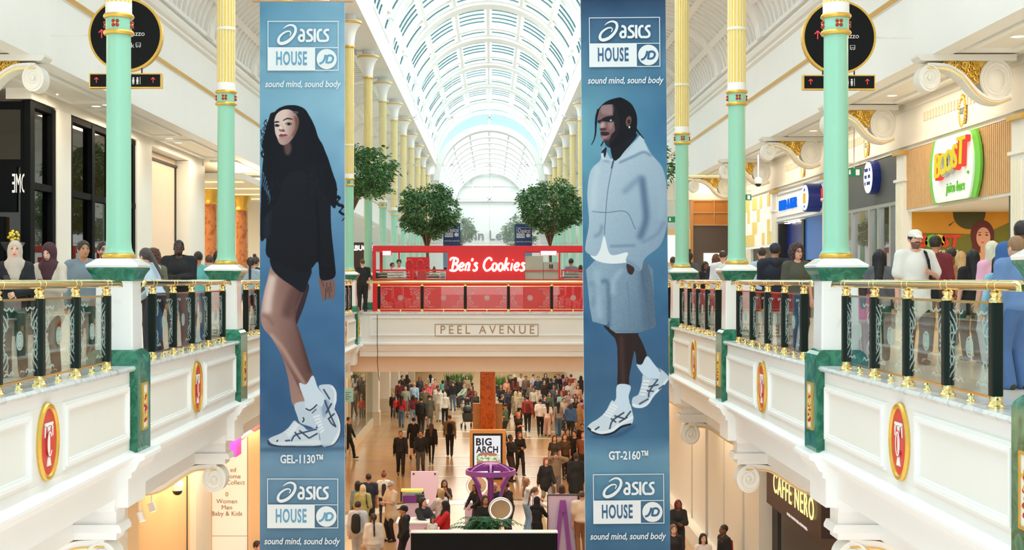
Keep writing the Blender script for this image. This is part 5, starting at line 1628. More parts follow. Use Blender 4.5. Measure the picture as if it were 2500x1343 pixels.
# ------------------------------------------------------------------ printed banners
class Paint:
    """small painter for the printed picture: returns a colour per grid point of the cloth"""
    def __init__(s, W, H):
        s.W, s.H = W, H
        s.a = np.zeros((H, W, 3))
        s.yy, s.xx = np.mgrid[0:H, 0:W].astype(float)
    def vgrad(s, stops):
        ys = [p for p, _ in stops]; cs = np.array([c for _, c in stops], float)
        for k in range(3): s.a[:, :, k] = np.interp(np.arange(s.H), ys, cs[:, k])[:, None]
    def blur(s, m, r):
        r = int(round(r))
        if r < 1: return m
        for _ in range(2):
            for ax in (0, 1):
                p = np.pad(m, [(r + 1, r) if i == ax else (0, 0) for i in (0, 1)], mode='edge')
                c = np.cumsum(p, axis=ax)
                n = 2 * r + 1
                m = (c[n:] - c[:-n]) / n if ax == 0 else (c[:, n:] - c[:, :-n]) / n
        return m
    def mask(s, pts, soft=1.0, smooth=True):
        if smooth:
            P = [Vector((x, y, 0)) for x, y in pts]
            Q = []
            m = len(P)
            for i in range(m):
                a, b, c, d = P[i - 1], P[i], P[(i + 1) % m], P[(i + 2) % m]
                for k in range(5):
                    t = k / 5
                    q = 0.5 * ((2 * b) + (c - a) * t + (2 * a - 5 * b + 4 * c - d) * t * t + (3 * b - 3 * c + d - a) * t ** 3)
                    Q.append((q.x, q.y))
            pts = Q
        m = np.zeros((s.H, s.W))
        for ox, oy in ((.25, .25), (-.25, .25), (.25, -.25), (-.25, -.25)):
            ins = np.zeros((s.H, s.W), bool)
            X, Y = s.xx + ox, s.yy + oy
            y0 = max(0, int(min(p[1] for p in pts)) - 2); y1 = min(s.H, int(max(p[1] for p in pts)) + 3)
            if y1 <= y0: return m
            Xs, Ys = X[y0:y1], Y[y0:y1]
            I = ins[y0:y1]
            n = len(pts)
            for i in range(n):
                (ax, ay), (bx_, by) = pts[i], pts[(i + 1) % n]
                if ay == by: continue
                c = ((ay > Ys) != (by > Ys)) & (Xs < (bx_ - ax) * (Ys - ay) / (by - ay) + ax)
                I ^= c
            m += ins * .25
        return s.blur(m, soft) if soft > 1 else m
    def fill(s, m, col, col2=None, p0=None, p1=None, alpha=1.0):
        c = np.array(col, float)
        if col2 is not None:
            dx, dy = p1[0] - p0[0], p1[1] - p0[1]
            t = np.clip(((s.xx - p0[0]) * dx + (s.yy - p0[1]) * dy) / (dx * dx + dy * dy), 0, 1)[:, :, None]
            c = c + (np.array(col2, float) - c) * t
        k = (m * alpha)[:, :, None]
        s.a = s.a * (1 - k) + c * k
    def poly(s, pts, col, soft=1.0, clip=None, alpha=1.0, smooth=True, **k):
        m = s.mask(pts, soft, smooth)
        if clip is not None: m = m * clip
        s.fill(m, col, alpha=alpha, **k)
        return m
    def line(s, pts, wid, col, soft=0, alpha=1.0, clip=None):
        P = bez([(x, y, 0) for x, y in pts], 6 * len(pts)) if len(pts) > 2 else [Vector((x, y, 0)) for x, y in pts]
        n = len(P)
        W = wid if isinstance(wid, (list, tuple)) else (wid, wid)
        L, R = [], []
        for i, p in enumerate(P):
            t = P[min(i + 1, n - 1)] - P[max(i - 1, 0)]
            t = t.normalized() if t.length > 0 else Vector((1, 0, 0))
            w_ = (W[0] + (W[1] - W[0]) * i / (n - 1)) / 2
            L.append((p.x - t.y * w_, p.y + t.x * w_)); R.append((p.x + t.y * w_, p.y - t.x * w_))
        return s.poly(L + R[::-1], col, soft, clip, alpha, smooth=False)

BW, BH = 208, 1380
def conv(pts, ox, oy, sc, x0): return [(ox + x * sc - x0, oy + y * sc) for x, y in pts]
def paint_woman():
    p = Paint(BW, BH)
    x0 = 635
    p.vgrad([(0, (98, 156, 188)), (120, (118, 172, 202)), (250, (124, 178, 206)), (450, (96, 150, 188)), (620, (72, 122, 166)), (800, (60, 106, 152)), (1000, (54, 94, 140)), (1062, (58, 98, 142)), (1085, (92, 136, 172)), (1130, (112, 152, 182)), (1250, (92, 134, 164)), (1380, (78, 116, 148))])
    t = np.clip((p.xx - 104) / 208, -.5, .5)[:, :, None]
    fade = np.clip(1 - p.yy / 700, 0, 1)[:, :, None]
    p.a += t * np.array((34, 26, 20)) * fade
    rn = np.random.RandomState(1)
    p.a += p.blur(rn.randn(BH, BW), 14)[:, :, None] * 60
    Q = lambda pts: [(x - x0, y) for x, y in pts]
    Z6 = lambda pts: conv(pts, 630, 240, .1638, x0)
    # far leg
    m = p.poly(Q([(700, 690), (752, 690), (748, 730), (732, 775), (718, 800), (690, 780)]), (56, 44, 52), 1)
    m = p.poly(Q([(664, 815), (688, 868), (704, 925), (716, 990), (745, 982), (742, 940), (720, 880), (700, 830)]), (150, 106, 96), 1, col2=(168, 128, 118), p0=(30, 830), p1=(90, 990))
    p.line(Q([(690, 830), (720, 890), (742, 960)]), 16, (96, 66, 64), 3, .5, m)
    # near leg
    m = p.poly(Q([(672, 640), (652, 688), (641, 735), (637, 775), (644, 802), (664, 826), (690, 872), (712, 912), (735, 950), (766, 930), (757, 892), (742, 842), (728, 800), (722, 780), (728, 752), (742, 712), (752, 688), (740, 655)]), (176, 134, 122), 1, col2=(112, 76, 72), p0=(10, 760), p1=(105, 760))
    p.line(Q([(666, 672), (656, 725), (652, 765)]), 20, (232, 206, 198), 5, .85, m)
    p.line(Q([(735, 690), (712, 735), (700, 775)]), 26, (92, 62, 60), 6, .75, m)
    p.line(Q([(752, 690), (738, 720), (722, 755)]), 3, (168, 124, 112), 1, .7, m)
    p.line(Q([(660, 815), (690, 850), (720, 900), (745, 940)]), 9, (205, 166, 152), 3, .7, m)
    p.line(Q([(745, 700), (726, 760), (738, 820), (760, 910)]), 16, (70, 46, 48), 4, .6, m)
    p.line(Q([(640, 768), (655, 776), (668, 795)]), 6, (120, 84, 78), 3, .5, m)
    # hand
    m = p.poly(Q([(781, 678), (813, 680), (819, 702), (817, 722), (811, 735), (807, 724), (803, 733), (796, 724), (790, 737), (785, 722), (781, 700)]), (126, 90, 84), 1)
    p.line(Q([(784, 684), (792, 700)]), 4, (96, 66, 64), 1, .8, m); p.line(Q([(803, 700), (806, 728)]), 1.6, (60, 40, 42), 0); p.line(Q([(796, 705), (795, 732)]), 1.6, (60, 40, 42), 0); p.line(Q([(798, 690), (800, 715)]), 2, (84, 56, 54), 0); p.line(Q([(807, 690), (809, 712)]), 2, (84, 56, 54), 0)
    # shorts and hoodie
    p.poly(Q([(668, 625), (756, 650), (752, 690), (740, 714), (712, 697), (682, 676), (663, 652)]), (26, 30, 40), 1)
    hd = p.poly(Q([(690, 372), (740, 372), (790, 402), (812, 450), (808, 505), (810, 565), (818, 640), (819, 674), (800, 684), (782, 680), (777, 640), (762, 655), (745, 668), (700, 650), (668, 636), (650, 620), (650, 582), (637, 586), (637, 500), (643, 450), (662, 410)]), (28, 34, 45), 1, col2=(22, 24, 32), p0=(20, 400), p1=(180, 640))
    p.line(Q([(664, 420), (655, 500), (652, 580)]), 10, (44, 56, 72), 5, .6, hd)
    p.line(Q([(772, 480), (778, 560), (780, 640)]), 4, (12, 14, 20), 2, .8, hd)
    p.line(Q([(780, 655), (817, 655)]), 2, (12, 14, 20), 1, .8, hd)
    # hair
    hr = p.poly(Z6([(500, 100), (600, 112), (700, 160), (765, 255), (815, 345), (860, 450), (900, 580), (965, 690), (1005, 790), (1050, 900), (1085, 1010), (1130, 1150), (1175, 1290), (1180, 1500), (1150, 1640), (1080, 1580), (960, 1400), (700, 1100), (420, 1150), (300, 1500), (160, 1700), (60, 1800), (45, 1500), (55, 1250), (70, 1000), (90, 800), (60, 720), (95, 560), (125, 420), (165, 300), (190, 225), (250, 200), (310, 150), (400, 112)]), (22, 26, 36), 1)
    rn = random.Random(4)
    for k in range(64):               # curls
        side = rn.random() < .45
        bx0 = rn.uniform(640, 662) if side else rn.uniform(745, 815)
        by0 = rn.uniform(285, 470) if side else rn.uniform(300, 480)
        if not side: bx0 = min(bx0, 752 + (by0 - 280) * .36)
        pts = [(bx0 + 4 * math.sin(i * 1.3 + k), by0 + i * 5) for i in range(7)]
        p.line(Q(pts), 2.0, (20, 24, 34), 0)
    for k in range(26):
        by0 = 330 + k * 7; bx0 = 752 + (by0 - 280) * .40
        p.line(Q([(bx0 - 6 + 6 * math.sin(i * 1.25 + k * 2.1) + i * .8, by0 + i * 5) for i in range(8)]), 2.2, (20, 24, 34), 0)
    for k in range(5):            # gaps between the lower left curls
        p.line(Q([(642 + 4 * k + 2 * math.sin(i * 1.3 + k), 420 + 11 * k + 7 * i) for i in range(6)]), (2.6, .8), (70, 108, 146), 0)
    for k in range(20):
        bx0 = rn.uniform(645, 790); by0 = rn.uniform(400, 470)
        p.line(Q([(bx0 + 3 * math.sin(i * 1.2 + k), by0 + i * 6) for i in range(6)]), 1.2, (44, 54, 70), 0, .5, hr)
    # face
    p.poly(Z6([(390, 640), (470, 640), (500, 760), (450, 850), (400, 800)]), (96, 70, 70), 2)
    fc = p.poly(Z6([(245, 345), (252, 300), (280, 235), (335, 188), (405, 166), (480, 172), (545, 212), (592, 275), (612, 335), (600, 430), (562, 525), (520, 595), (468, 655), (405, 692), (352, 690), (312, 655), (286, 585), (260, 520), (250, 430)]), (214, 188, 182), 1, col2=(140, 92, 82), p0=(60, 300), p1=(96, 305))
    F_ = lambda pts, c, so=1, al=1.0: p.poly(Z6(pts), c, so, fc, al)
    F_([(540, 260), (620, 330), (600, 450), (540, 560), (500, 560), (560, 430)], (96, 60, 56), 2, .7)
    F_([(300, 600), (480, 560), (520, 600), (420, 700), (330, 690)], (150, 112, 106), 2, .5)
    F_([(245, 350), (290, 338), (325, 352), (300, 362), (250, 366)], (52, 40, 44), 0)
    F_([(375, 325), (440, 290), (510, 305), (515, 320), (440, 312), (385, 335)], (48, 36, 40), 0)
    F_([(250, 395), (290, 385), (325, 405), (300, 425), (262, 420)], (40, 34, 40), 0)
    F_([(408, 380), (450, 360), (510, 372), (490, 398), (440, 402)], (36, 30, 36), 0)
    F_([(420, 384), (432, 374), (440, 388), (428, 398)], (190, 180, 184), 0); F_([(478, 372), (500, 376), (490, 392)], (170, 158, 160), 0, .8); F_([(360, 380), (375, 440), (395, 470), (375, 480), (350, 430)], (182, 146, 140), 2, .6)
    F_([(310, 470), (345, 455), (400, 470), (395, 500), (340, 495)], (120, 78, 72), 1, .9)
    F_([(322, 430), (350, 420), (362, 460), (340, 470)], (236, 214, 208), 1, .7)
    F_([(310, 560), (345, 530), (375, 538), (410, 532), (445, 555), (400, 568), (350, 575)], (120, 66, 76), 0)
    F_([(315, 575), (350, 574), (440, 560), (420, 595), (370, 612), (330, 600)], (186, 124, 136), 0)
    p.poly(Z6([(520, 190), (600, 200), (590, 230), (540, 225)]), (80, 90, 104), 1, None, .8)
    # socks and shoes
    Z8 = lambda pts: conv(pts, 640, 900, .1564, x0)
    S8 = lambda pts, c, so=1, clip=None, al=1.0, **k: p.poly(Z8(pts), c, so, clip, al, **k)
    L8 = lambda pts, w_, c, so=0, al=1.0, clip=None: p.line(Z8(pts), w_, c, so, al, clip)
    S8([(508, 556), (690, 515), (730, 620), (850, 830), (830, 930), (740, 900), (600, 850), (550, 740)], (188, 204, 222), 1)
    lo = S8([(90, 1135), (135, 1078), (300, 1008), (410, 925), (500, 815), (560, 850), (650, 905), (720, 960), (870, 930), (890, 1040), (905, 1190), (880, 1222), (400, 1228), (180, 1215), (95, 1175)], (196, 212, 226), 1)
    S8([(95, 1110), (170, 1180), (400, 1200), (900, 1200), (900, 1232), (400, 1234), (180, 1220), (90, 1180)], (58, 70, 96), 1)
    S8([(170, 1150), (560, 1140), (880, 1110), (890, 1200), (400, 1205), (230, 1195)], (212, 222, 232), 1)
    for q in ([(455, 1135), (520, 1040), (700, 985), (860, 945)], [(510, 990), (600, 1105)], [(580, 965), (740, 1090)], [(740, 1085), (870, 1010)], [(360, 1130), (440, 1120)]): L8(q, 4, (52, 66, 100), 0, .9)
    for q in ([(400, 1060), (480, 980), (560, 860)],): L8(q, 9, (214, 226, 236), 1)
    L8([(640, 760), (655, 800), (630, 840)], 3, (30, 34, 44)); L8([(225, 1145), (250, 1115)], 3, (34, 40, 52))
    S8([(578, 232), (690, 246), (795, 108), (870, 290), (975, 440), (940, 600), (870, 570), (780, 655), (680, 622), (660, 480)], (202, 218, 234), 1)
    up = S8([(885, 280), (1000, 246), (1095, 262), (1160, 360), (1165, 500), (1138, 620), (1200, 760), (1232, 900), (1210, 1050), (1120, 1180), (1000, 1226), (930, 1180), (900, 1050), (868, 900), (790, 760), (756, 690), (800, 600), (870, 560), (940, 590), (975, 440)], (190, 206, 222), 1)
    L8([(1095, 265), (1160, 370), (1150, 560), (1215, 800), (1225, 960), (1110, 1185)], 9, (216, 226, 236), 1, 1, up)
    L8([(1140, 620), (1205, 760), (1235, 900), (1215, 1050), (1125, 1185), (1000, 1228)], 3, (60, 74, 100))
    S8([(930, 600), (1000, 480), (1060, 560), (1010, 720), (960, 760)], (120, 146, 186), 2, up, .7)
    for q in ([(980, 490), (1050, 680), (1150, 900)], [(1000, 700), (1090, 540)], [(1030, 790), (1135, 700)], [(960, 320), (1060, 480)], [(1040, 780), (1090, 860), (1160, 910)]): L8(q, 4, (50, 62, 92), 0, .9)
    for k in range(6): L8([(800 + k * 22, 760 + k * 48), (900 + k * 14, 730 + k * 44)], 4, (226, 234, 240), 0, .9)
    L8([(680, 620), (740, 650), (800, 620), (860, 560)], 3, (34, 38, 50)); L8([(780, 700), (850, 630)], 3, (90, 100, 150))
    for k in range(5): L8([(500 - k * 35, 850 + k * 35), (560 - k * 30, 900 + k * 30)], 4, (224, 232, 240), 0, .9)
    p.poly(Q([(655, 1092), (835, 1090), (838, 1100), (655, 1104)]), (60, 84, 112), 3, None, .6)
    return p.a
def paint_man():
    p = Paint(BW, BH)
    p.vgrad([(0, (36, 62, 96)), (60, (58, 98, 136)), (140, (74, 122, 158)), (260, (80, 138, 172)), (420, (80, 142, 176)), (600, (70, 124, 162)), (800, (56, 102, 146)), (950, (58, 98, 136)), (1080, (64, 112, 150)), (1130, (104, 152, 182)), (1200, (86, 136, 168)), (1300, (66, 114, 152)), (1380, (60, 104, 142))])
    t = np.clip((p.xx - 104) / 208, -.5, .5)[:, :, None]
    fade = np.exp(-((p.yy - 330) / 120) ** 2)[:, :, None]
    p.a += t * np.array((-46, -56, -34)) * fade
    rn = np.random.RandomState(2)
    p.a += p.blur(rn.randn(BH, BW), 14)[:, :, None] * 60
    sk = lambda x, y: (x - 1418 - 12 * y / 1343, y)
    Z1 = lambda pts: [sk(1400 + x * .5068, y * .5063) for x, y in pts]
    Z2 = lambda pts: [sk(1400 + x * .5231, 640 + y * .5235) for x, y in pts]
    ZH = lambda pts: [sk(1420 + x * .1638, 240 + y * .1638) for x, y in pts]
    ZS = lambda pts: [sk(1420 + x * .1638, 880 + y * .1638) for x, y in pts]
    # legs
    p.poly(Z2([(140, 320), (210, 350), (290, 350), (345, 470), (300, 505), (285, 440), (215, 400)]), (48, 36, 38), 1)
    lg = p.poly(Z2([(195, 350), (300, 345), (285, 440), (262, 560), (258, 612), (210, 612), (208, 520), (205, 420)]), (50, 36, 36), 1)
    p.line(Z2([(225, 370), (228, 480), (235, 600)]), 7, (96, 66, 60), 4, .7, lg)
    # socks and shoes
    def sock(pts): return p.poly(ZS(pts), (196, 216, 236), 1)
    sock([(822, 150), (900, 150), (978, 25), (1080, 140), (1175, 270), (1140, 360), (1000, 350), (920, 300)])
    u = p.poly(ZS([(920, 300), (1010, 350), (1130, 370), (1180, 250), (1130, 195), (1210, 240), (1290, 320), (1300, 370), (1200, 500), (1080, 620), (1000, 740), (900, 795), (780, 785), (752, 720), (770, 640), (850, 590), (900, 420)]), (186, 204, 220), 1)
    p.line(ZS([(760, 745), (880, 780), (1000, 720), (1090, 590), (1200, 490), (1290, 370)]), 7, (220, 228, 238), 1, 1, u)
    for q in ([(1000, 640), (1020, 540), (1140, 370)], [(970, 540), (1080, 550)], [(1000, 480), (1150, 450)], [(860, 740), (1000, 660)], [(1150, 520), (1230, 460)]): p.line(ZS(q), 4, (56, 70, 96), 0, .9)
    for k in range(5): p.line(ZS([(870 + k * 12, 590 - k * 50), (960 + k * 14, 600 - k * 50)]), 4, (226, 234, 240), 0, .9)
    sock([(540, 450), (730, 465), (705, 620), (720, 740), (680, 840), (560, 800), (490, 720), (520, 640)])
    u = p.poly(ZS([(480, 690), (560, 790), (660, 835), (720, 730), (765, 880), (775, 960), (740, 1040), (600, 1080), (480, 1170), (360, 1200), (230, 1180), (120, 1120), (95, 1070), (150, 1010), (250, 950), (360, 850), (440, 700)]), (196, 214, 228), 1)
    p.line(ZS([(95, 1085), (200, 1165), (350, 1190), (480, 1160), (600, 1075), (745, 1035)]), 5, (30, 36, 50), 1)
    p.line(ZS([(150, 1110), (300, 1160), (460, 1120), (600, 1020), (770, 930)]), 7, (222, 230, 240), 1, 1, u)
    for q in ([(420, 1110), (470, 980), (640, 860)], [(440, 950), (520, 1010)], [(490, 910), (660, 960)], [(560, 1010), (690, 930)], [(200, 1120), (270, 1070)], [(660, 940), (740, 840)]): p.line(ZS(q), 4, (52, 64, 88), 0, .9)
    for k in range(5): p.line(ZS([(330 + k * 30, 880 - k * 36), (440 + k * 26, 930 - k * 36)]), 4, (230, 236, 240), 0, .9)
    p.poly(ZS([(150, 1200), (500, 1190), (760, 1060), (800, 1080), (560, 1220), (250, 1240)]), (34, 60, 92), 3, None, .5)
    # shorts
    sh = p.poly(Z2([(60, 60), (110, 10), (330, 20), (372, 60), (378, 180), (386, 330), (300, 358), (200, 358), (172, 338), (166, 300), (160, 316), (150, 320), (90, 302), (78, 240), (66, 120)]), (136, 166, 190), 1, smooth=False, col2=(84, 112, 140), p0=(40, 700), p1=(200, 760))
    p.poly(Z2([(318, 30), (345, 30), (378, 180), (388, 335), (352, 346), (342, 240), (318, 110)]), (84, 106, 130), 1, sh, .8)
    p.line(Z2([(130, 115), (160, 120), (166, 180), (168, 330)]), 9, (86, 112, 140), 3, .9, sh)
    p.line(Z2([(80, 120), (110, 150), (95, 230)]), 12, (96, 124, 150), 5, .6, sh)
    p.line(Z2([(250, 120), (262, 220), (262, 350)]), 3, (100, 128, 154), 1, .8, sh)
    p.line(Z2([(185, 345), (300, 348), (380, 328)]), 2, (92, 120, 146), 0, .8, sh)
    p.line(Z2([(230, 60), (190, 110), (185, 180)]), 12, (160, 186, 206), 4, .6, sh)
    p.a += (sh * np.random.RandomState(5).randn(BH, BW))[:, :, None] * 7
    p.line(Z2([(320, 60), (330, 200), (340, 340)]), 14, (78, 104, 132), 5, .7, sh)
    p.line(Z2([(110, 60), (115, 180), (125, 290)]), 12, (158, 188, 210), 5, .7, sh)
    # shirt hem and hoodie
    p.poly(Z1([(80, 1250), (130, 1150), (170, 1180), (200, 1240), (290, 1240), (270, 1290), (150, 1295)]), (222, 230, 236), 1)
    hd = p.poly(Z1([(150, 740), (180, 792), (200, 800), (320, 690), (345, 715), (375, 770), (425, 830), (446, 900), (454, 1000), (452, 1110), (420, 1210), (345, 1275), (322, 1335), (255, 1290), (262, 1245), (180, 1255), (150, 1165), (130, 1230), (105, 1262), (62, 1240), (60, 1200), (76, 1100), (68, 960), (84, 850), (130, 800), (135, 760)]), (166, 192, 212), 1, col2=(128, 156, 184), p0=(30, 500), p1=(200, 620))
    p.a += (hd * np.random.RandomState(6).randn(BH, BW))[:, :, None] * 4
    for k in range(5): p.line(Z1([(266 + k * 13, 1284 + k * 9), (254 + k * 13, 1310 + k * 8)]), 1.4, (96, 120, 146), 0, .8, hd)
    p.line(Z1([(330, 880), (345, 1000), (350, 1090), (320, 1180)]), 14, (70, 98, 136), 5, .85, hd)
    p.line(Z1([(330, 880), (280, 920), (240, 960)]), 14, (104, 136, 170), 5, .6, hd)
    p.line(Z1([(192, 810), (165, 960), (150, 1160)]), 2, (92, 112, 136), 0, .9, hd)
    p.line(Z1([(90, 1046), (160, 1052), (255, 1050), (300, 1135)]), 2, (88, 114, 142), 0, .9, hd)
    p.line(Z1([(178, 1215), (300, 1212)]), 6, (96, 122, 150), 2, .6, hd)
    p.line(Z1([(262, 1285), (325, 1330)]), 6, (110, 136, 160), 2, .6, hd)
    p.line(Z1([(120, 820), (100, 940), (95, 1040)]), 14, (186, 208, 224), 5, .6, hd)
    p.line(Z1([(400, 860), (425, 980), (420, 1090)]), 16, (152, 180, 204), 6, .6, hd)
    p.line(Z1([(330, 1200), (400, 1160), (440, 1100)]), 6, (96, 126, 160), 3, .6, hd)
    p.line(Z1([(100, 1170), (130, 1150), (140, 1110)]), 8, (110, 138, 166), 3, .7, hd)
    # hand at pocket
    p.poly(Z2([(250, 35), (285, 55), (275, 85), (255, 75)]), (60, 46, 46), 1)
    # neck, head
    p.poly(ZH([(430, 780), (470, 500), (780, 600), (820, 660), (640, 880), (540, 1000), (470, 990)]), (28, 30, 38), 1)
    hood = p.poly(ZH([(300, 880), (330, 840), (375, 815), (365, 930), (330, 975), (300, 930)]), (34, 40, 52), 1)
    hood = p.poly(ZH([(520, 1010), (700, 880), (860, 650), (920, 690), (980, 850), (1045, 945), (940, 900), (800, 940), (640, 1010), (560, 1050)]), (176, 200, 218), 1)
    p.line(ZH([(560, 1045), (760, 960), (930, 890), (1045, 950)]), 5, (96, 126, 160), 2, .9)
    p.line(ZH([(310, 900), (330, 980), (420, 1010), (470, 1000)]), 6, (190, 210, 226), 1)
    p.line(ZH([(330, 1010), (430, 1025)]), 5, (110, 140, 170), 2, .8)
    p.line(ZH([(480, 1010), (450, 1130)]), 4, (70, 84, 104), 0)
    p.poly(ZH([(210, 470), (225, 330), (270, 220), (380, 125), (540, 75), (620, 85), (740, 165), (810, 290), (832, 420), (820, 560), (800, 640), (700, 680), (560, 780), (430, 820), (370, 780), (330, 700), (290, 640), (300, 420), (470, 200), (300, 220), (250, 330), (230, 480), (215, 640), (150, 775), (190, 660)]), (24, 26, 34), 1)
    fc = p.poly(ZH([(245, 400), (255, 310), (300, 200), (380, 178), (480, 180), (520, 260), (560, 400), (540, 600), (480, 700), (420, 800), (370, 790), (330, 710), (290, 660), (285, 590), (270, 530), (282, 480), (262, 450), (240, 440)]), (128, 92, 94), 1)
    F_ = lambda pts, c, so=1, al=1.0: p.poly(ZH(pts), c, so, fc, al)
    F_([(468, 170), (600, 170), (600, 820), (420, 820), (440, 640), (500, 560), (480, 420)], (30, 28, 36), 1, .95)
    F_([(310, 720), (420, 690), (480, 600), (520, 760), (420, 830), (340, 800)], (36, 34, 42), 2, .8)
    F_([(235, 420), (300, 395), (330, 370), (440, 340), (500, 360), (460, 440), (340, 430), (280, 470), (240, 460)], (28, 30, 40), 1, .95)
    F_([(425, 405), (445, 400), (450, 420), (432, 424)], (200, 208, 214), 0)
    F_([(300, 190), (460, 185), (465, 320), (400, 330), (300, 300)], (158, 128, 132), 2, .8)
    F_([(282, 450), (330, 430), (350, 500), (300, 530), (275, 520)], (196, 162, 156), 2, .9)
    F_([(400, 450), (480, 440), (460, 520), (420, 550)], (166, 130, 128), 2, .8)
    F_([(280, 590), (340, 580), (420, 600), (380, 640), (300, 630)], (44, 34, 42), 1, .9)
    F_([(295, 655), (350, 645), (400, 640), (360, 680), (310, 690)], (170, 118, 132), 1, .9)
    F_([(280, 530), (370, 530), (360, 560), (290, 560)], (56, 42, 46), 1, .8)
    p.poly(ZH([(660, 430), (680, 370), (720, 352), (745, 390), (735, 460), (700, 505), (670, 490)]), (112, 76, 66), 1)
    p.poly(ZH([(690, 420), (720, 400), (725, 450), (700, 470)]), (40, 32, 36), 1)
    p.poly(ZH([(706, 505), (726, 505), (722, 530), (708, 530)]), (235, 240, 242), 0)
    p.line(ZH([(250, 240), (215, 380), (210, 560), (195, 680), (150, 775)]), (4, 2), (22, 24, 32), 0)
    p.line(ZH([(810, 540), (870, 620), (930, 690)]), (5, 2), (22, 24, 32), 0)
    p.line(ZH([(330, 720), (290, 795)]), 3, (22, 24, 32), 0)
    return p.a

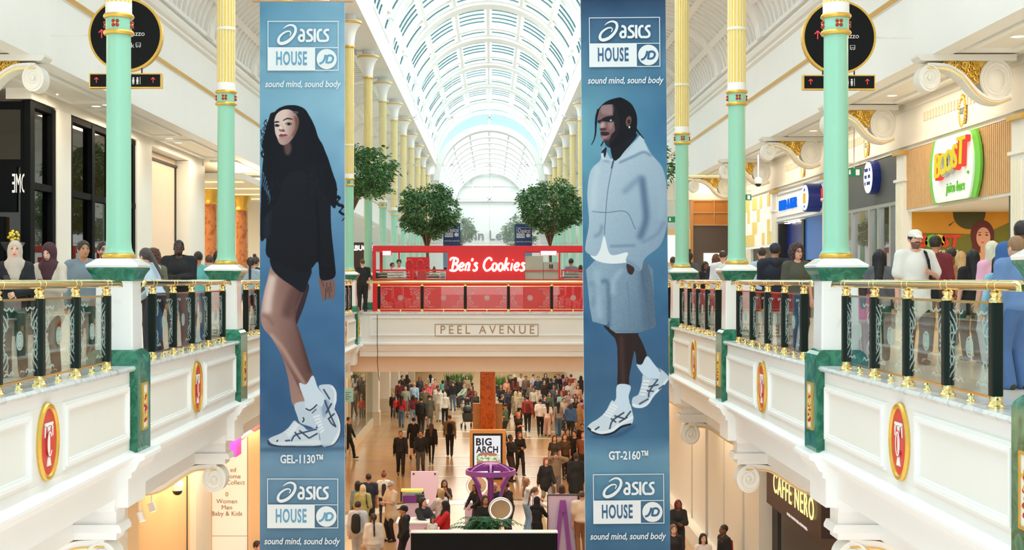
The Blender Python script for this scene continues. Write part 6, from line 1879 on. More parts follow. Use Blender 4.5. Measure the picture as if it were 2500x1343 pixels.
BD = 24.0
def cloth_material():
    m = mat('printed_cloth', (1, 1, 1), .75, spec=.15)
    t = m.node_tree; b = t.nodes['Principled BSDF']
    at = t.nodes.new('ShaderNodeVertexColor'); at.layer_name = 'print'
    t.links.new(at.outputs['Color'], b.inputs['Base Color'])
    return m
M['cloth'] = cloth_material()
M['ink_white'] = mat('banner_white_ink', srgb(222, 228, 232), .75, spec=.15)
INK = 0.92
def make_banner(label, arr, x_top, y_top, tilt, col_dark):
    q = BD / F
    top = px(x_top + BW / 2, y_top, BD)
    root = empty('hanging_banner', top, 0, label, 'banner')
    root.rotation_euler = (0, tilt, 0)
    H, W = arr.shape[:2]
    g_ = arr.mean(-1, keepdims=True)
    lin = np.clip(g_ + (arr - g_) * .86, 0, 255) / 255
    lin = np.where(lin <= .04045, lin / 12.92, ((lin + .055) / 1.055) ** 2.4) * INK
    X = (np.arange(W) - (W - 1) / 2) * q
    Z = -np.arange(H) * q
    v = np.zeros((H, W, 3)); v[:, :, 0] = X[None, :]; v[:, :, 2] = Z[:, None]
    v[:, :, 1] = .012 * np.sin(np.arange(W) / W * 5.0)[None, :] * np.linspace(.2, 1, H)[:, None]
    idx = np.arange(H * W).reshape(H, W)
    f = np.stack([idx[1:, :-1], idx[1:, 1:], idx[:-1, 1:], idx[:-1, :-1]], -1).reshape(-1, 4)
    me = bpy.data.meshes.new('printed_cloth')
    me.vertices.add(H * W); me.vertices.foreach_set('co', v.reshape(-1))
    me.loops.add(f.size); me.loops.foreach_set('vertex_index', f.reshape(-1))
    me.polygons.add(len(f)); me.polygons.foreach_set('loop_start', np.arange(0, f.size, 4)); me.polygons.foreach_set('loop_total', np.full(len(f), 4))
    me.update(); me.validate()
    ca = me.color_attributes.new('print', 'FLOAT_COLOR', 'POINT')
    rgba = np.ones((H * W, 4)); rgba[:, :3] = lin.reshape(-1, 3)
    ca.data.foreach_set('color', rgba.reshape(-1))
    me.materials.append(M['cloth'])
    cl = link(bpy.data.objects.new('printed_cloth', me), root)
    MB(M['white']).box(-W / 2 * q, W / 2 * q, .022, .026, -H * q, 0).build('backing', root)
    MB(M['bronze']).tube([(-(W / 2 + 20) * q, .01, .01), ((W / 2 + 20) * q, .01, .01)], .014, 10).build('top_rod', root)
    st = MB(M['steel'])
    for sx in (-1, 1): st.tube([(sx * W * .42 * q, .01, .01), (sx * W * .42 * q, .01, 3.2)], .006, 6)
    st.build('suspension_wire', root)
    # lettering: coordinates in banner pixels (u,v)
    def P(u, v): return ((u - W / 2) * q, (y_top - v) * q if False else -(v - y_top) * q)
    def logo(u0, v0, u1, v1, vm, um):
        a = MB(M['ink_white'])
        def r_(ua, ub, va, vb): 
            xa, za = P(ua, va); xb, zb = P(ub, vb); a.box(xa, xb, -.032, -.028, zb, za)
        r_(u0, u1, v0, v0 + 1.6); r_(u0, u0 + 1.6, v0, v1); r_(u1 - 1.6, u1, v0, v1); r_(u0, u1, v1 - 1.6, v1); r_(u0, u1, vm - .8, vm + .8)
        r_(u0, um, vm, v1)
        cx, cz = P((um + u1) / 2 - .3, (vm + v1) / 2)
        R = min((v1 - vm), (u1 - um)) / 2 * q * .88
        disc(a, cx, cz, R, R, -.032, -.028, 36)
        # spiral mark: ring plus sweeping stroke
        sw = (u1 - u0) / 173.0
        def S(x, y): return P(u0 + (x - 108) * .1489 * sw, v0 + (y - 150) * .1489 * sw)
        def stroke(pts, wid):
            b_ = bez([(S(x, y)[0], -.030, S(x, y)[1]) for x, y in pts], 40)
            n_ = len(b_)
            ws = [np.interp(i / (n_ - 1), [k / (len(wid) - 1) for k in range(len(wid))], wid) * .1489 * sw * q for i in range(n_)]
            a.ribbon(b_, ws, (0, 1, 0), .004)
        stroke([(365, 275), (420, 235), (490, 215), (555, 245), (565, 320), (520, 410), (430, 490), (330, 520), (285, 480), (310, 400), (390, 335), (460, 318), (490, 345), (470, 390)], [6, 22, 30, 42, 44, 46, 52, 52, 46, 36, 28, 22, 18, 14])
        w_ = [38]
        for g in ([(640, 297), (675, 300), (700, 340), (702, 470)], [(702, 398), (652, 385), (622, 430), (645, 474), (705, 470)], [(845, 298), (790, 297), (762, 333), (790, 372), (828, 405), (835, 452), (800, 475), (735, 475)], [(880, 278), (880, 495)],
                  [(1000, 299), (960, 300), (932, 345), (932, 430), (960, 474), (1005, 476)], [(1115, 297), (1068, 299), (1038, 333), (1062, 370), (1092, 408), (1090, 458), (1050, 477), (1000, 476)]):
            stroke(g, [38, 40, 38])
        a.build('logo_frame', root)
        b2_ = a; a = MB(col_dark)
        for g in ([(1058, 705), (1040, 775), (1005, 828), (955, 850)], [(1092, 712), (1068, 842)], [(1090, 718), (1150, 718), (1182, 760), (1150, 822), (1072, 834)]):
            b_ = bez([(S(x, y)[0], -.0345, S(x, y)[1]) for x, y in g], 24)
            a.ribbon(b_, 34 * .1489 * sw * q, (0, 1, 0), .003)
        a.build('lettering', root)
        hx_, hz_ = P((u0 + um) / 2, (vm + v1) / 2)
        dk = col_dark
        tt = text_mesh('lettering', 'HOUSE', 46 * q, dk, root, extrude=.002, offset=.008, valign='CENTER', spacing=1.12); tt.location = (hx_, -.0345, hz_); fit(tt, 75 * sw * q)
    return root, P, logo, q
def fit(o, w_):
    xs = [v.co.x for v in o.data.vertices]
    k = w_ / (max(xs) - min(xs)); o.scale = (k, 1, 1)
    return o
def put_text(root, P, q, body, u, v, size, shear=0.0, offset=0.0, wd=None):
    tt = text_mesh('lettering', body, size * q, M['ink_white'], root, extrude=.002, shear=shear, offset=offset)
    if wd: fit(tt, wd * q)
    x, z = P(u, v); tt.location = (x, -.031, z)
M['print_blue_a'] = mat('banner_light_blue_ink', srgb(104, 158, 186), .75, spec=.15)
M['print_blue_b'] = mat('banner_dark_blue_ink', srgb(62, 100, 136), .75, spec=.15)
YT = 5
rootA, P, logo, q = make_banner('tall left hand banner with a long haired woman in black hoodie and white trainers', paint_woman()[YT:], 634, YT, 0.0, M['print_blue_a'])
logo(20, 52, 193, 173, 117, 136)
logo(19, 1168, 192, 1289, 1232, 135)
put_text(rootA, P, q, 'sound mind, sound body', 105, 213, 22.5, shear=.22, offset=.0022, wd=185)
put_text(rootA, P, q, 'sound mind, sound body', 103, 1328, 22.5, shear=.22, offset=.0022, wd=185)
put_text(rootA, P, q, 'GEL-1130\u2122', 104, 1130, 28, offset=.005, wd=104)
rootB, P, logo, q = make_banner('tall right hand banner with a man in pale grey hooded top and shorts', paint_man(), 1417, -14, -0.0088, M['print_blue_b'])
logo(20, 43, 193, 164, 107, 136)
logo(20, 1157, 193, 1278, 1222, 136)
put_text(rootB, P, q, 'sound mind, sound body', 107, 204, 22.5, shear=.22, offset=.0022, wd=185)
put_text(rootB, P, q, 'sound mind, sound body', 103, 1316, 22.5, shear=.22, offset=.0022, wd=185)
put_text(rootB, P, q, 'GT-2160\u2122', 108, 1121, 28, offset=.005, wd=96)
# two small banners beyond the kiosk
M['smallblue'] = mat('small_banner_blue', srgb(46, 74, 120), .7)
M['smallblue2'] = mat('small_banner_pale_blue', srgb(120, 170, 205), .7)
for x, y, lab in ((1103, 545, 'small dark blue banner among the trees behind the left half of the kiosk'), (1278, 547, 'small dark blue banner among the trees behind the right half of the kiosk')):
    d = 55.6
    o = empty('small_banner', px(x, y, d), 0, lab, 'banner')
    q = d / F
    a = MB(M['smallblue'], M['smallblue2']); a.box(-21 * q, 21 * q, 0, .02, -64 * q, 0); a.use(1).box(-21 * q, 21 * q, 0, .02, -1.0 - EYE + .95 - px(x, y, d).z + EYE, -64 * q); a.build('cloth', o)
    a = MB(M['ink_white']); a.box(-17 * q, 17 * q, -.008, -.003, -9 * q, -8.4 * q); a.box(-17 * q, 3 * q, -.008, -.003, -34 * q, -23 * q); disc(a, 11 * q, -28 * q, 5 * q, 5 * q, -.008, -.003, 16); a.box(-17 * q, -16.4 * q, -.008, -.003, -34 * q, -9 * q); a.box(16.4 * q, 17 * q, -.008, -.003, -34 * q, -9 * q); a.ribbon([(-13 * q + 5 * q * math.cos(t_) * .6 + 3 * q, -.006, -16 * q + 5 * q * math.sin(t_)) for t_ in [i * .5 for i in range(13)]], 1.6 * q, (0, 1, 0), .004); a.build('logo_frame', o)
    tt = text_mesh('lettering', 'asics', 14 * q, M['ink_white'], o, extrude=.001, offset=.004, sx=.8, valign='CENTER'); tt.location = (5 * q, -.006, -17 * q)
    tt = text_mesh('lettering', 'HOUSE', 10 * q, M['smallblue'], o, extrude=.001, sx=.6, valign='CENTER'); tt.location = (-7 * q, -.010, -28.5 * q)
    tt = text_mesh('lettering', 'sound mind, sound body', 5.5 * q, M['ink_white'], o, extrude=.001, shear=.2, sx=.7, valign='CENTER'); tt.location = (0, -.006, -43 * q)
    MB(M['steel']).lathe([(.03, -px(x, y, d).z + .04), (.03, .02)], 8, (0, .05, 0)).lathe([(.25, -px(x, y, d).z), (.25, -px(x, y, d).z + .04)], 16, (0, .05, 0)).build('stand', o)
# ------------------------------------------------------------------ clipped fig trees
M['leafa'] = mat('dark_fig_leaf', srgb(56, 100, 56), .4, noise=.35, scale=3)
M['leafb'] = mat('mid_fig_leaf', srgb(100, 146, 80), .4, noise=.3, scale=3)
M['bark'] = mat('fig_bark', srgb(120, 96, 74), .8, noise=.3, scale=14)
def make_tree(rx, rz, hc, leaves, seed, leaf=.10):
    """crown centre at height hc"""
    rnd = random.Random(seed)
    root = empty('fig_tree')
    b = MB(M['bark'])
    zb = hc - rz
    b.tube([(0, 0, .5), (.03, 0, zb * .5 + .2), (0, .02, max(.7, zb - .25))], [.07, .06, .055], 9)
    tips = []
    for k in range(12):
        a = 2 * PI * k / 12 + rnd.uniform(-.2, .2)
        r = rnd.uniform(.25, .7) * rx
        b.tube([(0, .02, max(.65, zb - .3)), (r * .3 * math.cos(a), r * .3 * math.sin(a), zb + rz * .25), (r * math.cos(a), r * math.sin(a), hc + rnd.uniform(-.2, .4) * rz)], [.035, .025, .01], 6)
    b.build('trunk', root, smooth=True)
    l = MB(M['leafa'], M['leafb'])
    # clumps of leaves on twig ends
    nc = leaves // 14
    for k in range(nc):
        while True:
            p = Vector((rnd.uniform(-1, 1), rnd.uniform(-1, 1), rnd.uniform(-1, 1)))
            if .45 < p.length < 1: break
        n = p.normalized()
        bump = 1 + .10 * math.sin(5 * n.x + 3 * n.z + seed) + .06 * math.sin(9 * n.z - 4 * n.y)
        if p.z < -.35: p.z *= .85
        c = Vector((p.x * rx * bump, p.y * rx * bump, hc + p.z * rz * bump))
        out = Vector((n.x, n.y, .25)).normalized()
        for j in range(14):
            d = (out + Vector((rnd.gauss(0, .55), rnd.gauss(0, .55), rnd.gauss(-.25, .5)))).normalized()
            s = d.cross(Vector((rnd.gauss(0, 1), rnd.gauss(0, 1), rnd.gauss(0, 1)))).normalized()
            L_ = leaf * rnd.uniform(.8, 1.5); w_ = L_ * .2
            q = c + Vector((rnd.gauss(0, .07), rnd.gauss(0, .07), rnd.gauss(0, .05)))
            l.use(0 if rnd.random() < .62 else 1)
            l.add([q, q + d * L_ * .45 + s * w_, q + d * L_ - Vector((0, 0, L_ * .25)), q + d * L_ * .45 - s * w_], [(0, 1, 2, 3)])
    l.build('foliage', root, recalc=False)
    p = MB(M['cream'])
    p.lathe([(.36, 0), (.42, .5), (.45, .55), (.40, .56), (.36, .5)], 20); p.build('planter', root, smooth=True, angle=30)
    return root
TREES = [
    (858, 425, 49.0, 1.58, 1.08, 9000, 'big clipped fig tree behind the fifth left hand mint column', .13),
    (1545, 415, 49.0, 1.60, 1.08, 3000, 'clipped fig tree mostly hidden behind the right hand banner', .13),
    (1043, 522, 54.0, 1.08, 1.12, 9500, 'clipped round fig tree behind the left half of the red kiosk', .11),
    (1343, 512, 54.0, 1.20, 1.12, 9500, 'clipped broad fig tree behind the right half of the red kiosk', .11),
    (1122, 566, 63.5, .70, .72, 2600, 'smaller pale fig tree farther back left of the store lettering', .10),
    (1268, 570, 63.5, .72, .72, 2600, 'smaller fig tree farther back right of the store lettering', .10),
]
for k, (x, y, d, rx, rz, n, lab, lf_) in enumerate(TREES):
    p = px(x, y, d)
    o = make_tree(rx, rz, p.z, n, k + 1, lf_)
    o.location = (p.x, d, 0)
    tag(o, lab, 'tree', 'fig trees on the bridge')
# ------------------------------------------------------------------ people: bodies grown from smooth-blended shapes
def rotx(a): c, s = math.cos(a), math.sin(a); return np.array([[1, 0, 0], [0, c, -s], [0, s, c]])
def rotz(a): c, s = math.cos(a), math.sin(a); return np.array([[c, -s, 0], [s, c, 0], [0, 0, 1]])
V3 = lambda *p: np.array(p, float)

class Field:
    """list of smooth-blended shapes -> one closed surface"""
    def __init__(s): s.p = []; s.cut = []
    def cap(s, a, b, ra, rb, k=.03, flat=1.0):
        s.p.append(('c', np.array(a, float), np.array(b, float), ra, rb, k, flat)); return s
    def ell(s, c, r, k=.03, R=None):
        s.p.append(('e', np.array(c, float), np.array(r, float), R, None, k, 1)); return s
    def sub(s, c, r, R=None):
        s.cut.append((np.array(c, float), np.array(r, float), R)); return s
    def axis(s, lo, hi, res, fine):
        pts = [lo]
        while pts[-1] < hi:
            x = pts[-1]; st = res
            for a, b, f in fine:
                if a - res < x < b: st = min(st, f)
            pts.append(x + st)
        return np.array(pts)
    def mesh(s, res=.02, fine=((), (), ())):
        lo = np.full(3, 1e9); hi = -lo
        bb = []
        for t, a, b, ra, rb, k, fl in s.p:
            if t == 'c': r = max(ra, rb) * max(1, fl); l, h = np.minimum(a, b) - r, np.maximum(a, b) + r
            else:
                r = b if ra is None else np.full(3, b.max()); l, h = a - r, a + r
            bb.append((l, h)); lo = np.minimum(lo, l); hi = np.maximum(hi, h)
        lo -= 2.2 * res; hi += 2.2 * res
        ax = [s.axis(lo[i], hi[i], res, fine[i]) for i in range(3)]
        G = np.full([len(q) for q in ax], .5)
        for (t, a, b, ra, rb, k, fl), (l, h) in zip(s.p, bb):
            m = k + 2.5 * res
            sl = tuple(slice(max(0, np.searchsorted(ax[i], l[i] - m)), np.searchsorted(ax[i], h[i] + m)) for i in range(3))
            X, Y, Z = np.meshgrid(*[ax[i][sl[i]] for i in range(3)], indexing='ij', sparse=True)
            if t == 'c':
                ab = b - a; L2 = max((ab ** 2).sum(), 1e-9)
                u = np.clip(((X - a[0]) * ab[0] + (Y - a[1]) * ab[1] + (Z - a[2]) * ab[2]) / L2, 0, 1)
                d = np.sqrt((X - a[0] - u * ab[0]) ** 2 + ((Y - a[1] - u * ab[1]) / fl) ** 2 + (Z - a[2] - u * ab[2]) ** 2) - (ra + (rb - ra) * u)
            else:
                dx, dy, dz = X - a[0], Y - a[1], Z - a[2]
                if ra is not None:
                    dx, dy, dz = [ra[0, i] * dx + ra[1, i] * dy + ra[2, i] * dz for i in range(3)]
                n0 = np.sqrt((dx / b[0]) ** 2 + (dy / b[1]) ** 2 + (dz / b[2]) ** 2)
                n1 = np.sqrt((dx / b[0] ** 2) ** 2 + (dy / b[1] ** 2) ** 2 + (dz / b[2] ** 2) ** 2)
                d = n0 * (n0 - 1) / np.maximum(n1, 1e-6)
            g = G[sl]
            if k > 0:
                hh = np.maximum(k - np.abs(g - d), 0) / k
                G[sl] = np.minimum(g, d) - hh * hh * k * .25
            else: G[sl] = np.minimum(g, d)
        for c, r, R in s.cut:
            X, Y, Z = np.meshgrid(*ax, indexing='ij', sparse=True)
            dx, dy, dz = X - c[0], Y - c[1], Z - c[2]
            if R is not None: dx, dy, dz = [R[0, i] * dx + R[1, i] * dy + R[2, i] * dz for i in range(3)]
            n0 = np.sqrt((dx / r[0]) ** 2 + (dy / r[1]) ** 2 + (dz / r[2]) ** 2)
            G = np.maximum(G, -(n0 - 1) * min(r))
        return nets(G, ax)

def nets(G, ax):
    I = G < 0
    n = G.shape
    c = [n[0] - 1, n[1] - 1, n[2] - 1]
    acc = np.zeros(c + [3]); cnt = np.zeros(c)
    g = np.meshgrid(*ax, indexing='ij', sparse=True)
    for axn in range(3):
        s0 = [slice(None)] * 3; s1 = [slice(None)] * 3
        s0[axn] = slice(0, -1); s1[axn] = slice(1, None)
        a, b = G[tuple(s0)], G[tuple(s1)]
        ch = (a < 0) != (b < 0)
        t = np.where(ch, a / np.where(ch, a - b, 1), 0)
        pos = []
        for k in range(3):
            q = np.broadcast_to(g[k], n)
            if k == axn: pos.append(q[tuple(s0)] + t * (q[tuple(s1)] - q[tuple(s0)]))
            else: pos.append(q[tuple(s0)])
        o = [k for k in range(3) if k != axn]
        for i in (0, 1):
            for j in (0, 1):
                sl = [slice(None)] * 3
                sl[o[0]] = slice(i, n[o[0]] - 1 + i); sl[o[1]] = slice(j, n[o[1]] - 1 + j)
                m = ch[tuple(sl)]
                cnt += m
                for k in range(3): acc[..., k] += np.where(m, pos[k][tuple(sl)], 0)
    act = cnt > 0
    idx = np.full(c, -1); idx[act] = np.arange(act.sum())
    v = acc[act] / cnt[act][:, None]
    fs = []
    for axn in range(3):
        o = [(axn + 1) % 3, (axn + 2) % 3]
        s0 = [slice(1, -1)] * 3; s1 = [slice(1, -1)] * 3
        s0[axn] = slice(0, -1); s1[axn] = slice(1, None)
        a, b = I[tuple(s0)], I[tuple(s1)]
        def cell(i, j):
            sl = [None] * 3
            sl[axn] = slice(0, n[axn] - 1)
            sl[o[0]] = slice(0 + i, n[o[0]] - 2 + i); sl[o[1]] = slice(0 + j, n[o[1]] - 2 + j)
            return idx[tuple(sl)]
        q = np.stack([cell(0, 0), cell(1, 0), cell(1, 1), cell(0, 1)], -1)
        m1 = a & ~b; m2 = ~a & b
        if m1.any(): fs.append(q[m1])
        if m2.any(): fs.append(q[m2][:, ::-1])
    f = np.concatenate(fs) if fs else np.zeros((0, 4), int)
    f = f[(f >= 0).all(1)]
    return v, f

def np_mesh(name, v, f, mats):
    me = bpy.data.meshes.new(name)
    me.vertices.add(len(v)); me.vertices.foreach_set('co', np.ascontiguousarray(v, dtype=np.float32).reshape(-1))
    me.loops.add(f.size); me.loops.foreach_set('vertex_index', f.reshape(-1).astype(np.int32))
    me.polygons.add(len(f)); me.polygons.foreach_set('loop_start', np.arange(0, f.size, 4, dtype=np.int32)); me.polygons.foreach_set('loop_total', np.full(len(f), 4, dtype=np.int32))
    me.update(calc_edges=True)
    for m_ in mats: me.materials.append(m_)
    me.polygons.foreach_set('use_smooth', [True] * len(f))
    return me

def ik(a, t, l1, l2, pole):
    a, t, pole = map(lambda q: np.array(q, float), (a, t, pole))
    d = t - a; L_ = np.linalg.norm(d)
    Lm = min(L_, (l1 + l2) * .995)
    if L_ > Lm: t = a + d / L_ * Lm
    d = (t - a); L_ = max(np.linalg.norm(d), 1e-6); u = d / L_
    x = (l1 * l1 - l2 * l2 + L_ * L_) / (2 * L_)
    h = math.sqrt(max(l1 * l1 - x * x, 0))
    p = pole - u * pole.dot(u); p /= max(np.linalg.norm(p), 1e-6)
    return a + u * x + p * h, t

def hand_tubes(el, wr, curl, side, fine):
    """palm direction follows the forearm; returns list of (points, radii) for five fingers, and palm data"""
    u = wr - el; u /= np.linalg.norm(u)
    ref = V3(side, 0, 0) if abs(u[0]) < .8 else V3(0, -1, 0)
    w = np.cross(u, V3(0, -1, 0) if abs(u[1]) < .9 else V3(0, 0, 1)); w /= np.linalg.norm(w)
    nrm = np.cross(w, u)
    if nrm[1] > 0 and abs(u[1]) < .9: nrm = -nrm
    palm = wr + u * .045
    out = []
    for k, (off, l_) in enumerate(((-.030, .068), (-.010, .078), (.010, .074), (.029, .058))):
        b = palm + u * .038 + w * off * side
        c1 = b + u * l_ * .5 * math.cos(curl * .5) - nrm * -l_ * .5 * math.sin(curl * .5) * -1
        c2 = c1 + (u * math.cos(curl * 1.3) + nrm * math.sin(curl * 1.3)) * l_ * .5
        out.append(([palm + w * off * side * .8, b, c1, c2], [.010, .0095, .009, .006]))
    tb = wr + u * .025 - w * .032 * side
    t1 = tb + (u * .6 - w * side * .75 + nrm * .2) * .032
    t2 = t1 + (u * .9 - w * side * .1 + nrm * .45) * .032
    out.append(([wr + u * .02 - w * .012 * side, tb, t1, t2], [.012, .011, .010, .007]))
    return palm, u, w, out

SKIN = {'fair': srgb(226, 176, 150), 'pink': srgb(222, 164, 140), 'tan': srgb(190, 134, 100), 'brown': srgb(122, 78, 56), 'dark': srgb(70, 46, 36)}
_cm = {}
def cloth(rgb, rough=.8, nm='cloth'):
    k = (tuple(rgb), nm)
    if k not in _cm:
        if nm == 'hair': _cm[k] = mat(nm, srgb(*rgb), .42, noise=.4, scale=70, bump=.6, stretch=(1, 1, .10))
        else: _cm[k] = mat(nm, srgb(*rgb), rough, noise=.10, scale=7, bump=.35 if nm != 'shoe' else 0)
    return _cm[k]
for k_, c_ in SKIN.items(): M['skin_' + k_] = mat('skin_' + k_, c_, .5, noise=.04, scale=20)
M['eye'] = mat('eye_brow_dark', srgb(40, 28, 24), .4)
M['lipsd'] = mat('dark_lips', srgb(104, 62, 56), .45)
M['stubble'] = mat('short_beard', srgb(120, 84, 68), .7, noise=.3, scale=60)
M['lips'] = mat('lips', srgb(176, 92, 88), .45)
M['hidden'] = M['eye']

def pose_arms(arm, T, sw, sx_):
    """hand targets in body space (before T), for side sg"""
    tgt = {}
    for sg in (-1, 1):
        if arm == 'down': tgt[sg] = V3(sg * .235, -.03, .80)
        elif arm == 'walk': tgt[sg] = V3(sg * .235, -.19 * sg * sw - .03, .83)
        elif arm == 'phone': tgt[sg] = V3(sg * .05, -.30, 1.17)
        elif arm == 'phone1': tgt[sg] = V3(-.10, -.27, 1.20) if sg < 0 else V3(.06, -.24, 1.08)
        elif arm == 'fold': tgt[sg] = V3(-sg * .10, -.20 - .03 * sg, 1.13)
        elif arm == 'rail': tgt[sg] = V3(sg * .10, -.36, 1.08)
        elif arm == 'strap': tgt[sg] = V3(.12, -.20, 1.20) if sg > 0 else V3(-.26, -.05, .84)
        elif arm == 'hold': tgt[sg] = V3(.02, -.26, 1.15) if sg > 0 else V3(-.04, -.27, 1.13)
        elif arm == 'pocket': tgt[sg] = V3(sg * .21, -.09, .92)
        elif arm == 'up': tgt[sg] = V3(sg * .13, -.20, 1.62)
        elif arm == 'chin': tgt[sg] = V3(.05, -.17, 1.38) if sg > 0 else V3(-.05, -.18, 1.08)
        elif arm == 'reach': tgt[sg] = V3(sg * .12, -.42, 1.12)
    return tgt

def build_person(sp):
    """returns dict part -> (mesh) in a frame where the person stands at the origin facing -y, height 1.75"""
    fem = sp.get('fem', False); fine = sp.get('fine', False)
    res = .030 if not fine else .017
    w = sp.get('w', 1.0); arm = sp.get('arm', 'down'); leg = sp.get('leg', 'stand')
    lean = sp.get('lean', 0.0); loose = sp.get('loose', .012); hem = sp.get('hem', .86)
    hair = sp.get('hair', 'short'); slv = sp.get('slv', 'long'); bot = sp.get('bot', 'trousers')
    yaw = sp.get('yaw', 0.0); pitch = sp.get('pitch', 0.0); sw = sp.get('sw', 1)
    hipz = .93
    if leg == 'sit': hipz = .50
    dz = hipz - .93
    Rl = rotx(-lean) if lean else None      # lean forward towards -y
    H0 = V3(0, 0, hipz)
    def T(q):
        q = np.array(q, float) + V3(0, 0, dz)
        if lean:
            d = q - H0
            c, s_ = math.cos(lean), math.sin(lean)
            return H0 + V3(d[0], d[1] * c - d[2] * s_, d[1] * s_ + d[2] * c)
        return q
    Rm = None
    if lean:
        c, s_ = math.cos(lean), math.sin(lean)
        Rm = np.array([[1, 0, 0], [0, c, -s_], [0, s_, c]])
    shw = (.160 if fem else .174) * w
    body, top, bott, shoes, hairf = Field(), Field(), Field(), Field(), Field()
    # ---- legs
    hips = {sg: V3(sg * .095, 0, hipz - .02) for sg in (-1, 1)}
    ank = {}
    for sg in (-1, 1):
        if leg == 'walk':
            f_ = sg * sw > 0
            ank[sg] = V3(sg * .075, -.24, .09) if f_ else V3(sg * .075, .28, .15)
        elif leg == 'sit': ank[sg] = V3(sg * .12, -.40, .09)
        elif leg == 'shift': ank[sg] = V3(sg * .10, -.05 * sg, .085)
        else: ank[sg] = V3(sg * .10, .01 * sg, .085)
    knees = {}
    for sg in (-1, 1):
        k, a = ik(hips[sg], ank[sg], .43, .42, V3(0, -1, .05))
        knees[sg], ank[sg] = k, a
    tr = {'trousers': (.094, .072, .063), 'wide': (.10, .085, .082), 'leggings': (.078, .052, .040), 'shorts': (.092, .085, .055), 'skirt': (.09, .06, .05)}[bot]
    bott.ell(V3(0, .012, hipz), (.158 * w * (1.04 if fem else 1), .118 * w, .13), .04)
    for sg in (-1, 1):
        h, k, a = hips[sg], knees[sg], ank[sg]
        cv = 1.0 if bot in ('shorts', 'skirt') else .7
        body.cap(h, k, .075 * cv, .05 * cv, .02); body.cap(k, a, .048 * cv, .036 * cv, .02)
        body.cap(a, a + V3(0, -.10, -.045), .036, .03, .02)
        bott.cap(h, k if bot != 'shorts' else h + (k - h) * .9, tr[0] * w, tr[1] * (w * .5 + .5), .035)
        if bot in ('trousers', 'wide', 'leggings'): bott.cap(k, a + V3(0, 0, -.02), tr[1], tr[2], .03)
        toe = V3(sg * .012, -.17, 0)
        heel = a + V3(0, .045, -.045); tip = a + toe + V3(0, 0, -.052)
        if leg == 'walk' and a[2] > .12: tip = a + V3(0, -.15, -.115)
        if leg == 'walk' and a[1] < -.1: tip = a + V3(0, -.17, -.03)
        sp.setdefault('_sh', {})[sg] = (heel, tip, a)
    if bot == 'skirt':
        bott.cap(V3(0, 0, hipz), V3(0, 0, sp.get('skirt', .45)), .15, .20, .04, .8)
    # ---- torso
    tb = body
    for F_, ex in ((body, 0), (top, loose)):
        F_.ell(T((0, .0, 1.27)), (.158 * w + ex, (.108 if not fem else .102) * w + ex, .20 + ex * .3), .05, Rm)
        F_.ell(T((0, .0, 1.07)), ((.135 if fem else .145) * w + ex, .102 * w + ex, .19), .05, Rm)
        if fem: F_.ell(T((0, -.075, 1.27)), (.115, .06, .075), .04, Rm)
        if sp.get('belly'): F_.ell(T((0, -.05, 1.10)), (.13, .10, .15), .05, Rm)
    top.ell(T((0, .01, .97)), (.155 * w + loose, .115 * w + loose, .10), .04, Rm)
    if hem < .86:
        top.cap(T((0, .01, .95)), T((0, .01, hem)), .168 * w + loose, .178 * w + loose * 1.4, .05, .78)
    sh = {sg: T((sg * shw, .01, 1.42)) for sg in (-1, 1)}
    nb = T((0, .015, 1.45))
    for F_, ex in ((body, 0), (top, loose * .7)):
        for sg in (-1, 1): F_.cap(T((sg * .05, .015, 1.465)), sh[sg], .045 + ex, .052 + ex, .04)
    tg = pose_arms(arm, T, sw, 1)
    pal = {}
    fingers = MB()
    handpts = {}
    for sg in (-1, 1):
        tgt = T(tg[sg])
        pole = V3(sg * .7, .6, -.5) if arm not in ('up',) else V3(sg, .2, -.4)
        if arm in ('down', 'walk'): pole = V3(sg * .35, 1, 0)
        el, wr = ik(sh[sg], tgt, .29, .26, pole)
        rb = .050 * (w * .5 + .5)
        body.cap(sh[sg], el, .046, .038, .03); body.cap(el, wr, .037, .027, .02)
        if slv == 'long':
            top.cap(sh[sg], el, rb + loose, .047 + loose, .035); top.cap(el, wr, .046 + loose, .035 + loose * .9, .03)
        elif slv == 'short':
            top.cap(sh[sg], sh[sg] + (el - sh[sg]) * .78, rb + loose * 1.1, .054 + loose, .035)
        if arm != 'pocket':
            palm, u, wv, fs = hand_tubes(el, wr, .9 if arm in ('phone', 'phone1', 'strap', 'hold', 'rail') else .45, sg, fine)
            Rp = np.stack([u, wv, np.cross(u, wv)], 1)
            body.ell(palm, (.052, .040, .017), .012, Rp.T if False else Rp)
            body.cap(wr, palm, .025, .022, .015)
            for pts, rad in fs: fingers.tube([Vector(q) for q in pts], rad, 6)
            handpts[sg] = palm + u * .05
    sp['_hands'] = handpts
    # ---- neck and head
    hcn = T((0, -.012, 1.635)); nk = T((0, .0, 1.50))
    Rh = rotz(yaw) @ rotx(-pitch) if (yaw or pitch) else np.eye(3)
    if lean: Rh = Rh @ (np.eye(3))
    def Hd(q): return hcn + Rh @ np.array(q, float)
    body.cap(T((0, .012, 1.43)), Hd((0, .02, -.06)), .052 if not fem else .045, .050 if not fem else .043, .03)
    body.ell(Hd((0, .012, .02)), (.074, .094, .098), .02, Rh)
    body.ell(Hd((0, -.020, -.035)), (.060, .070, .075), .03, Rh)
    body.ell(Hd((0, -.045, -.078)), (.034, .036, .028), .03, Rh)
    body.cap(Hd((0, -.090, .010)), Hd((0, -.104, -.028)), .008, .012, .014)
    for sg in (-1, 1):
        body.ell(Hd((sg * .076, .012, -.012)), (.012, .022, .032), .01, Rh)
        body.ell(Hd((sg * .03, -.083, .016)), (.015, .012, .008), .006, Rh)
    body.ell(Hd((0, -.088, -.058)), (.024, .012, .010), .008, Rh)
    out = {}
    hz = (hcn[2] - .14, hcn[2] + .13)
    fx = ((hcn[0] - .1, hcn[0] + .1, .008),) if fine else ()
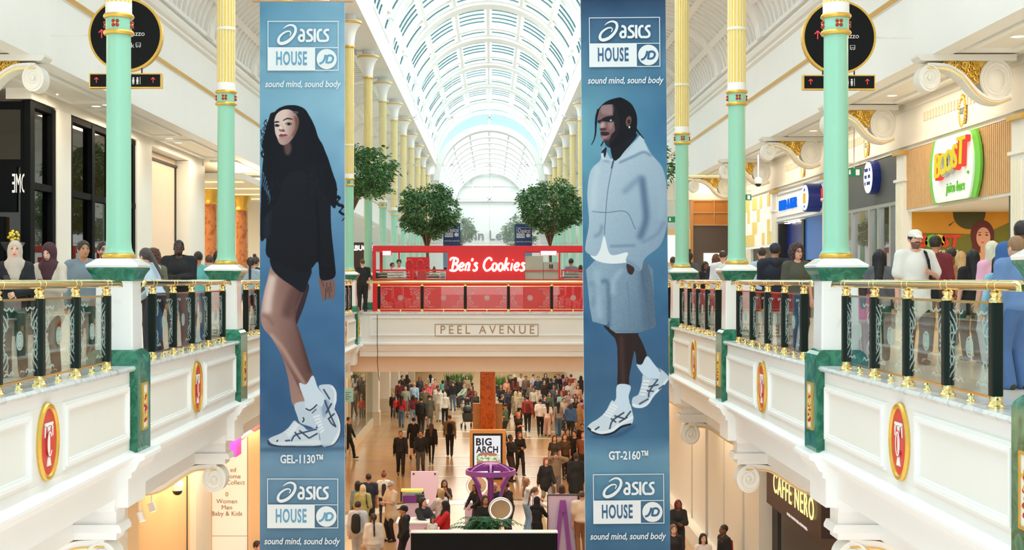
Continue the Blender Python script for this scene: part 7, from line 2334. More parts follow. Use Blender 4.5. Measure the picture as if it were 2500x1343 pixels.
    fy = ((hcn[1] - .14, hcn[1] + .11, .008),) if fine else ()
    fz = ((hz[0], hz[1], .008),) if fine else ((hz[0], hz[1], .018),)
    if not fine: fx = ((hcn[0] - .1, hcn[0] + .1, .018),); fy = ((hcn[1] - .14, hcn[1] + .11, .018),)
    v, f = body.mesh(res, (fx, fy, fz))
    # face colours: eyes, brows, lips as regions of the one body mesh
    ctr = v[f].mean(1)
    loc = (ctr - hcn) @ Rh
    mi = np.zeros(len(f), int)
    ey = 1.0 if fine else 1.25
    for sg in (-1, 1):
        mi[(((loc[:, 0] - sg * .031) / (.015 * ey)) ** 2 + ((loc[:, 2] - .016) / (.0065 * ey)) ** 2 < 1) & (loc[:, 1] < -.05)] = 1
        if fine: mi[(((loc[:, 0] - sg * .033) / (.021 * ey)) ** 2 + ((loc[:, 2] - .036) / (.0048 * ey)) ** 2 < 1) & (loc[:, 1] < -.05)] = 1
    mi[((loc[:, 0] / .025) ** 2 + ((loc[:, 2] + .058) / .009) ** 2 < 1) & (loc[:, 1] < -.06)] = 2
    if sp.get('beard'):
        mi[((loc[:, 2] < -.040) & (loc[:, 1] < -.005) & (loc[:, 2] > -.125) & (np.abs(loc[:, 0]) < .075) & (mi != 2) & ~((np.abs(loc[:, 0]) < .018) & (loc[:, 2] > -.05)))] = 3
        mi[(np.abs(loc[:, 0]) < .032) & (np.abs(loc[:, 2] + .041) < .007) & (loc[:, 1] < -.065)] = 1
    nv = len(v)
    if fingers.v:
        fv = np.array(fingers.v); v = np.concatenate([v, fv])
    me = np_mesh('person', v, f, [M['skin_fair'], M['eye'], M['lips'], M['stubble']])
    if fingers.v:
        bm = bmesh.new(); bm.from_mesh(me); bm.verts.ensure_lookup_table()
        for fc in fingers.f:
            try:
                q = bm.faces.new([bm.verts[nv + i] for i in fc]); q.smooth = True
            except ValueError: pass
        bm.to_mesh(me); bm.free()
        mi = np.concatenate([mi, np.zeros(len(me.polygons) - len(mi), int)])
    me.polygons.foreach_set('material_index', mi.astype(np.int32))
    out['body'] = me
    top.sub(T((0, -.05, 1.52)), (.075, .10, .055), None)
    out['top'] = np_mesh('top', *top.mesh(res), [M['eye']])
    if bot != 'none': out['bottom'] = np_mesh('bottom', *bott.mesh(res * 1.05), [M['eye']])
    for sg in (-1, 1):
        heel, tip, a = sp['_sh'][sg]
        F_ = Field(); F_.cap(heel, tip, .040, .036, .02); F_.cap(a + V3(0, 0, .02), heel, .046, .040, .02)
        vv, ff = F_.mesh(res * .8)
        lowz = min(heel[2], tip[2]) - .034
        if leg != 'walk': vv[:, 2] = np.maximum(vv[:, 2], .002)
        out['shoe%d' % sg] = np_mesh('shoe', vv, ff, [M['eye']])
    # ---- hair
    if hair in ('short', 'fade', 'long', 'curly', 'bun', 'pony', 'bob', 'baldtop', 'afro'):
        ex = {'short': .014, 'fade': .007, 'curly': .035, 'baldtop': .006, 'afro': .03}.get(hair, .016)
        hairf.ell(Hd((0, .022, .032)), (.074 + ex, .092 + ex, .092 + ex), .02, Rh)
        if hair in ('long', 'curly'):
            L_ = 1.22 if hair == 'long' else 1.34
            wd = .075 if hair == 'long' else .095
            b_ = T((0, .115, L_))
            hairf.cap(Hd((0, .06, .0)), b_, wd + .01, wd * .8, .05, .6)
            for sg in (-1, 1): hairf.cap(Hd((sg * .075, .03, .0)), T((sg * .10, .0, L_ + .09)), .030, .026, .04)
        if hair == 'bob':
            for sg in (-1, 1): hairf.cap(Hd((sg * .07, .03, .0)), Hd((sg * .082, .02, -.14)), .036, .036, .04)
            hairf.cap(Hd((0, .07, 0)), Hd((0, .07, -.13)), .07, .07, .04, .7)
        if hair == 'bun': hairf.ell(Hd((0, .05, .16)), (.045, .045, .042), .02)
        if hair == 'pony':
            hairf.cap(Hd((0, .13, .04)), T((0, .235, 1.20)), .036, .026, .03)
        # face opening
        hairf.sub(Hd((0, -.115, -.030)), (.084 if hair not in ('long', 'curly', 'bob') else .092, .115 if hair in ('long', 'curly', 'bob') else .10, .115), Rh)
        if hair in ('short', 'fade', 'afro'): hairf.sub(Hd((0, .02, -.14)), (.14, .16, .11), Rh)
        if hair == 'baldtop': hairf.sub(Hd((0, -.03, .12)), (.075, .11, .075), Rh); hairf.sub(Hd((0, .02, -.14)), (.14, .16, .12), Rh)
        if hair == 'bun' or hair == 'pony': hairf.sub(Hd((0, .02, -.15)), (.14, .16, .10), Rh)
        hv, hf = hairf.mesh(res * .75 if fine else .024)
        if fine:                      # locks: displace away from the head centre
            amp = {'curly': .013, 'afro': .008, 'long': .004, 'bob': .004}.get(hair, .0022)
            q_ = hv - hcn
            nn_ = q_ / np.maximum(np.linalg.norm(q_, axis=1), .01)[:, None]
            fr = 70 if hair in ('curly', 'afro') else 46
            an = np.arctan2(q_[:, 0], q_[:, 1])
            n_ = np.sin(an * 19 + 2.2 * np.sin(q_[:, 2] * 26)) + .5 * np.sin(an * 41 + q_[:, 2] * 30)
            if hair in ('curly', 'afro'): n_ = n_ * .5 + np.sin(q_[:, 2] * 95 + 3 * np.sin(an * 9))
            hv = hv + nn_ * (n_ * amp)[:, None]
        out['hair'] = np_mesh('hair', hv, hf, [M['eye']])
    if hair == 'hijab':
        hairf.ell(Hd((0, .020, .020)), (.092, .112, .116), .02, Rh)
        hairf.cap(Hd((0, .01, -.05)), T((0, .01, 1.45)), .085, .10, .05)
        hairf.cap(T((0, -.045, 1.44)), T((.01, -.085, 1.28)), .10, .088, .06, .7)
        hairf.cap(T((-.10, .01, 1.44)), T((.10, .01, 1.44)), .065, .065, .05)
        hairf.sub(Hd((0, -.125, -.020)), (.058, .085, .086), Rh)
        out['headscarf'] = np_mesh('headscarf', *hairf.mesh(res * .9 if fine else .024), [M['eye']])
    if sp.get('cap'):
        C = Field()
        C.ell(Hd((0, .015, .055)), (.090, .106, .080), .02, Rh)
        C.sub(Hd((0, .0, -.045)), (.2, .2, .075), Rh)
        C.cap(Hd((-.035, -.09, .035)), Hd((-.035, -.15, .022)), .016, .012, .02); C.cap(Hd((.035, -.09, .035)), Hd((.035, -.16, .014)), .016, .012, .02); C.cap(Hd((0, -.09, .04)), Hd((0, -.175, .018)), .016, .012, .025)
        out['cap'] = np_mesh('cap', *C.mesh(res * .7 if fine else .02), [M['eye']])
    if sp.get('hood'):
        C = Field()
        C.cap(T((-.085, .03, 1.47)), T((0, .115, 1.44)), .042, .05, .04); C.cap(T((.085, .03, 1.47)), T((0, .115, 1.44)), .042, .05, .04); C.cap(T((0, .10, 1.45)), T((0, .13, 1.34)), .075, .04, .05, .6)
        out['hood'] = np_mesh('hood', *C.mesh(res), [M['eye']])
    if sp.get('pack'):
        C = Field()
        C.cap(T((0, .20, 1.34)), T((0, .21, 1.06)), .13 * sp['pack'], .14 * sp['pack'], .04, .55)
        for sg in (-1, 1): C.cap(T((sg * .10, .10, 1.46)), T((sg * .105, -.10, 1.38)), .016, .016, .02); C.cap(T((sg * .105, -.10, 1.38)), T((sg * .12, .05, 1.12)), .016, .016, .02)
        out['backpack'] = np_mesh('backpack', *C.mesh(res), [M['eye']])
    if sp.get('bag'):
        C = Field()
        s_ = sp['bag']
        C.cap(T((s_ * .23, .0, 1.04)), T((s_ * .23, .0, .88)), .08, .095, .03, 1.0)
        st_ = [(.10, .03, 1.505), (.115, -.07, 1.46), (.125, -.135, 1.36), (.14, -.145, 1.22), (.18, -.13, 1.05)] , [(.10, .03, 1.505), (.115, .10, 1.46), (.125, .13, 1.36), (.14, .13, 1.22), (.18, .12, 1.05)]
        for q_ in st_:
            for a0, a1 in zip(q_[:-1], q_[1:]): C.cap(T((s_ * a0[0], a0[1], a0[2])), T((s_ * a1[0], a1[1], a1[2])), .019, .019, .012)
        out['shoulder_bag'] = np_mesh('shoulder_bag', *C.mesh(res), [M['eye']])
    if sp.get('phone') and handpts:
        sg = -1
        p_ = handpts.get(-1)
        b_ = MB(M['black']); q = .036
        b_.box(p_[0] - q, p_[0] + q, p_[1] + .006, p_[1] + .018, p_[2] - .04, p_[2] + .10)
        o_ = b_.build('phone'); out['phone'] = o_.data; COL.objects.unlink(o_); bpy.data.objects.remove(o_)
    if sp.get('glasses'):
        b_ = MB(M['black'])
        for sg in (-1, 1):
            b_.tube([Hd((sg * .032 + .024 * math.cos(a), -.108, .012 + .018 * math.sin(a))) for a in [i * PI / 6 for i in range(12)]], .0035, 5, closed=True)
            b_.tube([Hd((sg * .056, -.106, .016)), Hd((sg * .08, .01, .014))], .0035, 5)
        b_.tube([Hd((-.01, -.108, .014)), Hd((.01, -.108, .014))], .0035, 5)
        o_ = b_.build('glasses'); out['glasses'] = o_.data; COL.objects.unlink(o_); bpy.data.objects.remove(o_)
    return out

_pc = {}
def slot(o, i, m_):
    o.material_slots[i].link = 'OBJECT'; o.material_slots[i].material = m_
def person(label, loc, H, head, sp, skin='fair', hairc=(40, 28, 22), topc=(40, 40, 44), botc=(40, 40, 48), shoec=(60, 56, 54), extra=None, topname='top', botname='trousers', group=None):
    keyd = {k: v for k, v in sp.items() if not k.startswith('_')}
    key = tuple(sorted(keyd.items()))
    if key not in _pc: _pc[key] = build_person(dict(keyd))
    ms = _pc[key]
    sc = H / 1.75
    if sp.get('leg') == 'sit': sc = H / 1.32
    o = bpy.data.objects.new('person', ms['body'])
    o.location = loc; o.rotation_euler = (0, 0, head); o.scale = (sc, sc, sc)
    link(o)
    slot(o, 0, M['skin_' + skin])
    if skin in ('brown', 'dark'): slot(o, 2, M['lipsd'])
    tag(o, label, 'person', group, 'thing')
    ex = extra or {}
    def kid(nm, key_, col, rough=.8):
        if key_ not in ms: return
        c = bpy.data.objects.new(nm, ms[key_]); link(c, o)
        slot(c, 0, cloth(col, rough, nm))
        return c
    kid(topname, 'top', topc); kid(botname, 'bottom', botc)
    kid('shoe', 'shoe-1', shoec); kid('shoe', 'shoe1', shoec)
    kid('hair', 'hair', hairc, .6); kid('headscarf', 'headscarf', hairc)
    kid('cap', 'cap', ex.get('cap', (30, 30, 34))); kid('hood', 'hood', topc); kid('backpack', 'backpack', ex.get('pack', (24, 24, 28))); kid('shoulder_bag', 'shoulder_bag', ex.get('bag', (26, 24, 24)))
    for nm in ('phone', 'glasses'):
        if nm in ms: link(bpy.data.objects.new(nm, ms[nm]), o)
    return o

# ---- people on the upper floor: (px x, px head top, depth, facing, ...)
def up(label, x, y, d, head, sp, **k):
    H = EYE + (682 - y) * d / F
    H = k.pop('H', H)
    p = px(x, y, d)
    z = 0.0
    sp = dict(sp); sp['fine'] = d < 34
    return person(label, (p.x, p.y, z), H, math.radians(head), sp, **k)
BLK = (22, 22, 26)
up('woman in beige headscarf and black jacket holding a phone, nearest on the left gallery', 37, 590, 16.2, 8, dict(fem=True, arm='phone1', hair='hijab', phone=True, loose=.02, yaw=.12, pitch=.05), hairc=(196, 178, 164), topc=BLK, botc=(30, 28, 30), topname='jacket')
up('woman in maroon headscarf and cream blazer looking down at a phone', 120, 595, 16.6, -2, dict(fem=True, arm='phone', hair='hijab', phone=True, loose=.018, yaw=-.15, pitch=-.32, hem=.8), skin='fair', hairc=(70, 36, 42), topc=(206, 192, 176), botc=(50, 44, 44), topname='blazer')
up('man with short dark hair in grey blue hooded top beside the first left pedestal', 204, 590, 18.2, 25, dict(arm='down', hair='short', hood=True, loose=.022, yaw=.15, w=1.08), skin='tan', topc=(124, 138, 150), topname='hooded_top')
up('bearded man in beige jumper half hidden by the first left mint column', 253, 592, 18.6, 30, dict(arm='down', hair='short', beard=True, loose=.02, glasses=True, w=1.1), skin='pink', topc=(212, 194, 176), topname='jumper')
up('woman in pale blue floral top and headband bending over the left rail', 382, 628, 20.6, -120, dict(fem=True, arm='rail', hair='pony', lean=.35, loose=.02), hairc=(70, 60, 56), topc=(196, 214, 228), topname='blouse', H=1.62)
up('woman with long curly auburn hair in olive top on the left gallery', 374, 611, 21.5, 200, dict(fem=True, arm='down', hair='curly', loose=.015), hairc=(92, 52, 34), topc=(112, 108, 84), topname='shirt')
up('tall man in black pullover standing on the left gallery with a jacket over his arm', 437, 588, 22.5, 8, dict(arm='hold', hair='fade', loose=.035, w=1.16, yaw=.1), skin='dark', hairc=(20, 18, 18), topc=BLK, topname='pullover')
up('person in teal shirt seen from behind with a pale pink bag strap', 484, 616, 26, 190, dict(arm='down', hair='short', loose=.014, bag=1), skin='tan', hairc=(26, 22, 22), topc=(104, 180, 184), extra=dict(bag=(236, 206, 214)), topname='shirt')
up('man with brown hair and pale grey shirt beyond the teal shirted person', 511, 624, 29, 190, dict(arm='down', hair='short', loose=.012), skin='pink', hairc=(84, 56, 42), topc=(176, 186, 204), topname='shirt')
up('dark haired person partly hidden behind the second left mint column', 533, 614, 30, 180, dict(arm='down', hair='bob', loose=.012), skin='tan', hairc=(44, 30, 28), topc=(150, 160, 170))
up('woman with dark ponytail and pale blue top beside the left banner', 612, 630, 28, 185, dict(fem=True, arm='down', hair='pony', loose=.018), hairc=(40, 28, 30), topc=(176, 196, 210), topname='blouse')
up('woman with tied brown hair just behind the ponytailed one at the left banner', 624, 628, 31, 150, dict(fem=True, arm='down', hair='bun', loose=.014), hairc=(80, 56, 48), topc=(60, 54, 60))
up('man in black tee shirt seen from behind at the left end of the kiosk', 885, 633, 48.2, 185, dict(arm='down', hair='fade', slv='short', loose=.014, w=1.12), skin='pink', hairc=(80, 60, 50), topc=BLK, botc=(24, 24, 28), topname='tee_shirt')
up('kiosk worker in white shirt bending his head behind the left display', 974, 634, 50.6, 10, dict(arm='hold', hair='short', pitch=-.4, loose=.012), skin='fair', hairc=(44, 32, 28), topc=(226, 226, 226), topname='shirt')
up('kiosk worker in white seen left of the one bending his head', 958, 642, 51.4, 40, dict(arm='hold', hair='short', loose=.012), skin='tan', hairc=(30, 24, 24), topc=(220, 220, 224), topname='shirt')
up('kiosk worker with brown hair low behind the middle display', 1060, 655, 51.0, 180, dict(fem=True, arm='hold', hair='bun', loose=.012), hairc=(70, 44, 36), topc=(60, 30, 32))
up('man in grey top behind the right end of the kiosk', 1394, 632, 51.8, 200, dict(arm='down', hair='short', loose=.014), skin='tan', hairc=(54, 44, 40), topc=(120, 128, 142))
up('person in pink top beside the right banner at the kiosk', 1418, 648, 52.2, 160, dict(fem=True, arm='down', hair='bob', loose=.012), hairc=(50, 36, 34), topc=(226, 140, 160))
# right gallery
up('person in pale blue shirt at the far end of the right gallery beside the banner', 1643, 628, 37, 185, dict(arm='down', hair='short', loose=.012), skin='tan', hairc=(60, 40, 34), topc=(180, 196, 212), topname='shirt')
up('woman with hair bun and grey denim jacket leaning on the right hand rail', 1683, 616, 32.2, -20, dict(fem=True, arm='rail', hair='bun', lean=.12, loose=.022, yaw=-.2), skin='dark', hairc=(52, 44, 40), topc=(84, 90, 96), topname='jacket')
up('person with dark hair in black behind the leaning woman on the right gallery', 1722, 640, 33, 20, dict(fem=True, arm='down', hair='bob', loose=.014), skin='brown', hairc=(30, 24, 24), topc=BLK)
up('balding man in white shirt seen from behind left of the second right pedestal', 1765, 612, 29, 165, dict(arm='down', hair='baldtop', loose=.018, w=1.1), skin='pink', hairc=(60, 46, 40), topc=(222, 220, 224), topname='shirt')
up('brown haired woman in dark top just left of the balding man', 1748, 622, 31, 190, dict(fem=True, arm='down', hair='long', loose=.014), hairc=(96, 58, 42), topc=(40, 38, 48))
up('man in pale blue shirt with cropped hair behind the navy capped man', 1860, 606, 27, 185, dict(arm='down', hair='fade', loose=.012), skin='pink', hairc=(48, 36, 34), topc=(186, 204, 226), topname='shirt')
up('man in navy cap and navy hooded jacket seen from behind on the right gallery', 1892, 596, 22.3, 178, dict(arm='hold', hair='short', cap=True, hood=True, loose=.04, w=1.16), skin='tan', hairc=(30, 26, 28), topc=(28, 32, 46), extra=dict(cap=(30, 42, 84)), topname='jacket')
up('woman with glasses and wavy brown hair in olive top left of the first right pedestal', 1946, 599, 21.5, 10, dict(fem=True, arm='down', hair='curly', glasses=True, slv='short', loose=.02, w=1.08, yaw=.15), skin='pink', hairc=(70, 50, 44), topc=(76, 76, 62), topname='blouse')
up('woman with long black hair and grey denim jacket right of the first right pedestal', 2147, 612, 19.5, 160, dict(fem=True, arm='down', hair='long', loose=.022), hairc=(22, 20, 24), topc=(96, 98, 104), topname='jacket')
up('moustached man in white cap and white tee shirt with a black shoulder bag', 2234, 563, 18.6, 4, dict(arm='strap', hair='short', cap=True, slv='short', loose=.028, hem=.78, bag=1, beard=True, w=1.06), skin='pink', hairc=(40, 30, 28), topc=(232, 228, 222), botc=(52, 62, 78), extra=dict(cap=(232, 226, 220), bag=(18, 18, 22)), topname='tee_shirt')
up('man in black cap and dark red jacket behind the white capped man', 2284, 578, 21.5, 150, dict(arm='down', hair='short', cap=True, loose=.025), skin='tan', topc=(110, 30, 40), extra=dict(cap=(26, 26, 30)), topname='jacket')
up('man with shaved head in olive jacket in the juice bar queue', 2322, 606, 24.5, 200, dict(arm='down', hair='fade', loose=.02), skin='brown', hairc=(40, 32, 28), topc=(92, 84, 60), topname='jacket')
up('woman with blonde hair and tan coat in the juice bar queue', 2346, 616, 24, 170, dict(fem=True, arm='down', hair='long', loose=.02), hairc=(196, 160, 110), topc=(150, 104, 66), topname='coat')
up('woman with long black hair and black top in the juice bar queue', 2374, 612, 19.5, 185, dict(fem=True, arm='down', hair='long', loose=.022, slv='short'), hairc=(18, 17, 20), topc=BLK)
up('woman with white blonde hair and pink top in the juice bar queue', 2421, 592, 18.8, 195, dict(fem=True, arm='down', hair='long', slv='short', loose=.016), hairc=(228, 218, 192), topc=(238, 178, 206), botc=(190, 200, 210))
up('girl with black ponytail in front of the white blonde woman', 2436, 628, 18.0, 190, dict(fem=True, arm='down', hair='long', loose=.012), hairc=(16, 16, 18), topc=(150, 200, 226), botc=(130, 170, 200))
up('dark haired man in blue quilted jacket at the right picture edge', 2494, 542, 17.4, 170, dict(arm='down', hair='short', loose=.05, w=1.1), skin='brown', hairc=(28, 24, 24), topc=(52, 92, 150), topname='jacket')
up('person with light brown hair and blue sweatshirt and jeans at the right edge', 2480, 580, 14.4, 200, dict(arm='down', hair='short', loose=.04, bot='wide', w=1.15, bag=-1), skin='fair', hairc=(150, 112, 80), topc=(104, 134, 180), botc=(78, 108, 156), extra=dict(bag=(70, 62, 54)), topname='sweatshirt', botname='jeans')
up('child in bright pink top beside the first right pedestal behind the glass', 2104, 690, 19.2, 180, dict(fem=True, arm='down', hair='long', loose=.012), hairc=(60, 44, 40), topc=(232, 70, 130), botc=(222, 190, 190))

# ---- people on the lower floor: placed by the top of the head and an ordinary height
def lo(label, x, y, H, head, sp, **k):
    sit = sp.get('leg') == 'sit'
    hh = H
    d = (EYE - ZL - hh) * F / (y - 682)
    p = px(x, y, d)
    return person(label, (p.x, d, ZL), H, math.radians(head), dict(sp), **k)
W_ = dict(arm='walk', leg='walk'); S_ = dict(arm='down', leg='stand')
def sp_(b, **k): r = dict(b); r.update(k); return r
JN = (86, 112, 146); DKJ = (48, 58, 76)
lo('man in black walking right at the left edge of the lower hall', 851, 1019, 1.76, 70, sp_(W_, hair='short'), topc=BLK, botc=(20, 20, 24))
lo('blond boy in black top standing on the left of the lower hall', 959, 960, 1.34, 20, sp_(S_, hair='short'), hairc=(206, 170, 110), topc=(30, 30, 36), botc=(40, 42, 52))
lo('small child in red and yellow top beside the blond boy', 967, 971, 1.14, 10, sp_(S_, hair='short'), hairc=(150, 104, 70), topc=(206, 52, 48), botc=(96, 104, 100))
lo('woman with long dark hair, red jacket and jeans walking away with a black bag', 980, 964, 1.68, 184, sp_(W_, fem=True, hair='long', bag=1), hairc=(40, 26, 26), topc=(190, 36, 44), botc=JN, topname='jacket', botname='jeans')
lo('older man in grey green checked shirt walking towards the camera far left', 990, 944, 1.70, 12, sp_(W_, hair='fade'), skin='pink', hairc=(150, 140, 134), topc=(150, 160, 146), botc=(110, 116, 110), topname='shirt')
lo('bald man in light blue shirt walking away', 1011, 935, 1.80, 182, sp_(W_, hair='fade', w=1.1), skin='pink', hairc=(190, 150, 130), topc=(168, 202, 232), botc=(40, 46, 66), topname='shirt')
lo('person in burgundy jacket and pale jeans walking away', 1009, 964, 1.66, 178, sp_(W_, fem=True, hair='bob', sw=-1), hairc=(60, 34, 34), topc=(112, 40, 48), botc=(140, 166, 190), topname='jacket', botname='jeans')
lo('tall man in black jacket with a black backpack walking away', 1028, 970, 1.84, 182, sp_(W_, hair='short', pack=1.0, w=1.12, hood=True), hairc=(34, 26, 24), topc=(34, 36, 44), botc=(30, 32, 38), topname='jacket')
lo('man in olive green jacket walking away beyond the black backpack', 1037, 945, 1.78, 180, sp_(W_, hair='short', w=1.1), skin='pink', hairc=(110, 74, 54), topc=(110, 104, 76), botc=(60, 58, 50), topname='jacket')
lo('woman in dark grey green coat with a crossbody bag walking away', 1049, 964, 1.70, 176, sp_(W_, fem=True, hair='short', sw=-1, bag=1, hem=.7), hairc=(44, 34, 30), topc=(92, 90, 76), botc=(112, 122, 112), extra=dict(bag=(90, 66, 50)), topname='coat')
lo('red haired woman in bright pink coat walking away', 1041, 936, 1.66, 185, sp_(W_, fem=True, hair='bob', hem=.7, loose=.03), hairc=(176, 84, 44), topc=(238, 80, 110), botc=(60, 50, 54), topname='coat')
lo('person in pale grey tracksuit with a hood walking away', 1071, 948, 1.80, 180, sp_(W_, hair='short', hood=True, loose=.03, bot='wide'), skin='pink', hairc=(110, 80, 62), topc=(206, 204, 198), botc=(200, 198, 192), topname='hooded_top')
lo('person in white hooded top and black trousers walking away', 1086, 959, 1.70, 176, sp_(W_, hair='long', fem=True, hood=True, sw=-1, loose=.03), hairc=(226, 222, 214), topc=(228, 226, 222), botc=(26, 26, 30), topname='hooded_top')
lo('person in cream top just beyond the pale grey tracksuit', 1068, 941, 1.70, 184, sp_(W_, hair='short', loose=.02), hairc=(80, 60, 50), topc=(222, 216, 206), botc=(190, 184, 176))
lo('dark haired woman in white top and grey trousers far down the lower hall', 1051, 914, 1.68, 184, sp_(W_, fem=True, hair='long', bag=1), hairc=(28, 22, 24), topc=(226, 222, 218), botc=(74, 66, 72))
lo('man in black jumper and jeans standing far down the lower hall', 1106, 930, 1.74, 200, sp_(S_, hair='short', leg='shift'), hairc=(96, 80, 66), topc=(30, 34, 40), botc=(92, 108, 128), botname='jeans')
lo('person in mint shirt sitting left of the orange marble column', 1134, 938, 1.36, -60, dict(leg='sit', arm='reach', hair='fade'), skin='pink', hairc=(150, 134, 120), topc=(176, 204, 182), botc=(64, 68, 84), topname='shirt')
lo('person in burgundy top sitting close to the orange marble column', 1152, 942, 1.36, -40, dict(leg='sit', arm='reach', hair='bob', fem=True), hairc=(60, 40, 36), topc=(104, 36, 50), botc=(50, 46, 50))
lo('man in black jacket far left at the end of the lower hall', 982, 917, 1.74, 30, sp_(S_, hair='short'), topc=(36, 32, 34), botc=(40, 34, 32))
lo('person in black top and pale trousers far left near the end of the lower hall', 994, 915, 1.70, 160, sp_(S_, hair='long', fem=True, leg='shift'), hairc=(36, 26, 22), topc=(46, 40, 40), botc=(120, 100, 84))
lo('child in teal top far down the lower hall', 1081, 928, 1.35, 170, sp_(W_, hair='bob', fem=True), hairc=(30, 24, 24), topc=(110, 200, 196), botc=(60, 60, 70))
lo('man in black jumper and black trousers walking towards the camera', 978, 1052, 1.76, 8, sp_(W_, hair='fade', w=1.08, loose=.02), skin='tan', hairc=(50, 36, 30), topc=(20, 20, 24), botc=(18, 18, 22), topname='jumper')
lo('man in black top and black shorts with bare legs walking away', 1010, 1019, 1.78, 172, sp_(W_, hair='short', bot='shorts', sw=-1), skin='pink', hairc=(26, 22, 24), topc=(18, 18, 22), botc=(20, 20, 24), botname='shorts')
lo('young man in black sweatshirt and grey jeans walking towards the camera', 1027, 1051, 1.76, -4, sp_(W_, hair='short', sw=-1, loose=.02), skin='tan', hairc=(24, 20, 20), topc=(22, 22, 26), botc=(76, 70, 68), topname='sweatshirt', botname='jeans')
lo('woman with long auburn hair all in black walking away', 1053, 1033, 1.68, 178, sp_(W_, fem=True, hair='long', loose=.035, bot='leggings'), hairc=(92, 52, 38), topc=(20, 20, 24), botc=(18, 18, 22))
lo('man in khaki top with a black backpack walking away', 1098, 1013, 1.80, 182, sp_(W_, hair='fade', pack=.9, w=1.05), skin='pink', hairc=(90, 52, 40), topc=(136, 108, 72), botc=(22, 22, 26))
lo('man in navy sitting at a table right of the orange marble column', 1223, 940, 1.38, 10, dict(leg='sit', arm='hold', hair='fade'), skin='tan', hairc=(120, 90, 70), topc=(32, 34, 46), botc=(30, 30, 40))
lo('person in dark suit sitting bent over right of the orange marble column', 1220, 962, 1.36, 60, dict(leg='sit', arm='reach', hair='short', lean=.25), hairc=(120, 84, 62), topc=(34, 34, 44), botc=(30, 30, 38))
lo('woman in peach top far right of the orange marble column', 1237, 926, 1.66, 30, sp_(S_, fem=True, hair='long'), hairc=(170, 110, 70), topc=(226, 160, 130), botc=(60, 50, 50))
lo('man in brown jumper standing far down the right of the lower hall', 1284, 918, 1.76, 6, sp_(S_, hair='short', arm='down'), skin='tan', hairc=(26, 22, 22), topc=(112, 88, 82), botc=(34, 34, 44), topname='jumper')
lo('man in navy jumper and beige shorts walking towards the camera far right', 1314, 919, 1.78, 4, sp_(W_, hair='short', bot='shorts', arm='pocket'), skin='pink', hairc=(60, 40, 34), topc=(48, 58, 76), botc=(212, 196, 176), topname='jumper', botname='shorts')
lo('woman in long black dress seen from behind far right', 1345, 924, 1.72, 184, sp_(S_, fem=True, hair='pony', slv='short', bot='skirt', skirt=.35), hairc=(26, 24, 28), topc=(26, 28, 36), botc=(26, 28, 36), topname='dress_top', botname='skirt')
lo('person in white shirt beside the navy jumpered man', 1303, 914, 1.74, 40, sp_(S_, hair='short'), hairc=(40, 30, 30), topc=(206, 204, 208), botc=(40, 40, 48))
lo('woman in pale pink top far down near the right banner', 1374, 914, 1.66, 182, sp_(S_, fem=True, hair='bob'), hairc=(60, 30, 34), topc=(226, 150, 180), botc=(30, 28, 34))
lo('person in brick red top far down near the right banner', 1394, 914, 1.76, 185, sp_(S_, hair='short', w=1.15), hairc=(110, 50, 40), topc=(164, 66, 58), botc=(60, 34, 34))
lo('man in white jumper facing the camera near the right banner', 1390, 931, 1.76, 4, sp_(S_, hair='short'), skin='tan', hairc=(50, 34, 30), topc=(214, 208, 206), botc=(60, 58, 66), topname='jumper')
lo('blonde woman in grey coat walking away left of the beige hooded one', 1259, 956, 1.68, 168, sp_(W_, fem=True, hair='long', hem=.6, loose=.025), hairc=(222, 200, 150), topc=(150, 138, 122), botc=(30, 30, 36), topname='coat')
lo('blonde woman in beige hooded top and black leggings walking away', 1270, 959, 1.66, 184, sp_(W_, fem=True, hair='bob', hood=True, loose=.03, sw=-1, bot='leggings'), hairc=(226, 206, 160), topc=(188, 174, 152), botc=(24, 24, 28), topname='hooded_top')
lo('man in rust red jacket with a dark red backpack walking away', 1288, 967, 1.80, 180, sp_(W_, hair='short', pack=.75, w=1.08, loose=.03), hairc=(26, 22, 22), topc=(150, 56, 46), botc=(30, 32, 38), extra=dict(pack=(108, 34, 36)), topname='jacket')
lo('man in white shirt and black trousers walking away', 1319, 974, 1.80, 178, sp_(W_, hair='short', slv='short', loose=.025, sw=-1, w=1.05), skin='pink', hairc=(36, 26, 24), topc=(226, 218, 220), botc=(20, 20, 24), topname='shirt')
lo('woman with very long black hair, white tee shirt and pink trousers walking away', 1337, 981, 1.68, 182, sp_(W_, fem=True, hair='long', slv='short', bot='wide', loose=.02), hairc=(24, 20, 22), topc=(232, 214, 210), botc=(206, 168, 156), topname='tee_shirt')
lo('woman with long dark hair, grey tee shirt and blue jeans walking away', 1363, 981, 1.68, 180, sp_(W_, fem=True, hair='long', slv='short', bot='wide', loose=.025, sw=-1), hairc=(36, 26, 28), topc=(150, 140, 134), botc=JN, topname='tee_shirt', botname='jeans')
lo('person in blue denim jacket and dark trousers walking away', 1393, 985, 1.74, 180, sp_(W_, hair='bob', fem=True, loose=.045, w=1.15), hairc=(60, 46, 46), topc=(58, 92, 146), botc=(34, 34, 40), topname='jacket')
lo('woman with long blonde hair and tan coat close to the right banner', 1414, 986, 1.66, 178, sp_(W_, fem=True, hair='long', hem=.6, loose=.02), hairc=(186, 138, 92), topc=(176, 132, 92), botc=(150, 80, 110), topname='coat')
lo('man in green tee shirt looking at his phone beside the oak plinth', 1234, 986, 1.76, -70, sp_(S_, hair='short', slv='short', arm='phone', pitch=-.3), skin='tan', hairc=(30, 26, 24), topc=(84, 112, 92), botc=(36, 38, 42), topname='tee_shirt')
lo('woman with ginger hair and black top with folded arms', 1266, 1007, 1.68, 24, sp_(W_, fem=True, arm='fold', hair='long', bot='leggings', slv='short'), skin='pink', hairc=(206, 104, 50), topc=(40, 28, 28), botc=(34, 28, 34))
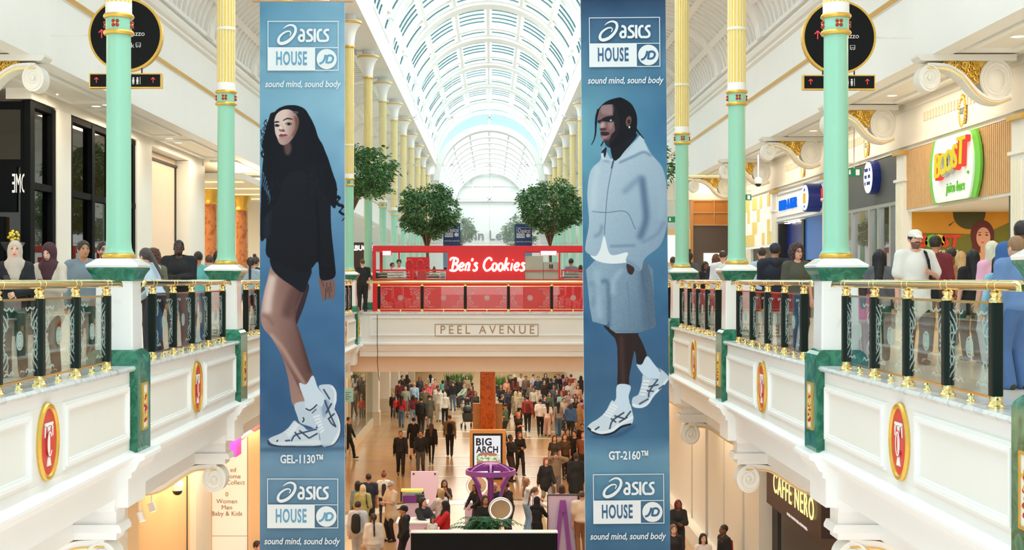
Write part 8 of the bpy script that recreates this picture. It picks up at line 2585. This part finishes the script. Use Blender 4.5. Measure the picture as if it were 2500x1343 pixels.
lo('dark haired man in black right of the totem', 1246, 1062, 1.76, 60, sp_(S_, arm='phone', hair='short', w=1.08), skin='brown', hairc=(22, 18, 18), topc=(22, 20, 22), botc=(60, 48, 44))
lo('brown haired woman in black close beside the dark haired man right of the totem', 1269, 1055, 1.70, 20, sp_(W_, arm='hold', hair='long', fem=True), skin='pink', hairc=(120, 66, 42), topc=(26, 22, 24), botc=(30, 26, 28))
lo('brown haired woman in dark grey tee shirt walking towards the camera on the right', 1354, 1064, 1.68, 6, sp_(W_, fem=True, hair='long', slv='short'), skin='pink', hairc=(92, 50, 34), topc=(60, 54, 46), botc=(40, 36, 38), topname='tee_shirt')
lo('woman in brown tee shirt walking right of the dark grey tee shirt', 1379, 1060, 1.72, 4, sp_(W_, fem=True, hair='long', slv='short', sw=-1, bot='leggings'), skin='pink', hairc=(96, 48, 34), topc=(84, 60, 42), botc=(28, 24, 24), topname='tee_shirt')
lo('man in black with short dark hair near the right banner', 1403, 1052, 1.76, -30, sp_(W_, hair='short'), skin='pink', hairc=(24, 20, 20), topc=(24, 22, 24), botc=(26, 24, 26))
lo('bald man in rust brown tee shirt at the right banner', 1424, 1056, 1.76, 0, sp_(W_, hair='fade', slv='short', w=1.1), skin='pink', hairc=(170, 100, 76), topc=(130, 78, 56), botc=(50, 40, 38), topname='tee_shirt')
lo('woman with dark red brown hair behind the brown tee shirted woman', 1385, 1048, 1.68, 10, sp_(W_, fem=True, hair='long'), skin='pink', hairc=(70, 30, 24), topc=(50, 36, 34), botc=(40, 34, 34))
lo('person in dark clothes at the very edge of the right banner', 1421, 1034, 1.74, 4, sp_(W_, hair='short'), skin='tan', hairc=(50, 24, 20), topc=(44, 28, 26), botc=(34, 28, 28))
for k_, (x, y, c_, hc_, f_, nm_) in enumerate([
    (1360, 951, (60, 44, 50), (60, 40, 40), 1, 'maroon top and brown hair'), (1376, 942, (110, 50, 50), (70, 40, 34), 0, 'wine red shirt'), (1371, 957, (150, 190, 190), (130, 84, 50), 0, 'pale aqua shirt'),
    (1388, 954, (190, 150, 150), (80, 44, 36), 1, 'dusty pink top'), (1376, 972, (206, 190, 170), (110, 66, 50), 0, 'oatmeal jumper'), (1403, 962, (200, 196, 196), (44, 28, 28), 1, 'silver grey top'),
    (1411, 940, (214, 170, 140), (60, 40, 34), 1, 'apricot top'), (1414, 963, (190, 150, 170), (120, 70, 60), 1, 'mauve top'), (1406, 970, (34, 34, 40), (50, 30, 28), 1, 'black top'),
    (1330, 966, (44, 54, 90), (28, 26, 34), 0, 'navy coat'), (1363, 914, (30, 30, 36), (36, 26, 24), 0, 'black coat'), (1352, 940, (70, 84, 110), (40, 30, 30), 1, 'slate blue top'), (1329, 928, (60, 40, 34), (34, 26, 24), 0, 'chestnut jacket'), (1296, 936, (120, 110, 100), (60, 44, 38), 1, 'grey brown top')]):
    lo('person in %s in the crowd near the right banner' % nm_, x, y, 1.66 + .03 * (k_ % 4), -10 + 9 * (k_ % 5), sp_(W_, fem=bool(f_), hair='long' if f_ else 'short', sw=1 if k_ % 2 else -1), skin=('fair', 'pink', 'tan')[k_ % 3], hairc=hc_, topc=c_, botc=(40 + 10 * (k_ % 4), 44, 56))
# nearer, by the beauty kiosk
lo('dark haired person in grey blue top at the far left of the queue', 874, 1175, 1.66, 165, sp_(S_, hair='bob', fem=True), skin='tan', hairc=(26, 22, 26), topc=(128, 146, 152), botc=(70, 74, 84))
lo('man in navy tee shirt seen from behind in the left queue', 900, 1157, 1.80, 182, sp_(S_, hair='short', slv='short', loose=.02, w=1.15), skin='tan', hairc=(34, 24, 22), topc=(36, 40, 56), botc=(50, 52, 60), topname='tee_shirt')
lo('woman in cream headscarf and long olive green coat seen from behind', 886, 1184, 1.68, 176, sp_(S_, fem=True, hair='hijab', loose=.04, hem=.45, bag=-1), hairc=(214, 190, 150), topc=(172, 164, 100), botc=(130, 124, 80), topname='coat')
lo('woman with hair bun, white top and small black backpack seen from behind', 937, 1153, 1.66, 186, sp_(S_, fem=True, hair='bun', slv='short', pack=.6, loose=.02, leg='shift', bot='leggings'), skin='fair', hairc=(120, 62, 40), topc=(230, 218, 204), botc=DKJ, extra=dict(pack=(50, 44, 44)))
lo('grey haired man with glasses and beige shirt looking at his phone', 955, 1176, 1.74, -50, sp_(S_, hair='short', slv='short', arm='phone', glasses=True, pitch=-.3, hem=.76, loose=.03, belly=True), skin='pink', hairc=(170, 162, 158), topc=(206, 184, 158), botc=(30, 28, 32), topname='shirt')
lo('person in pale grey hooded top with a black and yellow bag across the back', 874, 1224, 1.76, 170, sp_(S_, hair='short', hood=True, loose=.04, pack=.95, bot='wide'), skin='pink', hairc=(50, 36, 32), topc=(196, 196, 202), botc=(180, 180, 184), extra=dict(pack=(34, 34, 30)), topname='hooded_top')
lo('woman with long dark ponytail, cream jumper and pale jeans seen from behind', 912, 1255, 1.66, 190, sp_(S_, fem=True, hair='pony', loose=.04), hairc=(36, 22, 24), topc=(222, 208, 196), botc=(206, 208, 214), topname='jumper', botname='jeans')
lo('man in black cap and black hooded top facing left beside the pink counter', 986, 1235, 1.76, -80, sp_(S_, hair='short', cap=True, hood=True, arm='pocket', loose=.035), skin='tan', hairc=(30, 24, 22), topc=(18, 18, 20), botc=(20, 20, 24), extra=dict(cap=(26, 26, 32)), topname='hooded_top')
lo('blond child at the bottom edge of the picture', 886, 1329, 1.25, 180, sp_(S_, hair='short'), hairc=(190, 150, 110), topc=(210, 200, 190), botc=(120, 110, 110))
lo('woman with long black hair and black leather jacket sitting at the pink counter', 1033, 1216, 1.42, 40, dict(leg='sit', fem=True, hair='long', arm='reach', loose=.03, yaw=.3), hairc=(18, 16, 18), topc=(32, 34, 40), botc=(28, 28, 34), topname='jacket')
lo('blonde woman in cream jumper sitting with her back to the camera', 1076, 1193, 1.42, -130, dict(leg='sit', fem=True, hair='bob', arm='reach', loose=.035), hairc=(190, 150, 100), topc=(224, 210, 198), botc=(88, 108, 150), topname='jumper')
lo('woman in black headscarf and red jumper sitting facing left', 1087, 1224, 1.42, -80, dict(leg='sit', fem=True, hair='hijab', arm='reach', loose=.03, pitch=-.2), skin='tan', hairc=(32, 26, 30), topc=(200, 30, 40), botc=(70, 60, 70), topname='jumper')
lo('dark haired woman in black tee shirt standing behind the blonde seated woman', 1085, 1172, 1.64, 10, sp_(S_, fem=True, hair='long', slv='short', arm='chin'), skin='tan', hairc=(44, 26, 26), topc=(42, 34, 38), botc=(40, 36, 42), topname='tee_shirt')
lo('small child in white tee shirt beside the woman in red jumper', 1056, 1263, 1.12, 20, sp_(S_, fem=True, hair='long', slv='short'), skin='tan', hairc=(40, 24, 22), topc=(230, 226, 226), botc=(60, 56, 62), topname='tee_shirt')
lo('dark haired woman in black bending beside the far round mirror', 1166, 1180, 1.60, -40, sp_(S_, fem=True, hair='bob', lean=.2, arm='reach'), skin='tan', hairc=(40, 24, 22), topc=(34, 30, 32), botc=(70, 66, 80))
lo('woman with long brown hair in black sitting left of the near round mirror', 1184, 1211, 1.44, 20, dict(leg='sit', fem=True, hair='long', arm='hold'), skin='tan', hairc=(60, 40, 34), topc=(26, 24, 26), botc=(40, 38, 40))
lo('white haired person behind the purple canopy post', 1208, 1180, 1.62, 10, sp_(S_, hair='fade', arm='hold', glasses=True), skin='pink', hairc=(206, 200, 196), topc=(50, 54, 76), botc=(40, 40, 50))
lo('man in dark brown jacket bending towards the purple canopy', 1245, 1176, 1.68, -60, sp_(S_, hair='short', arm='reach', lean=.2, loose=.03), skin='tan', hairc=(40, 30, 28), topc=(52, 40, 38), botc=(60, 60, 72), topname='jacket')
lo('woman with long fair hair, white tee shirt and light blue jeans facing right', 1286, 1168, 1.68, 110, sp_(S_, fem=True, hair='long', slv='short', arm='reach', loose=.02, bot='wide'), hairc=(150, 100, 66), topc=(228, 226, 222), botc=(150, 182, 212), topname='tee_shirt', botname='jeans')
lo('woman in pale pink top with tied back hair at the right of the kiosk', 1307, 1190, 1.62, 100, sp_(S_, fem=True, hair='pony', slv='short', arm='reach'), hairc=(120, 80, 60), topc=(236, 212, 220), botc=(200, 196, 210))
lo('woman in black headscarf and long black dress seen from behind', 1311, 1213, 1.64, 150, sp_(S_, fem=True, hair='hijab', bot='skirt', skirt=.1, arm='reach'), hairc=(22, 22, 26), topc=(22, 22, 26), botc=(20, 20, 24), topname='dress_top', botname='skirt')
lo('woman in black cardigan and grey jeans walking towards the camera on the right', 1333, 1119, 1.68, 24, sp_(W_, fem=True, hair='bob', loose=.03, hem=.8), skin='pink', hairc=(130, 66, 42), topc=(26, 22, 24), botc=(150, 138, 132), topname='cardigan', botname='jeans')
lo('person in beige jumper with both hands raised to the face', 1357, 1106, 1.70, 0, sp_(S_, arm='up', hair='short', loose=.035), skin='pink', hairc=(90, 50, 36), topc=(150, 124, 98), botc=(120, 104, 92), topname='jumper')
lo('man in long black coat seen from behind at the right of the lower hall', 1406, 1107, 1.82, 184, sp_(S_, hair='short', loose=.035, hem=.6, w=1.12), skin='brown', hairc=(44, 30, 26), topc=(20, 18, 20), botc=(24, 22, 24), topname='coat')
lo('man in pale peach shirt seen from behind right of the tweezer panel', 1420, 1200, 1.76, 190, sp_(S_, hair='short', slv='short', loose=.04, w=1.15), skin='pink', hairc=(90, 60, 46), topc=(236, 208, 182), botc=(150, 100, 70), topname='shirt')
lo('dark haired person behind the tweezer panel', 1372, 1184, 1.62, 170, sp_(S_, fem=True, hair='bob'), hairc=(70, 36, 34), topc=(240, 130, 170), botc=(60, 50, 56))
lo('woman with red hair and black jacket below the right gallery', 1656, 1222, 1.70, 4, sp_(S_, fem=True, hair='long', loose=.03, arm='hold', fine=True), skin='brown', hairc=(112, 24, 38), topc=(30, 28, 32), botc=(40, 40, 46), topname='jacket')
lo('woman with long light brown hair beside the right banner, below the gallery', 1644, 1282, 1.66, 10, sp_(S_, fem=True, hair='long', fine=True), hairc=(130, 84, 58), topc=(40, 34, 40), botc=(40, 36, 40))
lo('woman with shoulder length black hair and white top, lowest on the right', 1717, 1304, 1.62, 6, sp_(S_, fem=True, hair='bob', fine=True), hairc=(22, 18, 20), topc=(232, 222, 218), botc=(50, 48, 56))
lo('man in black coat with a red patch facing left below the right gallery', 1767, 1282, 1.76, -75, sp_(S_, hair='fade', loose=.035, fine=True, pack=.4), skin='brown', hairc=(40, 28, 28), topc=(24, 24, 30), botc=(26, 26, 32), extra=dict(pack=(176, 30, 36)), topname='coat')
for k_, (x, y, c_, nm_, z_) in enumerate([
    (1000, 928, (70, 60, 54), 'dark taupe', 'left of the lower hall'), (1025, 920, (60, 66, 80), 'slate', 'left of the lower hall'), (1062, 926, (190, 120, 110), 'coral', 'left of the lower hall'), (1094, 918, (90, 70, 60), 'coffee brown', 'middle of the lower hall'),
    (1122, 922, (40, 44, 50), 'charcoal', 'middle of the lower hall'), (1140, 918, (170, 150, 120), 'sand', 'middle of the lower hall'), (975, 930, (96, 40, 36), 'dark red', 'left of the lower hall'), (1160, 955, (64, 60, 52), 'dark olive', 'left of the orange marble column'),
    (1246, 915, (54, 40, 40), 'plum', 'right of the orange marble column'), (1258, 921, (120, 60, 50), 'russet', 'right of the orange marble column'), (1272, 913, (220, 212, 206), 'ivory', 'right of the orange marble column'), (1332, 912, (44, 50, 58), 'graphite', 'far right of the lower hall'),
    (1355, 917, (130, 130, 136), 'mid grey', 'far right of the lower hall'), (1384, 921, (80, 36, 40), 'claret', 'far right of the lower hall'), (1404, 925, (200, 160, 150), 'blush', 'far right of the lower hall'), (1418, 918, (60, 44, 40), 'dark chocolate', 'far right of the lower hall'),
    (1303, 947, (206, 196, 180), 'stone', 'right of the lower hall'), (1342, 958, (90, 100, 80), 'sage', 'right of the lower hall'), (1420, 975, (150, 60, 70), 'raspberry', 'far right of the lower hall'), (1241, 948, (50, 54, 66), 'ink blue', 'right of the orange marble column')]):
    lo('person in %s clothes far down the %s' % (nm_, z_) if 'hall' in z_ else 'person in %s clothes in the distance %s' % (nm_, z_), x, y, 1.64 + .04 * (k_ % 4), (-8 + 7 * (k_ % 4)) + (180 if k_ % 3 == 0 else 0), sp_(W_, fem=bool(k_ % 2), hair='long' if k_ % 2 else 'short', sw=1 if k_ % 4 < 2 else -1), skin=('pink', 'tan', 'fair')[k_ % 3], hairc=((40, 30, 28), (96, 62, 44), (30, 24, 24))[k_ % 3], topc=c_, botc=(36 + 14 * (k_ % 3), 40, 50))
lo('man with dark hair half hidden by the left banner, lower left', 629, 1322, 1.74, 60, sp_(S_, hair='short', fine=True), skin='pink', hairc=(50, 32, 28), topc=(60, 50, 50), botc=(40, 40, 46))
# pushchair by the orange column
p = px(1143, 1046, floor_y(1046))
o = empty('pushchair', (p.x, p.y, ZL), .3, 'black and grey pushchair left of the orange marble column', 'pushchair')
a = MB(M['char']); a.ball((0, .1, .95), (.26, .30, .24), 14, 8); a.build('hood', o, smooth=True)
a = MB(M['steel'], M['char']); a.use(1).rings([sq(.20, .35), sq(.24, .5), sq(.25, .8)]); a.build('seat', o)
a = MB(M['char'])
for sx in (-1, 1):
    a.tube([(sx * .24, -.35, .12), (sx * .22, 0, .5), (sx * .22, .5, 1.0)], .018, 6); a.tube([(sx * .24, .35, .12), (sx * .22, 0, .5)], .018, 6)
a.tube([(-.22, .5, 1.0), (.22, .5, 1.0)], .02, 6); a.build('frame', o)
for sx in (-1, 1):
    for sy in (-1, 1):
        a = MB(M['black']); a.lathe([(.06, -.02), (.12, -.02), (.12, .02), (.06, .02)], 16, fn=lambda x, y, z, q=sx, r=sy: (q * .26 + z, r * .36 + x, .12 + y)); a.build('wheel', o)
# cafe tables and planters far down the hall
for k, (x, y, lab) in enumerate(((1225, 992, 'small brown cafe table right of the orange marble column'), (1128, 985, 'small brown cafe table left of the orange marble column'))):
    d = floor_y(y); p = px(x, y, d)
    o = empty('cafe_table', (p.x, d, ZL), 0, lab, 'table')
    MB(M['wood']).lathe([(.35, .70), (.36, .72), (.36, .74)], 24).build('table_top', o); MB(M['char']).lathe([(.22, 0), (.22, .02), (.03, .04), (.03, .70)], 16).build('pedestal', o)
for k, (x, y, lab) in enumerate(((1215, 960, 'long dark planter with leafy plants right of the orange marble column'), (1120, 952, 'dark planter with leafy plants far left of the orange marble column'))):
    d = floor_y(y); p = px(x, y, d)
    o = empty('leafy_planter', (p.x, d, ZL), 0, lab, 'planter')
    MB(M['char']).box(-1.0, 1.0, -.2, .2, 0, .5).build('trough', o)
    a = MB(M['leafb']); rnd = random.Random(k)
    for q in range(260):
        c = Vector((rnd.uniform(-.9, .9), rnd.uniform(-.2, .2), .5)); t_ = c + Vector((rnd.gauss(0, .15), rnd.gauss(0, .12), rnd.uniform(.2, .8))); s_ = Vector((rnd.gauss(0, 1), rnd.gauss(0, 1), 0)).normalized() * .04
        a.add([c, (c + t_) / 2 + s_, t_, (c + t_) / 2 - s_], [(0, 1, 2, 3)])
    a.build('leaves', o, recalc=False)
# green coffee shop sign far left of the kiosk
d = 62.0
o = empty('coffee_shop_sign', px(880, 606, d), 0, 'white lit letters on a dark board beyond the left end of the kiosk', 'sign')
q = d / F
MB(M['cafe']).box(-24 * q, 30 * q, 0, .15, -40 * q, 14 * q).build('board', o)
M['litw'] = emis('lit_white_letters', (1, .97, .9), 1.6)
tt = text_mesh('lettering', 'STARBUCKS', 17 * q, M['litw'], o, extrude=.01, offset=.012, sx=.9, valign='CENTER'); tt.location = (-8 * q, -.02, 0)
MB(M['cafe']).box(-24 * q, 30 * q, 0.02, .13, -o.location.z, -38 * q).build('shop_wall', o)
